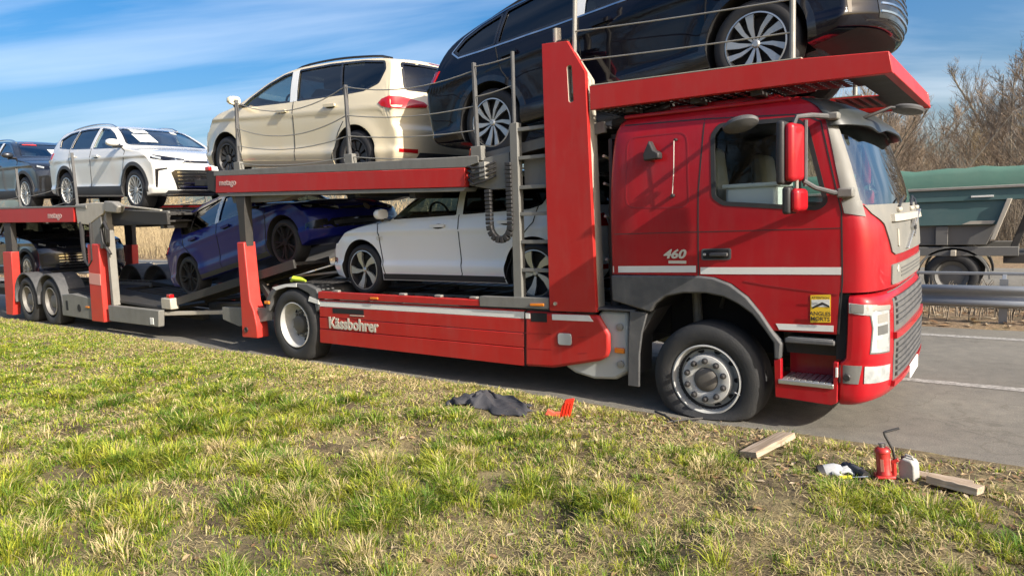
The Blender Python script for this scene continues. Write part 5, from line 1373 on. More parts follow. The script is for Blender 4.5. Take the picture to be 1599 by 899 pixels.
SHAPES = {}
def car_shape(key):
    if key in SHAPES:
        return SHAPES[key]
    sp = SPECS[key]
    R, wb, Wd = sp['R'], sp['wb'], sp['W']
    full = car_shell(sp)
    full.materials.append(PIANO); full.materials.append(DARK)
    bv = bvh_of(full)
    cuts = MB()
    for ax in (wb / 2, -wb / 2):
        for sg in (-1, 1):
            ya, yb = sg * (Wd - .34), sg * (Wd + .3)
            cuts.lathe([(R + .052, min(ya, yb)), (R + .052, max(ya, yb))], (ax, 0, R + .012), 56, cap=True)
    cm = cuts.mesh('cut', [DARK, DARK])
    zb0 = sp['belt'][1][1]
    cav = car_shell(sp, .055, -wb / 2 - (.42 if key != 'hatch' else .30), wb / 2 - .35, max(2 * R + .10, zb0 - .30), fine=False)
    cav.materials.append(INTER)
    wc = MB()
    for nm, gl, poly in sp['windows']:
        for sg in (-1, 1):
            wc.prism(round_poly(poly, .03, 3), sg * .45, sg * 1.3, 'y')
    wcm = wc.mesh('cut', [PIANO])
    (wa, za), (wb_, zb_) = sp['screen']
    sc = MB().prism(round_poly([(-wa, za), (wa, za), (wb_, zb_), (-wb_, zb_)], .05), .12, 3, 'x').mesh('cut', [PIANO])
    (ra, rza), (rb, rzb) = sp['rearwin']
    rc = MB().prism(round_poly([(-ra, rza), (ra, rza), (rb, rzb), (-rb, rzb)], .06), -3, -wb / 2 - .1, 'x').mesh('cut', [PIANO])
    body = boolean(full, [cm, cav, wcm, sc, rc])
    keep_normals(body, full)
    parts = []      # (name, mesh, painted)
    def D(name, pts, d, m, off=.003, depth=.01, grid=.07, painted=False):
        parts.append((name, decal(name, bv, pts, d, m, None, off, depth, grid), painted))
    tmp = empty('tmp')
    def S(name, pts, d, w, m, off=.0015):
        o = strip(name, bv, pts, d, w, m, tmp, off)
        parts.append((name, o.data, False)); bpy.data.objects.remove(o)
    cx = lambda poly: (sum(p[0] for p in poly) / len(poly), sum(p[1] for p in poly) / len(poly))
    for sg in (-1, 1):
        d = (0, -sg, 0)
        for nm, gl, poly in sp['windows']:
            D(nm, [(x, sg, z) for x, z in big(round_poly(poly, .03, 3), 1.03)], d, GLASS_SIDE if gl == 'side' else GLASS_DARK, -.014, 0, .12)
            rp = round_poly(poly, .03, 3)
            S('window_seal', [(x, sg, z) for x, z in rp + [rp[0]]], d, .026, PIANO, .002)
        D('pillar_film', [(x, sg, z) for x, z in sp['pillar']], d, FILM, .004, .006)
        if sp['divider']:
            S('window_divider', [(x, sg, z) for x, z in sp['divider']], d, .03, PIANO, .003)
        if key == 'suv_long':
            lo = [(1.0, 1.085), (.5, 1.10), (-.5, 1.112), (-1.4, 1.138), (-1.76, 1.16), (-1.86, 1.245)]
            hi = [(-1.86, 1.245), (-1.70, 1.38), (-1.47, 1.462), (-1.14, 1.53), (-.5, 1.572), (-.12, 1.565), (.22, 1.515), (.5, 1.40), (.95, 1.12)]
            S('chrome_moulding', [(x, sg, z) for x, z in lo], d, .018, CHROME, .006)
            S('chrome_moulding', [(x, sg, z) for x, z in hi], d, .014, CHROME, .006)
        for s_ in sp['seams']:
            S('panel_gap', [(x, sg, z) for x, z in s_], d, .011, DARK, .0035)
        for hx, hz in sp['handles']:
            mb = MB().prism(round_poly([(hx - .11, hz - .018), (hx + .11, hz - .018), (hx + .11, hz + .018), (hx - .11, hz + .018)], .016), 0, .03 * sg, 'y')
            y = bv.ray_cast(Vector((hx, sg * 3, hz)), Vector((0, -sg, 0)))[0].y
            mb.v = [(a, b + y + sg * .008, c) for a, b, c in mb.v]
            parts.append(('door_handle', mb.mesh('door_handle', PIANO), True))
            D('handle_recess', [(hx + .09 * math.cos(q), sg, hz - .008 + .03 * math.sin(q)) for q in np.linspace(0, 2 * math.pi, 13)[:-1]], d, DARK if key != 'mpv' else PIANO, .0015, .004)
        # door mirror
        mx, mz = sp['mirror']
        y = abs(bv.ray_cast(Vector((mx - .05, sg * 3, mz - .02)), Vector((0, -sg, 0)))[0].y)
        hm = MB(); prof = []
        n = 12
        secs = [(.0, .05, .035), (.025, .075, .058), (.09, .082, .066), (.15, .074, .058), (.185, .048, .038), (.195, .018, .015)]
        V = []
        for yy, a, b in secs:
            for i in range(n):
                q = 2 * math.pi * i / n
                cx_, sz_ = math.cos(q), math.sin(q)
                px = a * math.copysign(abs(cx_) ** .8, cx_)
                px = max(px, -.035)
                V.append((mx + .02 + px - .12 * yy, sg * (y + .05 + yy), mz + .055 + b * math.copysign(abs(sz_) ** .8, sz_)))
        Fs = []
        for i in range(len(secs) - 1):
            for k in range(n):
                k2 = (k + 1) % n
                Fs.append((i * n + k, i * n + k2, (i + 1) * n + k2, (i + 1) * n + k))
        Fs.append(tuple(range(n))); Fs.append(tuple(range((len(secs) - 1) * n, len(secs) * n)))
        parts.append(('door_mirror', hm.add(V, Fs).mesh('door_mirror', PIANO, 50), True))
        parts.append(('mirror_foot', MB().tube([(mx + .02, sg * (y - .02), mz - .01), (mx + .01, sg * (y + .06), mz + .0), (mx, sg * (y + .14), mz - .01)], [.03, .028, .03], 8).mesh('mirror_foot', PIANO), False))
        # lamps
        hd = sp['head']
        dd = Vector((-.75, -sg * .66, 0))
        D('headlight', [(x, sg * yv, z) for x, yv, z in hd], dd, PIANO, .004, .012)
        c = [sum(p[i] for p in hd) / len(hd) for i in range(3)]
        for k0, kw in ((.30, .26), (-.38, .30)):
            D('headlight_lens', [(c[0] + (c[0] * 0 + hd[2][0] - hd[1][0]) * k0 + (x - c[0]) * kw, sg * (c[1] + (hd[2][1] - hd[1][1]) * k0 + (yv - c[1]) * kw), c[2] + (hd[2][2] - hd[1][2]) * k0 + (z - c[2]) * .45) for x, yv, z in hd], dd, LAMPW, .0065, .004)
        tl = sp['tail']
        D('tail_light', [(x, sg * yv, z) for x, yv, z in tl], Vector((.55, -sg * .83, 0)), LAMPR, .012, .02, .05)
        # sill and wheel arch trim
        if sp['cladding']:
            D('sill_cladding', [(wb / 2 - R - .03, sg, .27), (wb / 2 - R - .05, sg, .43), (-wb / 2 + R + .05, sg, .43), (-wb / 2 + R + .03, sg, .27)], d, CLAD if key == 'suv' else PIANO, .012, .02, .12)
            for ax in (wb / 2, -wb / 2):
                q = np.linspace(math.radians(-12), math.radians(192), 25)
                S('wheel_arch_trim', [(ax + (R + .085) * math.cos(t), sg, R + .012 + (R + .085) * math.sin(t)) for t in q], d, .06, CLAD if key == 'suv' else PIANO, .008)
        else:
            D('sill_trim', [(wb / 2 - R - .05, sg, .215), (wb / 2 - R - .06, sg, .285), (-wb / 2 + R + .06, sg, .285), (-wb / 2 + R + .05, sg, .215)], d, CLAD if key == 'hatch' else PIANO, .006, .02, .12, painted=(key == 'mpv'))
        if key != 'hatch':
            zt = pchip([p[0] for p in sp['top']], [p[1] for p in sp['top']])
            rail = []
            for x in np.linspace(.15, -1.75, 12):
                h = bv.ray_cast(Vector((x, sg * (sp['rw'] - .05), 3)), Vector((0, 0, -1)))[0]
                rail.append((x, h.y, h.z + .035 * math.sin(math.pi * min(1, max(0, (x + 1.75) / 1.9))) ** .35 + .004))
            parts.append(('roof_rail', MB().tube(rail, .016, 8).mesh('roof_rail', PIANO if key != 'suv' else CHROME), False))
        # rear corner reflector
        D('rear_reflector', [(sp['xr'] + .05, sg * .62, .36), (sp['xr'] + .18, sg * .82, .37), (sp['xr'] + .18, sg * .82, .41), (sp['xr'] + .05, sg * .62, .41)], Vector((.75, -sg * .66, 0)), LAMPR, .004, .006)
        # front corner intake
        xf = sp['xf']
        hz = hd[0][2]
        if sp['cladding']:
            D('corner_intake', [(xf - .30, sg * .84, .40), (xf - .275, sg * .82, .40), (xf - .255, sg * .80, hz - .13), (xf - .16, sg * .70, hz - .10), (xf - .16, sg * .70, hz - .075), (xf - .29, sg * .84, hz - .10)], dd, PIANO, .004, .01)
        else:
            D('corner_intake', [(xf - .10, sg * .62, .36), (xf - .36, sg * .88, .40), (xf - .33, sg * .88, hz - .12), (xf - .24, sg * .8, hz - .10), (xf - .13, sg * .66, .50)], dd, PIANO, .004, .01)
    # front centre
    hz = sp['head'][0][2]
    D('upper_grille', [(3, -.45, hz + .01), (3, .45, hz + .01), (3, .45, hz + .05), (3, -.45, hz + .05)], (-1, 0, 0), PIANO, .005, .01)
    D('lower_grille', [(3, -.58, .36), (3, .58, .36), (3, .66, hz - .16), (3, .60, hz - .11), (3, -.60, hz - .11), (3, -.66, hz - .16)], (-1, 0, 0), PIANO, .005, .01)
    for z in np.linspace(.40, hz - .16, 5):
        D('grille_bar', [(3, -.58, z), (3, .58, z), (3, .58, z + .014), (3, -.58, z + .014)], (-1, 0, 0), CHROME if sp['cladding'] else CLAD, .014, .012)
    D('emblem', [(3, .055 * math.cos(q), hz + .035 + .055 * math.sin(q)) for q in np.linspace(0, 2 * math.pi, 17)[:-1]], (-1, 0, 0), CHROME, .012, .012, 1)
    if sp['cladding']:
        D('lower_bumper', [(3, -.75, .25), (3, .75, .25), (3, .70, .345), (3, -.70, .345)], (-1, 0, 0), CLAD, .008, .02, .08)
    # glass front and rear
    D('windscreen', [(3, -wa - .02, za - .015), (3, wa + .02, za - .015), (3, wb_ + .02, zb_ + .012), (3, -wb_ - .02, zb_ + .012)], (-1, 0, 0), GLASS_SCREEN, -.010, 0, .1)
    D('rear_window', [(-3, -ra - .02, rza - .015), (-3, ra + .02, rza - .015), (-3, rb + .02, rzb + .012), (-3, -rb - .02, rzb + .012)], (1, 0, 0), GLASS_DARK, -.008, 0, .1)
    for (w1, z1), (w2, z2), dx_, nm in ((sp['screen'][0], sp['screen'][1], -1, 'windscreen_seal'), (sp['rearwin'][0], sp['rearwin'][1], 1, 'rear_window_seal')):
        q = round_poly([(-w1, z1), (w1, z1), (w2, z2), (-w2, z2)], .05)
        S(nm, [(-dx_ * 3, y, z) for y, z in q + [q[0]]], (dx_, 0, 0), .03, PIANO, .003)
    D('high_brake_light', [(-3, -.16, sp['rearwin'][1][1] + .035), (-3, .16, sp['rearwin'][1][1] + .035), (-3, .16, sp['rearwin'][1][1] + .058), (-3, -.16, sp['rearwin'][1][1] + .058)], (1, 0, 0), LAMPR, .004, .006)
    D('rear_plate_recess', [(-3, -.28, .62), (-3, .28, .62), (-3, .28, .76), (-3, -.28, .76)], (1, 0, 0), PIANO, .003, .004)
    D('rear_lower_bumper', [(-3, -.62, .27), (-3, .62, .27), (-3, .58, .37), (-3, -.58, .37)], (1, 0, 0), CLAD, .005, .01)
    # cabin
    h = sp['seat']
    for y in (-.37, .37):
        parts.append(('seat', MB().prism([(-.42, .70 + h), (-.10, .70 + h), (-.20, 1.05 + h), (-.30, 1.12 + h), (-.42, 1.12 + h)], y - .23, y + .23, 'y').mesh('seat', INTER), False))
        parts.append(('head_rest', MB().box(-.43, -.33, y - .12, y + .12, 1.14 + h, 1.30 + h).mesh('head_rest', INTER), False))
    parts.append(('seat', MB().prism([(-1.25, .70 + h), (-.95, .70 + h), (-1.05, 1.05 + h), (-1.2, 1.08 + h)], -.62, .62, 'y').mesh('seat', INTER), False))
    parts.append(('dashboard', MB().prism([(.45, .72 + h), (.9, .72 + h), (.9, .90 + h), (.6, .95 + h), (.48, .92 + h)], -.66, .66, 'y').mesh('dashboard', INTER), False))
    sw_ = MB().lathe([(.165, -.012), (.185, -.012), (.188, 0), (.185, .012), (.165, .012)], (0, 0, 0), 20, closed=True)
    sw_.v = [(.42 + y_ + .25 * z_, .37 + x_, .98 + h + z_ * .9) for x_, y_, z_ in sw_.v]
    parts.append(('steering_wheel', sw_.mesh('steering_wheel', BLACKP), False))
    bpy.data.objects.remove(tmp)
    SHAPES[key] = (body, parts, bv)
    return SHAPES[key]

def make_car(name, key, pt_, wheels, loc, tilt, flip, label, cat, grp=None):
    body, parts, bv = car_shape(key)
    sp = SPECS[key]
    root = empty(name, loc, rot=(0, -math.radians(tilt), math.pi if flip else 0))
    tag(root, label, cat, grp)
    bm_ = body.copy()
    bm_.materials[0] = pt_
    link('body', bm_, root)
    for nm, me, painted in parts:
        if painted:
            me = me.copy(); me.materials[0] = pt_
        link(nm, me, root)
    wm = wheels
    for ax in (sp['wb'] / 2, -sp['wb'] / 2):
        for sg in (-1, 1):
            w = empty('wheel', (ax, sg * (sp['W'] - .022), sp['R']), root, rot=(0, 0.5 * ax, 0 if sg < 0 else math.pi))
            for k, me in wm.items():
                link(k, me, w)
    return root, bv

IVORY = paint('light_ivory_paint', (0.72, 0.63, 0.44))
WHITEP = paint('pure_white_paint', (0.86, 0.87, 0.86))
ORYX = paint('pearl_white_paint', (0.66, 0.65, 0.61))
BLUEP = paint('dark_blue_metallic', (0.004, 0.007, 0.13), rough=.35, spec=.15, coat=.55)
NIGHT = paint('deep_black_paint', (0.003, 0.003, 0.007), rough=.2, spec=.1, coat=.75)
GREYC = paint('dark_grey_metallic', (0.035, 0.040, 0.050), metal=.4, rough=.3)
NAVY = paint('blue_black_paint', (0.012, 0.016, 0.030), metal=.2, rough=.25)
taxi, _ = make_car('cream_minivan', 'mpv', IVORY, wheel_meshes('steel', .325), (-6.0, YC, 2.372), 3.9, True, 'cream minivan with black steel wheels on the truck\'s upper rear deck', 'minivan')
gti, gbv = make_car('white_hatchback', 'hatch', WHITEP, wheel_meshes('blade', .325), (-3.27, YC, 0.852), 0.0, True, 'white hatchback on the truck\'s lower deck behind the ladder', 'hatchback')
blue, _ = make_car('blue_hatchback', 'hatch', BLUEP, wheel_meshes('black', .325), (-7.40, YC, 0.957), 11.5, False, 'dark blue hatchback with black wheels parked nose up on the ramp', 'hatchback')
blk, kbv = make_car('black_sport_utility', 'suv_long', NIGHT, wheel_meshes('turbine', .362), (-0.99, YC, 2.59), 7.0, False, 'black long SUV with chrome window trim on the deck above the cab', 'SUV')
wht, wbv = make_car('white_sport_utility', 'suv', ORYX, wheel_meshes('multi', .355), (-11.55, YC, 2.19), -2.7, False, 'white SUV with roof rails on the trailer\'s upper deck', 'SUV')
gry, _ = make_car('grey_sport_utility', 'suv', GREYC, wheel_meshes('multi', .355), (-16.24, YC, 2.345), -2.0, False, 'dark grey SUV behind the white one on the trailer\'s upper deck', 'SUV')
nvy, _ = make_car('navy_sport_utility', 'suv', NAVY, wheel_meshes('multi', .355), (-16.57, YC, 0.665), 0.0, False, 'blue black SUV on the trailer\'s lower deck between the red legs', 'SUV')
# transport papers behind the windscreens, fender lettering, red warning tag
def note(root, bv, y0, z0, w, h, m=PAPER):
    decal('windscreen_note', bv, [(3, y0, z0), (3, y0 + w, z0), (3, y0 + w, z0 + h), (3, y0, z0 + h)], (-1, 0, 0), m, root, .004, .002, .2)
note(wht, wbv, -.50, 1.22, .30, .15); note(wht, wbv, -.44, 1.40, .26, .08); note(wht, wbv, .30, 1.42, .10, .05)
note(gry, wbv, -.15, 1.20, .42, .15); note(gry, wbv, -.52, 1.44, .26, .06, mat('red_tag', (.7, .05, .04), .6))
tg = text('fender_badge', 'GTI', LETTER, gti, (1.02, .905, .70), .07, (math.radians(90), 0, math.pi), .002, .001)

# ================================================================== ground, road, verge
def vnoise(x, y, scale, seed, octaves=4):
    """Value noise on numpy arrays, 0..1."""
    out_ = np.zeros_like(x, float); amp = 1.0; tot = 0
    r = np.random.default_rng(seed)
    for o in range(octaves):
        n = 128
        g = r.random((n, n))
        u = x * scale * 2 ** o + 31.7 * o; v = y * scale * 2 ** o + 17.3 * o
        iu = np.floor(u).astype(int); iv = np.floor(v).astype(int)
        fu = u - iu; fv = v - iv
        fu = fu * fu * (3 - 2 * fu); fv = fv * fv * (3 - 2 * fv)
        a = g[iu % n, iv % n]; b = g[(iu + 1) % n, iv % n]; c = g[iu % n, (iv + 1) % n]; d = g[(iu + 1) % n, (iv + 1) % n]
        out_ += amp * ((a * (1 - fu) + b * fu) * (1 - fv) + (c * (1 - fu) + d * fu) * fv)
        tot += amp; amp *= .5
    return out_ / tot
def edge_y(x):
    """Where the asphalt stops and the verge begins."""
    x = np.asarray(x, float)
    return -0.20 + .17 * np.clip((-.6 - x) / 2.0, 0, 1) + .12 * (vnoise(x, x * 0, 1.1, 5, 3) - .5) - .03 * np.exp(-((x - 1.2) / 1.2) ** 2)
ZY = pchip([-400, -40, -8, -3, -.6, -.2, .1, 5.5, 6.0, 9.2, 9.8, 19, 20, 26, 60, 400], [.0, .0, .10, .06, .045, .012, -.02, -.02, .02, -.26, -.32, -.32, -.30, .0, .3, .3])
def ground_z(x, y):
    x = np.asarray(x, float); y = np.asarray(y, float)
    z = ZY(y)
    m = np.clip((-y - .05) / .5, 0, 1) * np.clip((x + 24) / 4, 0, 1) * np.clip((9 - x) / 3, 0, 1) * np.clip((y + 9) / 2, 0, 1)
    return z + m * (.18 * (vnoise(x, y, 3.2, 11, 2) - .5) * np.clip((-y - .4) / 1.2, .3, 1) + .06 * (vnoise(x, y, .7, 12, 2) - .5))
gx = np.unique(np.concatenate([[-500, -300, -160, -90, -60, -45, -34, -28], np.arange(-25, 9.01, .13), [10, 14, 20, 32, 60, 120, 300, 500]]))
gy = np.unique(np.concatenate([[-500, -200, -80, -40, -20, -12, -10], np.arange(-9, -.05, .13), [0.2, 2, 4, 5.4, 5.7, 6, 6.5, 7.5, 8.5, 9.2, 9.8, 12, 15, 19, 20, 23, 26, 32, 45, 60, 100, 250, 500]]))
GX, GY = np.meshgrid(gx, gy, indexing='ij')
GZ = ground_z(GX, GY)
nx_, ny_ = GX.shape
V = np.stack([GX.ravel(), GY.ravel(), GZ.ravel()], 1)
ii, jj = np.meshgrid(np.arange(nx_ - 1), np.arange(ny_ - 1), indexing='ij')
q = (ii * ny_ + jj).ravel()
Fq = np.stack([q, q + ny_, q + ny_ + 1, q + 1], 1)
gm = bpy.data.meshes.new('ground')
gm.from_pydata(V.tolist(), [], Fq.tolist())
def nodes_mat(name):
    m = bpy.data.materials.new(name); m.use_nodes = True
    t = m.node_tree
    return m, t, t.nodes['Principled BSDF']
def ramp(t, src, stops):
    r = t.nodes.new('ShaderNodeValToRGB')
    e = r.color_ramp.elements
    while len(e) < len(stops):
        e.new(0.5)
    for k, (p, c) in zip(e, stops):
        k.position = p; k.color = (*c, 1)
    t.links.new(src, r.inputs[0])
    return r.outputs[0]
def noise_node(t, scale, detail=6, rough=.6, vec='Object', dist=0.0):
    c = t.nodes.new('ShaderNodeTexCoord'); n = t.nodes.new('ShaderNodeTexNoise')
    n.inputs['Scale'].default_value = scale; n.inputs['Detail'].default_value = detail; n.inputs['Roughness'].default_value = rough
    n.inputs['Distortion'].default_value = dist
    t.links.new(c.outputs[vec], n.inputs['Vector'])
    return n.outputs[0]
def bump_node(t, b, h, strength, dist):
    bp = t.nodes.new('ShaderNodeBump'); bp.inputs['Strength'].default_value = strength; bp.inputs['Distance'].default_value = dist
    t.links.new(h, bp.inputs['Height']); t.links.new(bp.outputs[0], b.inputs['Normal'])
SOIL, t, b = nodes_mat('verge_thatch_and_soil')
n1 = noise_node(t, 3.2, 9, .7)
n2 = noise_node(t, 38, 5, .7)
c1 = ramp(t, n1, [(.30, (.055, .038, .022)), (.46, (.165, .125, .065)), (.58, (.30, .245, .12)), (.72, (.17, .18, .055))])
c2 = ramp(t, n2, [(.30, (.28, .26, .22)), (.70, (1, 1, 1))])
mx = t.nodes.new('ShaderNodeMixRGB'); mx.blend_type = 'MULTIPLY'; mx.inputs[0].default_value = .75
t.links.new(c1, mx.inputs[1]); t.links.new(c2, mx.inputs[2]); t.links.new(mx.outputs[0], b.inputs['Base Color'])
b.inputs['Roughness'].default_value = .95
bump_node(t, b, n2, .8, .03)
FARV, t, b = nodes_mat('dry_leaf_verge')
n1 = noise_node(t, 1.3, 9, .75); n2 = noise_node(t, 14, 6, .7)
c1 = ramp(t, n1, [(.3, (.16, .10, .055)), (.5, (.30, .21, .12)), (.7, (.22, .19, .08))])
c2 = ramp(t, n2, [(.3, (.45, .42, .4)), (.65, (1, 1, 1))])
mx = t.nodes.new('ShaderNodeMixRGB'); mx.blend_type = 'MULTIPLY'; mx.inputs[0].default_value = .8
t.links.new(c1, mx.inputs[1]); t.links.new(c2, mx.inputs[2]); t.links.new(mx.outputs[0], b.inputs['Base Color'])
b.inputs['Roughness'].default_value = .95
bump_node(t, b, n2, .9, .06)
gm.materials.append(SOIL); gm.materials.append(FARV)
yc_ = (gy[:-1] + gy[1:]) / 2
gm.polygons.foreach_set('material_index', np.where(yc_[jj.ravel()] > 1, 1, 0).astype(np.int32))
gm.polygons.foreach_set('use_smooth', np.ones(len(Fq), bool))
structure(link('ground', gm))

ASPH, t, b = nodes_mat('weathered_asphalt')
n1 = noise_node(t, .55, 6, .6); n2 = noise_node(t, 90, 3, .8); n3 = noise_node(t, 7, 8, .75)
c1 = ramp(t, n1, [(.35, (.150, .140, .118)), (.65, (.200, .187, .158))])
c2 = ramp(t, n2, [(.30, (.55, .55, .55)), (.52, (1, 1, 1)), (.72, (1.5, 1.48, 1.42))])
c3 = ramp(t, n3, [(.35, (.80, .80, .80)), (.6, (1.06, 1.05, 1.03))])
mx = t.nodes.new('ShaderNodeMixRGB'); mx.blend_type = 'MULTIPLY'; mx.inputs[0].default_value = .8
mx2 = t.nodes.new('ShaderNodeMixRGB'); mx2.blend_type = 'MULTIPLY'; mx2.inputs[0].default_value = 1
t.links.new(c1, mx.inputs[1]); t.links.new(c2, mx.inputs[2]); t.links.new(mx.outputs[0], mx2.inputs[1]); t.links.new(c3, mx2.inputs[2])
vor = t.nodes.new('ShaderNodeTexVoronoi'); vor.feature = 'DISTANCE_TO_EDGE'; vor.inputs['Scale'].default_value = .55
tcv = t.nodes.new('ShaderNodeTexCoord'); nv = t.nodes.new('ShaderNodeTexNoise'); nv.inputs['Scale'].default_value = 1.7; nv.inputs['Detail'].default_value = 6
av = t.nodes.new('ShaderNodeMixRGB'); av.blend_type = 'ADD'; av.inputs[0].default_value = .9
t.links.new(tcv.outputs['Object'], nv.inputs['Vector']); t.links.new(tcv.outputs['Object'], av.inputs[1]); t.links.new(nv.outputs[1], av.inputs[2]); t.links.new(av.outputs[0], vor.inputs['Vector'])
ck = ramp(t, vor.outputs[0], [(.002, (.75, .74, .72)), (.008, (1, 1, 1))])
mx3 = t.nodes.new('ShaderNodeMixRGB'); mx3.blend_type = 'MULTIPLY'; mx3.inputs[0].default_value = .8
t.links.new(mx2.outputs[0], mx3.inputs[1]); t.links.new(ck, mx3.inputs[2])
t.links.new(mx3.outputs[0], b.inputs['Base Color'])
b.inputs['Roughness'].default_value = .85
bump_node(t, b, n2, .6, .008)
def sheet(name, xs_, ya, yb, z, m):
    """A road sheet between two edge curves."""
    V = []; Fs = []
    for i, x in enumerate(xs_):
        V += [(x, float(ya(x)), z), (x, float(yb(x)), z)]
        if i:
            k = 2 * i
            Fs.append((k - 2, k, k + 1, k - 1))
    mb = MB(); mb.add(V, Fs)
    o = mb.build(name, m, None, smooth=0)
    return structure(o)
rx = np.concatenate([[-500, -200, -80, -40], np.arange(-26, 9, .07), [12, 30, 100, 300, 500]])
ey = dict(zip(rx, edge_y(rx)))
road = sheet('road', rx, lambda x: ey[x], lambda x: 5.62 + .05 * math.sin(x * 3) * 0.5, 0.0, ASPH)
far_road = sheet('far_road', [-500, -100, 0, 100, 500], lambda x: 10.0, lambda x: 18.8, -0.30, ASPH)
PAINTW, t, b = nodes_mat('worn_road_paint')
n1 = noise_node(t, 22, 7, .75)
t.links.new(ramp(t, n1, [(.44, (.20, .19, .17)), (.64, (.46, .44, .40))]), b.inputs['Base Color']); b.inputs['Roughness'].default_value = .8
structure(sheet('edge_line', [-500, -100, -30, 0, 30, 500], lambda x: 4.84, lambda x: 5.0, 0.004, PAINTW))
for a in np.arange(-60, 40, 6.0):
    structure(sheet('lane_dash', [a + 1.2, a + 5.4], lambda x: 2.12, lambda x: 2.26, 0.004, PAINTW))
structure(sheet('edge_line', [-500, -100, 0, 500], lambda x: 10.4, lambda x: 10.55, -0.296, PAINTW))

# ================================================================== grass
def grass_blades():
    P = []
    r = np.random.default_rng(21)
    poly = np.array([(4.6, .06), (4.6, -2.6), (1.4, -4.3), (-2.6, -5.5), (-10, -4.0), (-25, -1.6), (-25, .06)])
    def inside(x, y):
        c = np.zeros(len(x), bool); n = len(poly); j = n - 1
        for i in range(n):
            xi, yi = poly[i]; xj, yj = poly[j]
            cond = ((yi > y) != (yj > y)) & (x < (xj - xi) * (y - yi) / (yj - yi + 1e-12) + xi)
            c ^= cond; j = i
        return c
    def sample(n):
        n = int(n * 1.23)
        x = r.uniform(-25, 4.6, n); y = r.uniform(-5.5, .06, n)
        k = inside(x, y)
        return x[k], y[k]
    # tufts of three sizes, thinner with distance
    sets = []
    for cnt, rad0, rad1, len0, len1, nb0, nb1, thr in ((1900, .07, .15, .11, .185, 140, 240, .37), (3600, .05, .11, .09, .17, 65, 130, .40), (11500, .02, .055, .06, .14, 24, 52, .33), (12000, .012, .035, .03, .09, 12, 26, .0)):
        cx_, cy_ = sample(cnt)
        d = np.hypot(cx_ - CAM.x, cy_ - CAM.y)
        lush = vnoise(cx_, cy_, .95, 41, 3)
        bare = vnoise(cx_, cy_, 1.9, 42, 3)
        off = edge_y(cx_) - cy_
        worked = np.clip(1.5 - np.abs(cx_ - 1.1) / 1.9, 0, 1) * np.clip(1.5 - off / .68, 0, 1)          # trampled by the wheel change
        short = np.clip(off / 1.6, .45, 1) * np.clip((9.5 - d) / 6 + .55, .55, 1)
        keep = (lush > thr + .10 * r.random(len(cx_))) & (r.random(len(cx_)) > np.clip((bare - .56) / .10, 0, .9)) & (r.random(len(cx_)) > .9 * worked) & (vnoise(cx_, cy_, 3.2, 11, 2) > .40 + .16 * (r.random(len(cx_)) - .5) - (.12 if cnt > 5000 else 0)) & (r.random(len(cx_)) < np.clip(1.3 - d / 28, .4, 1))
        cx_, cy_, d, lush, short = cx_[keep], cy_[keep], d[keep], lush[keep], short[keep]
        if nb0 > 100:
            far_ = d < 10
            cx_, cy_, d, lush, short = cx_[far_], cy_[far_], d[far_], lush[far_], short[far_]
        nb = (r.uniform(nb0, nb1, len(cx_)) * np.clip(1.35 - d / 14, .45, 1)).astype(int)
        idx = np.repeat(np.arange(len(cx_)), nb); n = len(idx)
        rad = r.uniform(rad0, rad1, len(cx_))[idx]
        a = r.uniform(0, 2 * np.pi, n); fr = np.sqrt(r.random(n)); rr = rad * fr
        L = (r.uniform(len0, len1, len(cx_)) * short)[idx] * r.uniform(.45, 1.15, n)
        l1 = .12 + fr * r.uniform(.25, .85, n); l2 = l1 + r.uniform(.35, 1.25, n)
        dead = r.random(len(cx_)) < .12
        tone = r.random(len(cx_))
        gr = r.random(n) < (np.where(dead, .15, .74 + .24 * lush) * np.clip(.45 + (edge_y(cx_) - cy_) / 2.2, .45, 1))[idx]
        wind = .5
        sets.append((cx_[idx] + rr * np.cos(a), cy_[idx] + rr * np.sin(a), a + r.normal(0, .55, n), L, l1, l2, gr, np.clip(tone[idx] + r.normal(0, .12, n), 0, 1)))
    # matted dead stems lying flat, and short new growth between the tufts
    sx, sy = sample(470000)
    ds = np.hypot(sx - CAM.x, sy - CAM.y)
    bare2 = vnoise(sx, sy, 1.9, 42, 3); lu2 = vnoise(sx, sy, .95, 41, 3)
    k = (r.random(len(sx)) < np.clip(1.2 - ds / 26, .3, 1)) & (r.random(len(sx)) < 1 - np.clip((bare2 - .60) / .14, 0, .7))
    wk = np.clip(1.5 - np.abs(sx - 1.1) / 1.9, 0, 1) * np.clip(1.5 - (edge_y(sx) - sy) / .68, 0, 1)
    k &= r.random(len(sx)) > .72 * wk
    sx, sy, lu2 = sx[k], sy[k], lu2[k]
    m = len(sx)
    sg = r.random(m) < np.clip((lu2 - .26) / .28, .38, .85) * np.clip(.40 + (edge_y(sx) - sy) / 2.2, .40, 1)
    l1 = np.where(sg, r.uniform(.2, .9, m), r.uniform(1.05, 1.45, m)); l2 = np.where(sg, l1 + r.uniform(.2, .8, m), r.uniform(1.35, 1.75, m))
    sets.append((sx, sy, r.uniform(0, 2 * np.pi, m), np.where(sg, r.uniform(.02, .055, m), r.uniform(.03, .11, m)), l1, l2, sg, r.random(m)))
    X, Y, A, LL, A1, A2, G, H = (np.concatenate([s_[i] for s_ in sets]) for i in range(8))
    # keep clear of the things lying on the verge
    blocks = [(-1.70, -.70, .48, .22), (1.53, -.95, .07, .06), (1.66, -.90, .07, .06), (1.89, -.90, .16, .10), (.755, -.69, .11, .28), (1.30, -1.0, .12, .10)]
    ok = (Y < edge_y(X) + .02)
    for (ox, oy, ax_, ay_) in blocks:
        ok &= ~((np.abs(X - ox) < ax_) & (np.abs(Y - oy) < ay_) & (r.random(len(X)) < .93))
    X, Y, A, LL, A1, A2, G, H = (q_[ok] for q_ in (X, Y, A, LL, A1, A2, G, H))
    N = len(X)
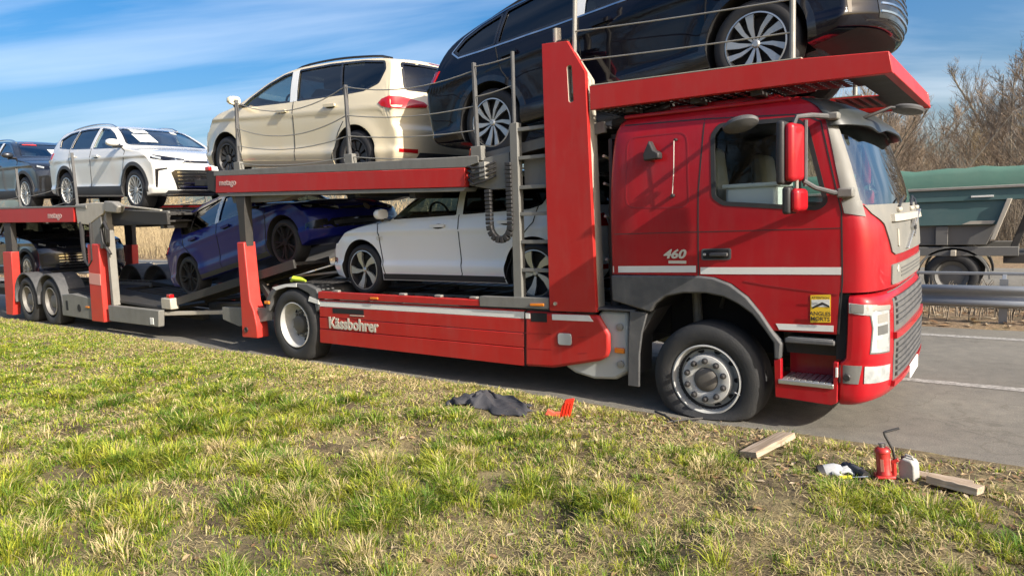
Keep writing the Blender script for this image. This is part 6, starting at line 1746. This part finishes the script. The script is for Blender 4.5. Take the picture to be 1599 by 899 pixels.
    D = np.hypot(X - CAM.x, Y - CAM.y)
    wd = (.0018 + .0014 * r.random(N)) * np.clip(D / 4.5, .9, 2.6)
    Z = ground_z(X, Y) - .004
    ca, sa = np.cos(A), np.sin(A)
    px, py = -sa, ca
    tw = r.normal(0, .5, N)
    px, py = np.cos(A + np.pi / 2 + tw), np.sin(A + np.pi / 2 + tw)
    c1_, s1_ = np.cos(A1), np.sin(A1)
    c2_, s2_ = np.cos(A2), np.sin(A2)
    mx_, my_, mz_ = X + ca * LL * .55 * s1_, Y + sa * LL * .55 * s1_, Z + LL * .55 * c1_ + .006
    tx_, ty_, tz_ = mx_ + ca * LL * .5 * s2_, my_ + sa * LL * .5 * s2_, np.maximum(mz_ + LL * .5 * c2_, Z + .007)
    Vv = np.empty((N, 5, 3), np.float32)
    Vv[:, 0] = np.stack([X - px * wd, Y - py * wd, Z], 1); Vv[:, 1] = np.stack([X + px * wd, Y + py * wd, Z], 1)
    Vv[:, 2] = np.stack([mx_ - px * wd * .85, my_ - py * wd * .85, mz_], 1); Vv[:, 3] = np.stack([mx_ + px * wd * .85, my_ + py * wd * .85, mz_], 1)
    Vv[:, 4] = np.stack([tx_, ty_, tz_], 1)
    base = np.arange(N) * 5
    loops = np.empty((N, 7), np.int32)
    for k_, o_ in enumerate((0, 1, 3, 2, 2, 3, 4)):
        loops[:, k_] = base + o_
    me = bpy.data.meshes.new('grass')
    me.vertices.add(N * 5); me.vertices.foreach_set('co', Vv.ravel())
    me.loops.add(N * 7); me.loops.foreach_set('vertex_index', loops.ravel())
    me.polygons.add(N * 2)
    st_ = np.empty((N, 2), np.int32); st_[:, 0] = np.arange(N) * 7; st_[:, 1] = st_[:, 0] + 4
    me.polygons.foreach_set('loop_start', st_.ravel())
    me.polygons.foreach_set('use_smooth', np.ones(N * 2, bool))
    me.update(calc_edges=True)
    # the blade's own colour: fresh green, yellowing, or dead straw
    yel = np.clip(H * 1.1 - .15, 0, 1)[:, None]
    gc = np.array([.125, .225, .022]) * (1 - yel) + np.array([.50, .50, .055]) * yel
    wet = (r.random(N) < .22)[:, None]
    gc = np.where(wet, gc * np.array([.62, .78, .9]), gc)
    sc_ = np.array([.74, .62, .33]) * (1 - H[:, None] * .6) + np.array([.33, .23, .12]) * H[:, None] * .6
    col = np.where(G[:, None], gc, sc_) * r.uniform(.75, 1.2, (N, 1))
    cols = np.ones((N, 5, 4), np.float32); cols[:, :, :3] = col[:, None, :]
    at = me.attributes.new('blade_colour', 'FLOAT_COLOR', 'POINT')
    at.data.foreach_set('color', cols.ravel())
    return me, N
def attr_mat(name, attr, trans=.35, rough=.55):
    m, t, b = nodes_mat(name)
    a = t.nodes.new('ShaderNodeAttribute'); a.attribute_name = attr
    t.links.new(a.outputs['Color'], b.inputs['Base Color'])
    b.inputs['Roughness'].default_value = rough; b.inputs['Specular IOR Level'].default_value = .3
    tr = t.nodes.new('ShaderNodeBsdfTranslucent'); t.links.new(a.outputs['Color'], tr.inputs[0])
    mx = t.nodes.new('ShaderNodeMixShader'); mx.inputs[0].default_value = trans
    o = t.nodes['Material Output']
    t.links.new(b.outputs[0], mx.inputs[1]); t.links.new(tr.outputs[0], mx.inputs[2]); t.links.new(mx.outputs[0], o.inputs[0])
    return m
gme, NB = grass_blades()
gme.materials.append(attr_mat('grass_blade', 'blade_colour'))
go = link('grass', gme)
go['label'] = 'tufted green grass and dead straw covering the roadside verge'; go['category'] = 'grass'; go['kind'] = 'stuff'

def leaves(n, xr_, yr_, seed, size, name, label, cols, zf):
    r = np.random.default_rng(seed)
    mb = MB(); C = []
    x = r.uniform(*xr_, n); y = r.uniform(*yr_, n)
    z = zf(x, y)
    for i in range(n):
        s_ = size * r.uniform(.5, 1.3); a = r.uniform(0, 6.28); ti = r.normal(0, .4); h = r.uniform(.004, .02)
        ca, sa = math.cos(a), math.sin(a)
        shape = [(-1, 0, 0), (-.3, -.55, .25), (.4, -.45, .3), (1, 0, .1), (.4, .45, .25), (-.3, .5, .35)]
        V = []
        for u, v, w in shape:
            u, v, w = u * s_, v * s_, w * s_ * r.uniform(.2, 1.2)
            V.append((x[i] + u * ca - v * sa, y[i] + u * sa + v * ca, z[i] + h + w + u * ti * .4))
        mb.add(V, [(0, 1, 2, 3), (0, 3, 4, 5)])
        c = np.array(cols[r.integers(len(cols))]) * r.uniform(.7, 1.2)
        C += [tuple(c) + (1,)] * 6
    me = bpy.data.meshes.new(name); me.from_pydata(mb.v, [], mb.f)
    at = me.attributes.new('leaf_colour', 'FLOAT_COLOR', 'POINT')
    at.data.foreach_set('color', np.array(C, np.float32).ravel())
    me.materials.append(MATS.get('leaf') or attr_mat('leaf', 'leaf_colour', .2, .7))
    o = link(name, me)
    o['label'] = label; o['category'] = 'leaves'; o['kind'] = 'stuff'
    return o
lc = [(.30, .19, .10), (.42, .30, .17), (.22, .13, .07), (.50, .40, .27)]
leaves(900, (-9, 3), (-4.2, -.3), 3, .026, 'fallen_leaves', 'brown dead leaves lying in the verge grass', lc, ground_z)
leaves(750, (-1.2, 3.2), (-1.35, -.25), 13, .022, 'trampled_leaves', 'trodden brown leaves in the bare strip by the jack', lc, ground_z)
leaves(2600, (-40, 12), (5.7, 9.2), 4, .06, 'leaf_litter', 'dry brown leaf litter under the crash barrier', lc, ground_z)
def clods():
    r = np.random.default_rng(9)
    mb = MB()
    n = 620
    x = r.uniform(-2.2, 3.2, n); y = edge_y(x) + r.normal(-.02, .07, n)
    for i in range(n):
        s_ = r.uniform(.006, .02)
        p = Vector((x[i], y[i], float(ground_z(x[i], y[i])) if y[i] < -.2 else .004))
        V = [p + Vector((r.uniform(-1, 1), r.uniform(-1, 1), r.uniform(0, .9))) * s_ for _ in range(6)]
        mb.add(V, [(0, 1, 2), (0, 2, 3), (3, 4, 5), (1, 4, 2), (0, 3, 5), (1, 5, 4), (0, 5, 1), (2, 4, 3)])
    o = mb.build('gravel', mat('earth_clod', (.12, .09, .06), .95, var=.3, scale=40), None, smooth=0)
    o['label'] = 'crumbs of soil and grit along the asphalt edge'; o['category'] = 'gravel'; o['kind'] = 'stuff'
clods()

# ================================================================== crash barrier
barrier = empty('crash_barrier', (0, 6.2, 0), world=True)
tag(barrier, 'grey steel crash barrier with double rail along the far road edge', 'barrier')
GALV = mat('weathered_galvanised', (.30, .32, .34), .45, metal=.55, dirt=.3, dirt_col=(.2, .18, .15), scale=3)
WPROF = [(6.0, .25), (5.955, .275), (5.95, .315), (6.0, .36), (6.015, .40), (6.0, .44), (5.95, .485), (5.955, .525), (6.0, .55)]
xs_ = list(np.arange(-60, 16.1, 4.0))
for a, c in zip(xs_[:-1], xs_[1:]):
    mb = MB()
    V = [(x, y, z) for x in (a + .004, c - .004) for y, z in WPROF]
    n = len(WPROF)
    mb.add(V, [(i, i + 1, n + i + 1, n + i) for i in range(n - 1)])
    o = mb.build('rail_panel', GALV, barrier, smooth=40)
    s_ = o.modifiers.new('thickness', 'SOLIDIFY'); s_.thickness = .006
    MB().box(a + .003, c - .003, 6.42, 6.50, .66, .70).build('top_rail', GALV, barrier, .006)
pm = MB().prism([(-.05, 0), (.05, 0), (.05, .012), (-.038, .012), (-.038, .10), (-.05, .10)], -.35, .64, 'z').mesh('post', GALV)
for x in np.arange(-58, 15, 2.0):
    o = link('post', pm, barrier); o.location = (x, 6.08, 0)
    MB().bar((x, 6.12, .56), (x, 6.46, .67), .05, .04).build('rail_bracket', GALV, barrier, .004)

# ================================================================== tipper trailer on the far road
tip = empty('tipper_trailer', (0, 12.2, -.3), world=True)
tag(tip, 'green tipper trailer under a pale green tarpaulin on the far road', 'trailer')
TARP = mat('green_tarpaulin', (.065, .16, .12), .6, dirt=.35, dirt_col=(.17, .23, .18), scale=1.6, bump=.2)
TEAL = mat('teal_tipper_paint', (.055, .125, .125), .5, dirt=.45, dirt_col=(.15, .19, .185), scale=1.2)
TGREY = mat('dusty_tipper_grey', (.12, .12, .115), .6, dirt=.4, dirt_col=(.2, .185, .165), scale=1.4)
def pp(name, m, poly, y0, y1, bev=.01):
    return MB().prism(poly, y0, y1, 'y').build(name, m, tip, bev)
ya, yb = 11.0, 13.4
mb = MB(); V = []; n = 15
xs2 = np.linspace(-6.2, 3.6, 34)
for i, x in enumerate(xs2):
    sag = .02 * math.cos(i * 2.4) + .012 * math.sin(i * 5.1)
    for k in range(n):
        q = math.pi * k / (n - 1)
        V.append((x, (ya + yb) / 2 - (1.22 + .015 * sag) * math.cos(q) * (1 if 0 < k < n - 1 else 1.0), 1.98 + (.36 + sag) * min(1, math.sin(q) * 3.2) + .035 * math.sin(q)))
mb.add(V, [(i * n + k, i * n + k + 1, (i + 1) * n + k + 1, (i + 1) * n + k) for i in range(len(xs2) - 1) for k in range(n - 1)] + [tuple(range(n)), tuple(range((len(xs2) - 1) * n, len(xs2) * n))[::-1]])
mb.build('tarpaulin', TARP, tip, smooth=60)
pp('top_rim', STEEL, [(-6.2, 1.93), (3.6, 1.93), (3.6, 1.985), (-6.2, 1.985)], ya - .03, yb + .03)
pp('upper_wall', TEAL, [(-6.1, 1.70), (3.3, 1.70), (3.5, 1.93), (-6.1, 1.93)], ya + .01, yb - .01)
pp('side_wall', TEAL, [(-6.0, 1.22), (1.78, 1.22), (1.98, 1.70), (-6.0, 1.70)], ya + .05, yb - .05)
pp('lower_wall', TGREY, [(-6.0, .80), (1.62, .82), (1.78, 1.22), (-6.0, 1.22)], ya + .14, yb - .14)
pp('end_post', CREAM, [(1.68, .92), (1.76, .92), (2.02, 1.72), (1.93, 1.72)], ya - .02, ya + .06)
pp('label_plate', WHITET, [(1.35, 1.765), (1.72, 1.765), (1.72, 1.80), (1.35, 1.80)], ya - .01, ya + .01, .002)
pp('label_plate', CREAM, [(1.2, 1.235), (1.72, 1.235), (1.76, 1.30), (1.35, 1.30)], ya + .03, ya + .052, .002)
for x in (-4.6, -3.2, -1.8, -.4, .75):
    pp('wall_rib', TGREY, [(x, .82), (x + .22, .82), (x + .22, 1.2), (x, 1.2)], ya + .08, ya + .14)
pp('chassis_beam', TGREY, [(-6.2, .58), (2.15, .60), (2.15, .78), (-6.2, .78)], ya + .10, ya + .24)
pp('chassis_beam', TGREY, [(-6.2, .58), (2.15, .60), (2.15, .78), (-6.2, .78)], yb - .24, yb - .10)
pp('frame_strut', DSTEEL, [(2.0, .75), (2.12, .75), (2.45, 1.7), (2.3, 1.7)], ya + .3, ya + .5)
pp('lift_ram', DSTEEL, [(2.35, .5), (2.6, .5), (2.75, 1.9), (2.5, 1.9)], ya + .9, ya + 1.3)
pp('front_frame', DSTEEL, [(1.9, .45), (4.8, .45), (4.8, .62), (1.9, .62)], ya + .2, yb - .2)
pp('lamp_bracket', CREAM, [(1.02, .60), (1.12, .60), (1.12, .72), (1.02, .72)], ya + .02, ya + .1)
tw_ = tyre_mesh('tyre', .50)
for x in (1.05, -.40, -1.85):
    for yy, rz in ((ya + .12, 0), (yb - .12, math.pi)):
        w = empty('wheel', (x, yy, .185), None, rot=(0, 0, rz)); w.parent = tip; w.matrix_parent_inverse = Matrix.Translation(-Vector(tip.location))
        link('tyre', tw_, w)
        MB().lathe([(.30, .03), (.30, -.005), (.28, .02), (.22, .09), (.12, .07), (0, .05)], (0, 0, 0), 30).build('rim', TGREY, w, smooth=40)
        ring = [(x + .66 * math.cos(q), .165 + .60 * math.sin(q)) for q in np.linspace(-.05, math.pi + .05, 17)]
        rin = [(x + .62 * math.cos(q), .165 + .55 * math.sin(q)) for q in np.linspace(math.pi + .05, -.05, 17)]
        pp('mudguard', GREYP, ring + rin, yy - .02 if rz == 0 else yy - .36, yy + .36 if rz == 0 else yy + .02, .004)

# ================================================================== bare trees and scrub beyond the road
def tree_mesh(seed, H, spread=.42, twigs=1.0, trunk_r=.16, branchy=26):
    r = random.Random(seed)
    tr, cr_ = MB(), MB()
    segs = [0]
    def limb(mb, p, d, L, rad, lvl, n=4):
        pts = [p.copy()]; rs = [rad]
        cur = p.copy(); dd = d.copy()
        for i in range(n):
            dd = (dd + Vector((r.gauss(0, .13), r.gauss(0, .13), r.gauss(.05, .07)))).normalized()
            cur = cur + dd * (L / n)
            pts.append(cur.copy()); rs.append(rad * (1 - .75 * (i + 1) / n))
        mb.tube(pts, rs, 6 if lvl == 0 else (4 if lvl == 1 else 3), cap=False)
        segs[0] += n
        return pts, rs
    pts, rs = limb(tr, Vector((0, 0, -.1)), Vector((r.gauss(0, .05), r.gauss(0, .05), 1)), H, trunk_r, 0, 9)
    for b in range(branchy):
        t_ = .18 + .80 * (b + r.random()) / branchy
        i = min(int(t_ * 9), 8); p = pts[i].lerp(pts[i + 1], t_ * 9 - i)
        az_ = r.uniform(0, 6.28); el = r.uniform(.55, 1.1) + .25 * t_
        L = H * spread * (1.12 - t_) * r.uniform(.6, 1.15) + .4
        d = Vector((math.cos(az_) * math.cos(el), math.sin(az_) * math.cos(el), math.sin(el)))
        q1, r1 = limb(cr_, p, d, L, max(.016, rs[i] * .34), 1, 4)
        for c in range(int(8 * twigs)):
            k = r.randrange(1, 5); p2 = q1[k - 1].lerp(q1[k], r.random())
            d2 = (d + Vector((r.gauss(0, .55), r.gauss(0, .55), r.gauss(.25, .4)))).normalized()
            q2, r2 = limb(cr_, p2, d2, L * r.uniform(.3, .6), .013, 2, 3)
            for e in range(int(4 * twigs)):
                k2 = r.randrange(1, 4); p3 = q2[k2 - 1].lerp(q2[k2], r.random())
                d3 = (d2 + Vector((r.gauss(0, .6), r.gauss(0, .6), r.gauss(.2, .4)))).normalized()
                limb(cr_, p3, d3, L * r.uniform(.14, .32), .0085, 2, 2)
    return tr, cr_
BARK = mat('grey_brown_bark', (.22, .195, .15), .9, var=.25, scale=3, bump=.3)
TWIG = mat('brown_twigs', (.235, .195, .145), .9, var=.25, scale=.6)
TWIGR = mat('reddish_twigs', (.25, .19, .135), .9, var=.25, scale=.6)
TWIGY = mat('straw_twigs', (.36, .28, .16), .9, var=.25, scale=.6)
protos = []
for s_, H, spd, tw2, tr_, br, mt in ((1, 10, .36, 1.0, .12, 34, TWIG), (2, 8.5, .33, 1.0, .08, 32, TWIGR), (3, 12, .42, 1.1, .17, 40, TWIG), (4, 7, .34, 1.2, .07, 30, TWIGY), (5, 9, .30, 1.0, .08, 34, TWIGR)):
    a_, c_ = tree_mesh(s_, H, spd, tw2, tr_, br)
    protos.append((a_.mesh('trunk', BARK, 40), c_.mesh('crown', mt, 0), H))
rt_ = random.Random(5)
def tree(k, x, y, s_, rz, label, grp):
    tm, cm_, H = protos[k]
    root = empty('bare_tree', (x, y, float(ground_z(np.array([x]), np.array([y]))[0])), rot=(0, 0, rz))
    root.scale = (s_, s_, s_)
    tag(root, label, 'tree', grp)
    link('trunk', tm, root); link('crown', cm_, root)
    return root
tree(2, 1.7, 44, .86, .3, 'tallest bare tree, standing alone above the wood behind the green tipper', None)
tree(2, 4.6, 47, .84, 2.1, 'tall bare tree at the edge of the wood beside the tallest one', None)
WL = 'bare brown tree in the winter wood behind the green tipper'
for i in range(66):
    y = rt_.uniform(25, 48)
    x = 2.17 - (y + 5.64) * rt_.uniform(-.12, .34)
    tree(rt_.choice((0, 1, 3, 4, 1, 4)), x, y, rt_.uniform(.60, .86) * (.75 + .0075 * y), rt_.uniform(0, 6.28), WL, 'wood behind the tipper')
WL2 = 'bare tan tree beyond the road, seen between the trailer decks'
for i in range(30):
    y = rt_.uniform(20, 30)
    x = -30 - rt_.uniform(0, 75)
    tree(rt_.choice((1, 3, 3, 4)), x, y, rt_.uniform(.7, 1.0), rt_.uniform(0, 6.28), WL2, 'wood seen under the trailer deck')
def scrub(name, n, xr_, yr_, h, seed, m, label, z_off=0.0):
    """A thicket: thousands of arching stems."""
    r = np.random.default_rng(seed)
    mb = MB()
    x = r.uniform(*xr_, n); y = r.uniform(*yr_, n); z = ground_z(x, y)
    for i in range(n):
        hh = h * r.uniform(.35, 1.1); a = r.uniform(0, 6.28); l = hh * r.uniform(.1, .6)
        p0 = Vector((x[i], y[i], z[i])); p1 = p0 + Vector((math.cos(a) * l * .4, math.sin(a) * l * .4, hh * .6)); p2 = p0 + Vector((math.cos(a) * l, math.sin(a) * l, hh))
        w = .006 + .008 * r.random()
        mb.tube([p0, p1, p2], [w, w * .8, w * .3], 3, cap=False)
        for k in range(3):
            t_ = r.uniform(.3, .9); p = p0.lerp(p2, t_); b_ = r.uniform(0, 6.28); ll = hh * r.uniform(.15, .35)
            mb.tube([p, p + Vector((math.cos(b_) * ll * .6, math.sin(b_) * ll * .6, ll * .8))], [w * .6, w * .3], 3, cap=False)
    o = mb.build(name, m, None, smooth=0)
    o['label'] = label; o['category'] = 'undergrowth'; o['kind'] = 'stuff'
scrub('undergrowth', 7000, (-14, 10), (23, 42), 3.0, 31, TWIG, 'thicket of brown saplings filling the wood behind the tipper')
scrub('undergrowth', 6500, (-110, -26), (19.5, 27), 3.6, 32, TWIGY, 'tan thicket beyond the road under the trailer deck')
scrub('verge_brambles', 900, (-6, 9), (6.15, 9.0), .50, 33, TWIG, 'thin brown bramble stems under the crash barrier')
scrub('verge_brambles', 500, (-60, -6), (6.6, 9.0), .6, 34, TWIGY, 'dry tan stems behind the crash barrier beside the trailer')

# the field edge on the camera's side of the road, which the dark paintwork mirrors
WL3 = 'bare tree at the field edge, mirrored in the black SUV'
for i in range(22):
    x = -40 + i * 3.4 + rt_.uniform(-1.5, 1.5)
    tree(rt_.choice((0, 1, 2, 4)), x, -24 - rt_.uniform(0, 9), rt_.uniform(1.0, 1.35), rt_.uniform(0, 6.28), WL3, 'field edge behind the camera')
scrub('undergrowth', 2500, (-50, 30), (-36, -25), 3.2, 35, TWIG, 'brown hedge along the field edge mirrored in the dark cars')

# ================================================================== things lying on the verge
def gz(x, y):
    return float(ground_z(np.array([x]), np.array([y]))[0])
WOOD, t, b = nodes_mat('weathered_plank_wood')
tcw = t.nodes.new('ShaderNodeTexCoord'); mpw = t.nodes.new('ShaderNodeMapping'); mpw.inputs['Scale'].default_value = (4, 60, 60)
nw = t.nodes.new('ShaderNodeTexNoise'); nw.inputs['Scale'].default_value = 1; nw.inputs['Detail'].default_value = 7
t.links.new(tcw.outputs['Object'], mpw.inputs[0]); t.links.new(mpw.outputs[0], nw.inputs['Vector'])
t.links.new(ramp(t, nw.outputs[0], [(.3, (.20, .145, .095)), (.5, (.36, .28, .20)), (.7, (.48, .40, .31))]), b.inputs['Base Color'])
b.inputs['Roughness'].default_value = .85
bump_node(t, b, nw.outputs[0], .5, .004)
def plank(name, cx, cy, L, w, th, rz, pitch, lift, label, roll=0.0):
    mb = MB()
    n = 8
    r = random.Random(int(cx * 100))
    V = []; Fs = []
    for i in range(n + 1):
        x = -L / 2 + L * i / n
        j = r.gauss(0, .0015)
        for yy, zz in ((-w / 2, 0), (w / 2, 0), (w / 2, th), (-w / 2, th)):
            V.append((x + r.gauss(0, .002), yy + j + r.gauss(0, .001), zz + r.gauss(0, .001)))
        if i:
            a = 4 * (i - 1); c = 4 * i
            for k in range(4):
                Fs.append((a + k, a + (k + 1) % 4, c + (k + 1) % 4, c + k))
    Fs += [(3, 2, 1, 0), (4 * n, 4 * n + 1, 4 * n + 2, 4 * n + 3)]
    o = mb.add(V, Fs).build(name, WOOD, None, .003)
    o.location = (cx, cy, gz(cx, cy) + lift); o.rotation_euler = (roll, -pitch, rz)
    return tag(o, label, 'plank')
plank('wooden_plank', .755, -.69, .52, .135, .045, math.radians(76), math.radians(2), .022, 'longer pale wooden plank lying near the front wheel', math.radians(-10))
plank('wooden_plank', 1.895, -.925, .27, .12, .045, math.radians(-14), math.radians(-1), .018, 'short wooden block at the verge edge beyond the canister', math.radians(-8))
plank('wooden_board', 1.83, -.76, .30, .09, .02, math.radians(-6), 0, .012, 'thin dark board half buried behind the short wooden block')

# bottle jack
JX, JY = 1.53, -.95
jz = gz(JX, JY) + .012
jack = empty('bottle_jack', (JX, JY, jz), world=False, rot=(math.radians(-3), math.radians(-4), .4)); jack.scale = (.92, .92, .95)
tag(jack, 'red hydraulic bottle jack with a bent black handle on the grass', 'jack')
JRED = mat('worn_red_jack_paint', (.50, .018, .016), .35, coat=.3, dirt=.35, dirt_col=(.18, .08, .06), scale=25)
def zl(prof, n=28):
    mb = MB().lathe([(r_, z) for r_, z in prof], (0, 0, 0), n)
    mb.v = [(x, -z, y) for x, y, z in mb.v]
    return mb
MB().box(-.06, .06, -.055, .055, 0, .022).build('base_plate', JRED, jack, .01)
zl([(0, .02), (.05, .02), (.05, .03), (.045, .04), (.045, .165), (.050, .168), (.050, .182), (.040, .196), (.030, .20), (0, .20)]).build('cylinder_body', JRED, jack, smooth=40)
zl([(0, .19), (.019, .19), (.019, .215), (.024, .217), (.024, .228), (0, .228)], 16).build('ram_screw', STEEL, jack)
MB().tube([(.055, -.02, .02), (.058, -.02, .12)], .016, 10).build('pump_barrel', JRED, jack)
MB().bar((.045, -.02, .105), (.085, -.03, .125), .025, .022).build('handle_socket', JRED, jack, .003)
MB().tube([(.07, -.025, .10), (.055, -.03, .19), (.012, -.035, .29), (.008, -.035, .305), (.03, -.03, .31), (.105, -.02, .325)], .0085, 8).build('pump_handle', BLACKP, jack)
for q in (.6, 2.0):
    MB().bar((.045 * math.cos(q), -.045 * math.sin(q), .05), (.045 * math.cos(q), -.045 * math.sin(q), .13), .02, .004, (math.cos(q), -math.sin(q), 0)).build('rating_label', mat('worn_label', (.60, .22, .16), .6), jack)
# canister
CX, CY = 1.66, -.90
can = empty('plastic_canister', (CX, CY, gz(CX, CY) + .012), rot=(math.radians(4), math.radians(-3), -.35)); can.scale = (.72, .72, .76)
tag(can, 'dull white square canister standing beside the red jack', 'canister')
CANM = mat('dull_white_plastic', (.42, .42, .39), .5, dirt=.6, dirt_col=(.24, .22, .19), scale=14)
MB().prism(round_poly([(-.062, 0), (.062, 0), (.066, .13), (.045, .165), (-.03, .175), (-.066, .13)], .012), -.05, .05, 'y').build('canister_body', CANM, can, .012)
MB().tube([(-.03, 0, .172), (-.015, 0, .195), (.03, 0, .188), (.045, 0, .162)], .009, 8).build('canister_handle', CANM, can)
zl([(0, 0), (.018, 0), (.018, .022), (0, .022)], 14).build('screw_cap', DSTEEL, can).location = (-.042, 0, .155)
# work gloves
def glove(cx, cy, rz, m, label, hgt):
    """A limp work glove: palm and five finger tubes, one skinned body each in one mesh."""
    o_ = empty('work_glove', (cx, cy, gz(cx, cy) + .012), rot=(0, 0, rz))
    tag(o_, label, 'glove', None)
    pal = MB()
    pal.tube([(-.09, 0, .02), (-.05, 0, .028), (0, 0, .032), (.035, 0, .026), (.05, 0, .02)], [.036, .040, .044, .04, .02], 12, flat=.62).build('palm', m, o_, smooth=60)
    MB().tube([(-.10, 0, .018), (-.085, 0, .02), (-.06, 0, .026)], [.043, .044, .042], 12, flat=.62).build('cuff', BLACKP, o_, smooth=60)
    for i, (y, L, bend) in enumerate(((-.030, .062, .012), (-.010, .075, .018), (.011, .070, .022), (.030, .055, .010))):
        MB().tube([(.030, y * .9, .024), (.05 + L * .4, y * 1.1, .024 + bend), (.045 + L, y * 1.25, .012)], [.012, .0115, .008], 8).build('finger', m, o_, smooth=60)
    MB().tube([(-.02, -.036, .022), (.01, -.062, .02), (.035, -.072, .012)], [.014, .013, .009], 8).build('thumb', m, o_, smooth=60)
    return o_
glove(1.255, -1.02, .5, mat('light_grey_knit', (.36, .37, .38), .9, var=.2, scale=30), 'light grey work glove lying left of the red jack', 0)
glove(1.36, -.945, 2.5, mat('dark_grey_knit', (.06, .065, .075), .9, var=.2, scale=30), 'dark grey work glove lying against the light grey one', 0)
sd = empty('screwdriver', (1.345, -1.07, gz(1.345, -1.07) + .022), rot=(0, math.radians(-4), .45))
tag(sd, 'yellow handled screwdriver lying in front of the gloves', 'screwdriver')
MB().tube([(-.055, 0, 0), (-.05, 0, 0), (-.01, 0, 0), (.015, 0, 0), (.02, 0, 0)], [.008, .013, .0115, .013, .008], 10).build('handle', mat('yellow_grip', (.70, .62, .04), .4), sd)
MB().tube([(.02, 0, 0), (.115, 0, 0)], .004, 8).build('blade', CHROME, sd)
# flat bar by the tyre
fbx = MB().tube([(-.17, -.34, .03), (-.05, -.20, .035), (.03, -.07, .022)], .012, 8, flat=.6).build('pry_bar', mat('dark_bar_steel', (.10, .10, .10), .5, metal=.4, dirt=.3), None)
tag(fbx, 'dark flat steel bar lying against the flat front tyre', 'bar')
fb2 = MB().tube([(-.36, -.16, .05), (-.24, -.22, .045), (-.12, -.31, .03)], .010, 8).build('hose_piece', BLACKP, None)
tag(fb2, 'thin black hose piece in the grass left of the flat tyre', 'hose')
# dark jacket thrown on the grass
JCLOTH = mat('charcoal_cloth', (.045, .045, .052), .8, var=.25, scale=9, bump=.25)
def cloth(name, path, wid, hgt, seed, parent, n=40, m=22, th=.010):
    """A strip of limp cloth draped along a path, creased across and lengthways."""
    r = random.Random(seed)
    ph = [r.uniform(0, 6.28) for _ in range(6)]
    P = [Vector(p) for p in path]
    def at(u):
        k = u * (len(P) - 1); i = min(int(k), len(P) - 2)
        return P[i].lerp(P[i + 1], k - i), (P[i + 1] - P[i]).normalized()
    V = []; Fs = []
    for lay in (0, 1):
        for i in range(n):
            u = i / (n - 1)
            c, d = at(u)
            sd_ = Vector((-d.y, d.x, 0)).normalized()
            w = np.interp(u, np.linspace(0, 1, len(wid)), wid) * (1 + .10 * math.sin(u * 17 + ph[0]))
            h = np.interp(u, np.linspace(0, 1, len(hgt)), hgt)
            for j in range(m):
                v = j / (m - 1) * 2 - 1
                p = c + sd_ * (v * w + .018 * math.sin(u * 13 + ph[1] + v * 2)) + d * (.015 * math.sin(v * 5 + ph[2]))
                cr1 = abs(math.sin(u * 8 + v * 2.2 + ph[3])); cr2 = abs(math.sin(u * 19 - v * 3.5 + ph[4])); cr3 = abs(math.sin(v * 4.2 + u * 3 + ph[5]))
                body = h * (1 - abs(v) ** 2.2)
                z = body + (1 - cr1) ** 2 * .030 + (1 - cr2) ** 2 * .010 + (1 - cr3) ** 2.5 * .026
                z *= min(1, (1 - abs(v)) * 5 + .12, u * 9 + .2, (1 - u) * 9 + .2)
                V.append((p.x, p.y, gz(p.x, p.y) + .016 + max(.0, z) - lay * th))
    for lay in (0, 1):
        for i in range(n - 1):
            for j in range(m - 1):
                a = lay * n * m + i * m + j
                Fs.append((a, a + m, a + m + 1, a + 1) if not lay else (a, a + 1, a + m + 1, a + m))
    for i in range(n - 1):
        for j in (0, m - 1):
            a = i * m + j; Fs.append((a, a + m, a + m + n * m, a + n * m))
    for j in range(m - 1):
        for i in (0, n - 1):
            a = i * m + j; Fs.append((a, a + 1, a + 1 + n * m, a + n * m))
    o = MB().add(V, Fs).build(name, JCLOTH, parent, smooth=60)
    bm = bmesh.new(); bm.from_mesh(o.data)
    for _ in range(2):
        bmesh.ops.smooth_vert(bm, verts=bm.verts, factor=.5, use_axis_x=True, use_axis_y=True, use_axis_z=True)
    bm.to_mesh(o.data); bm.free()
    return o
jk = empty('work_jacket', (-1.70, -.72, gz(-1.70, -.72)), world=True)
tag(jk, 'dark grey work jacket thrown in a crumpled heap on the grass', 'jacket')
cloth('jacket_back', [(-1.94, -0.74, 0), (-1.79, -0.72, 0), (-1.59, -0.74, 0), (-1.28, -0.78, 0)], [.10, .15, .13, .12, .10], [.05, .10, .05, .03, .02], 3, jk)
cloth('sleeve', [(-2.00, -0.62, 0), (-1.86, -0.60, 0), (-1.64, -0.62, 0), (-1.36, -0.64, 0)], [.05, .075, .06, .05], [.04, .085, .045, .02], 5, jk)
cloth('sleeve', [(-2.16, -0.82, 0), (-2.04, -0.80, 0), (-1.89, -0.72, 0)], [.05, .07, .08], [.02, .045, .09], 8, jk, 26, 14)
cloth('collar', [(-1.87, -0.78, 0), (-1.79, -0.64, 0)], [.05, .06, .05], [.10, .115, .09], 11, jk, 18, 12)
# red ribbed plastic piece standing in the grass and its broken flap
rp = empty('red_plastic_wedge', (-.95, -.70, gz(-.95, -.70)), rot=(math.radians(8), math.radians(10), .45))
tag(rp, 'bright red ribbed plastic piece standing up in the grass', 'plastic piece')
RPL = mat('red_plastic', (.72, .035, .015), .4, var=.1, scale=20)
MB().prism(round_poly([(-.045, -.01), (.045, -.01), (.062, .19), (-.012, .165), (-.035, .10)], .01), -.018, .018, 'y').build('panel', RPL, rp, .004)
for x in (-.02, .005, .03):
    MB().bar((x, -.021, .005), (x + .012, -.021, .15), .008, .008, (0, 1, 0)).build('rib', RPL, rp, .002)
MB().prism([(-.17, .0), (-.03, .0), (-.03, .06), (-.09, .035), (-.15, .055)], -.016, .012, 'y').build('broken_flap', mat('red_plastic_dull', (.70, .13, .08), .5), rp, .004)
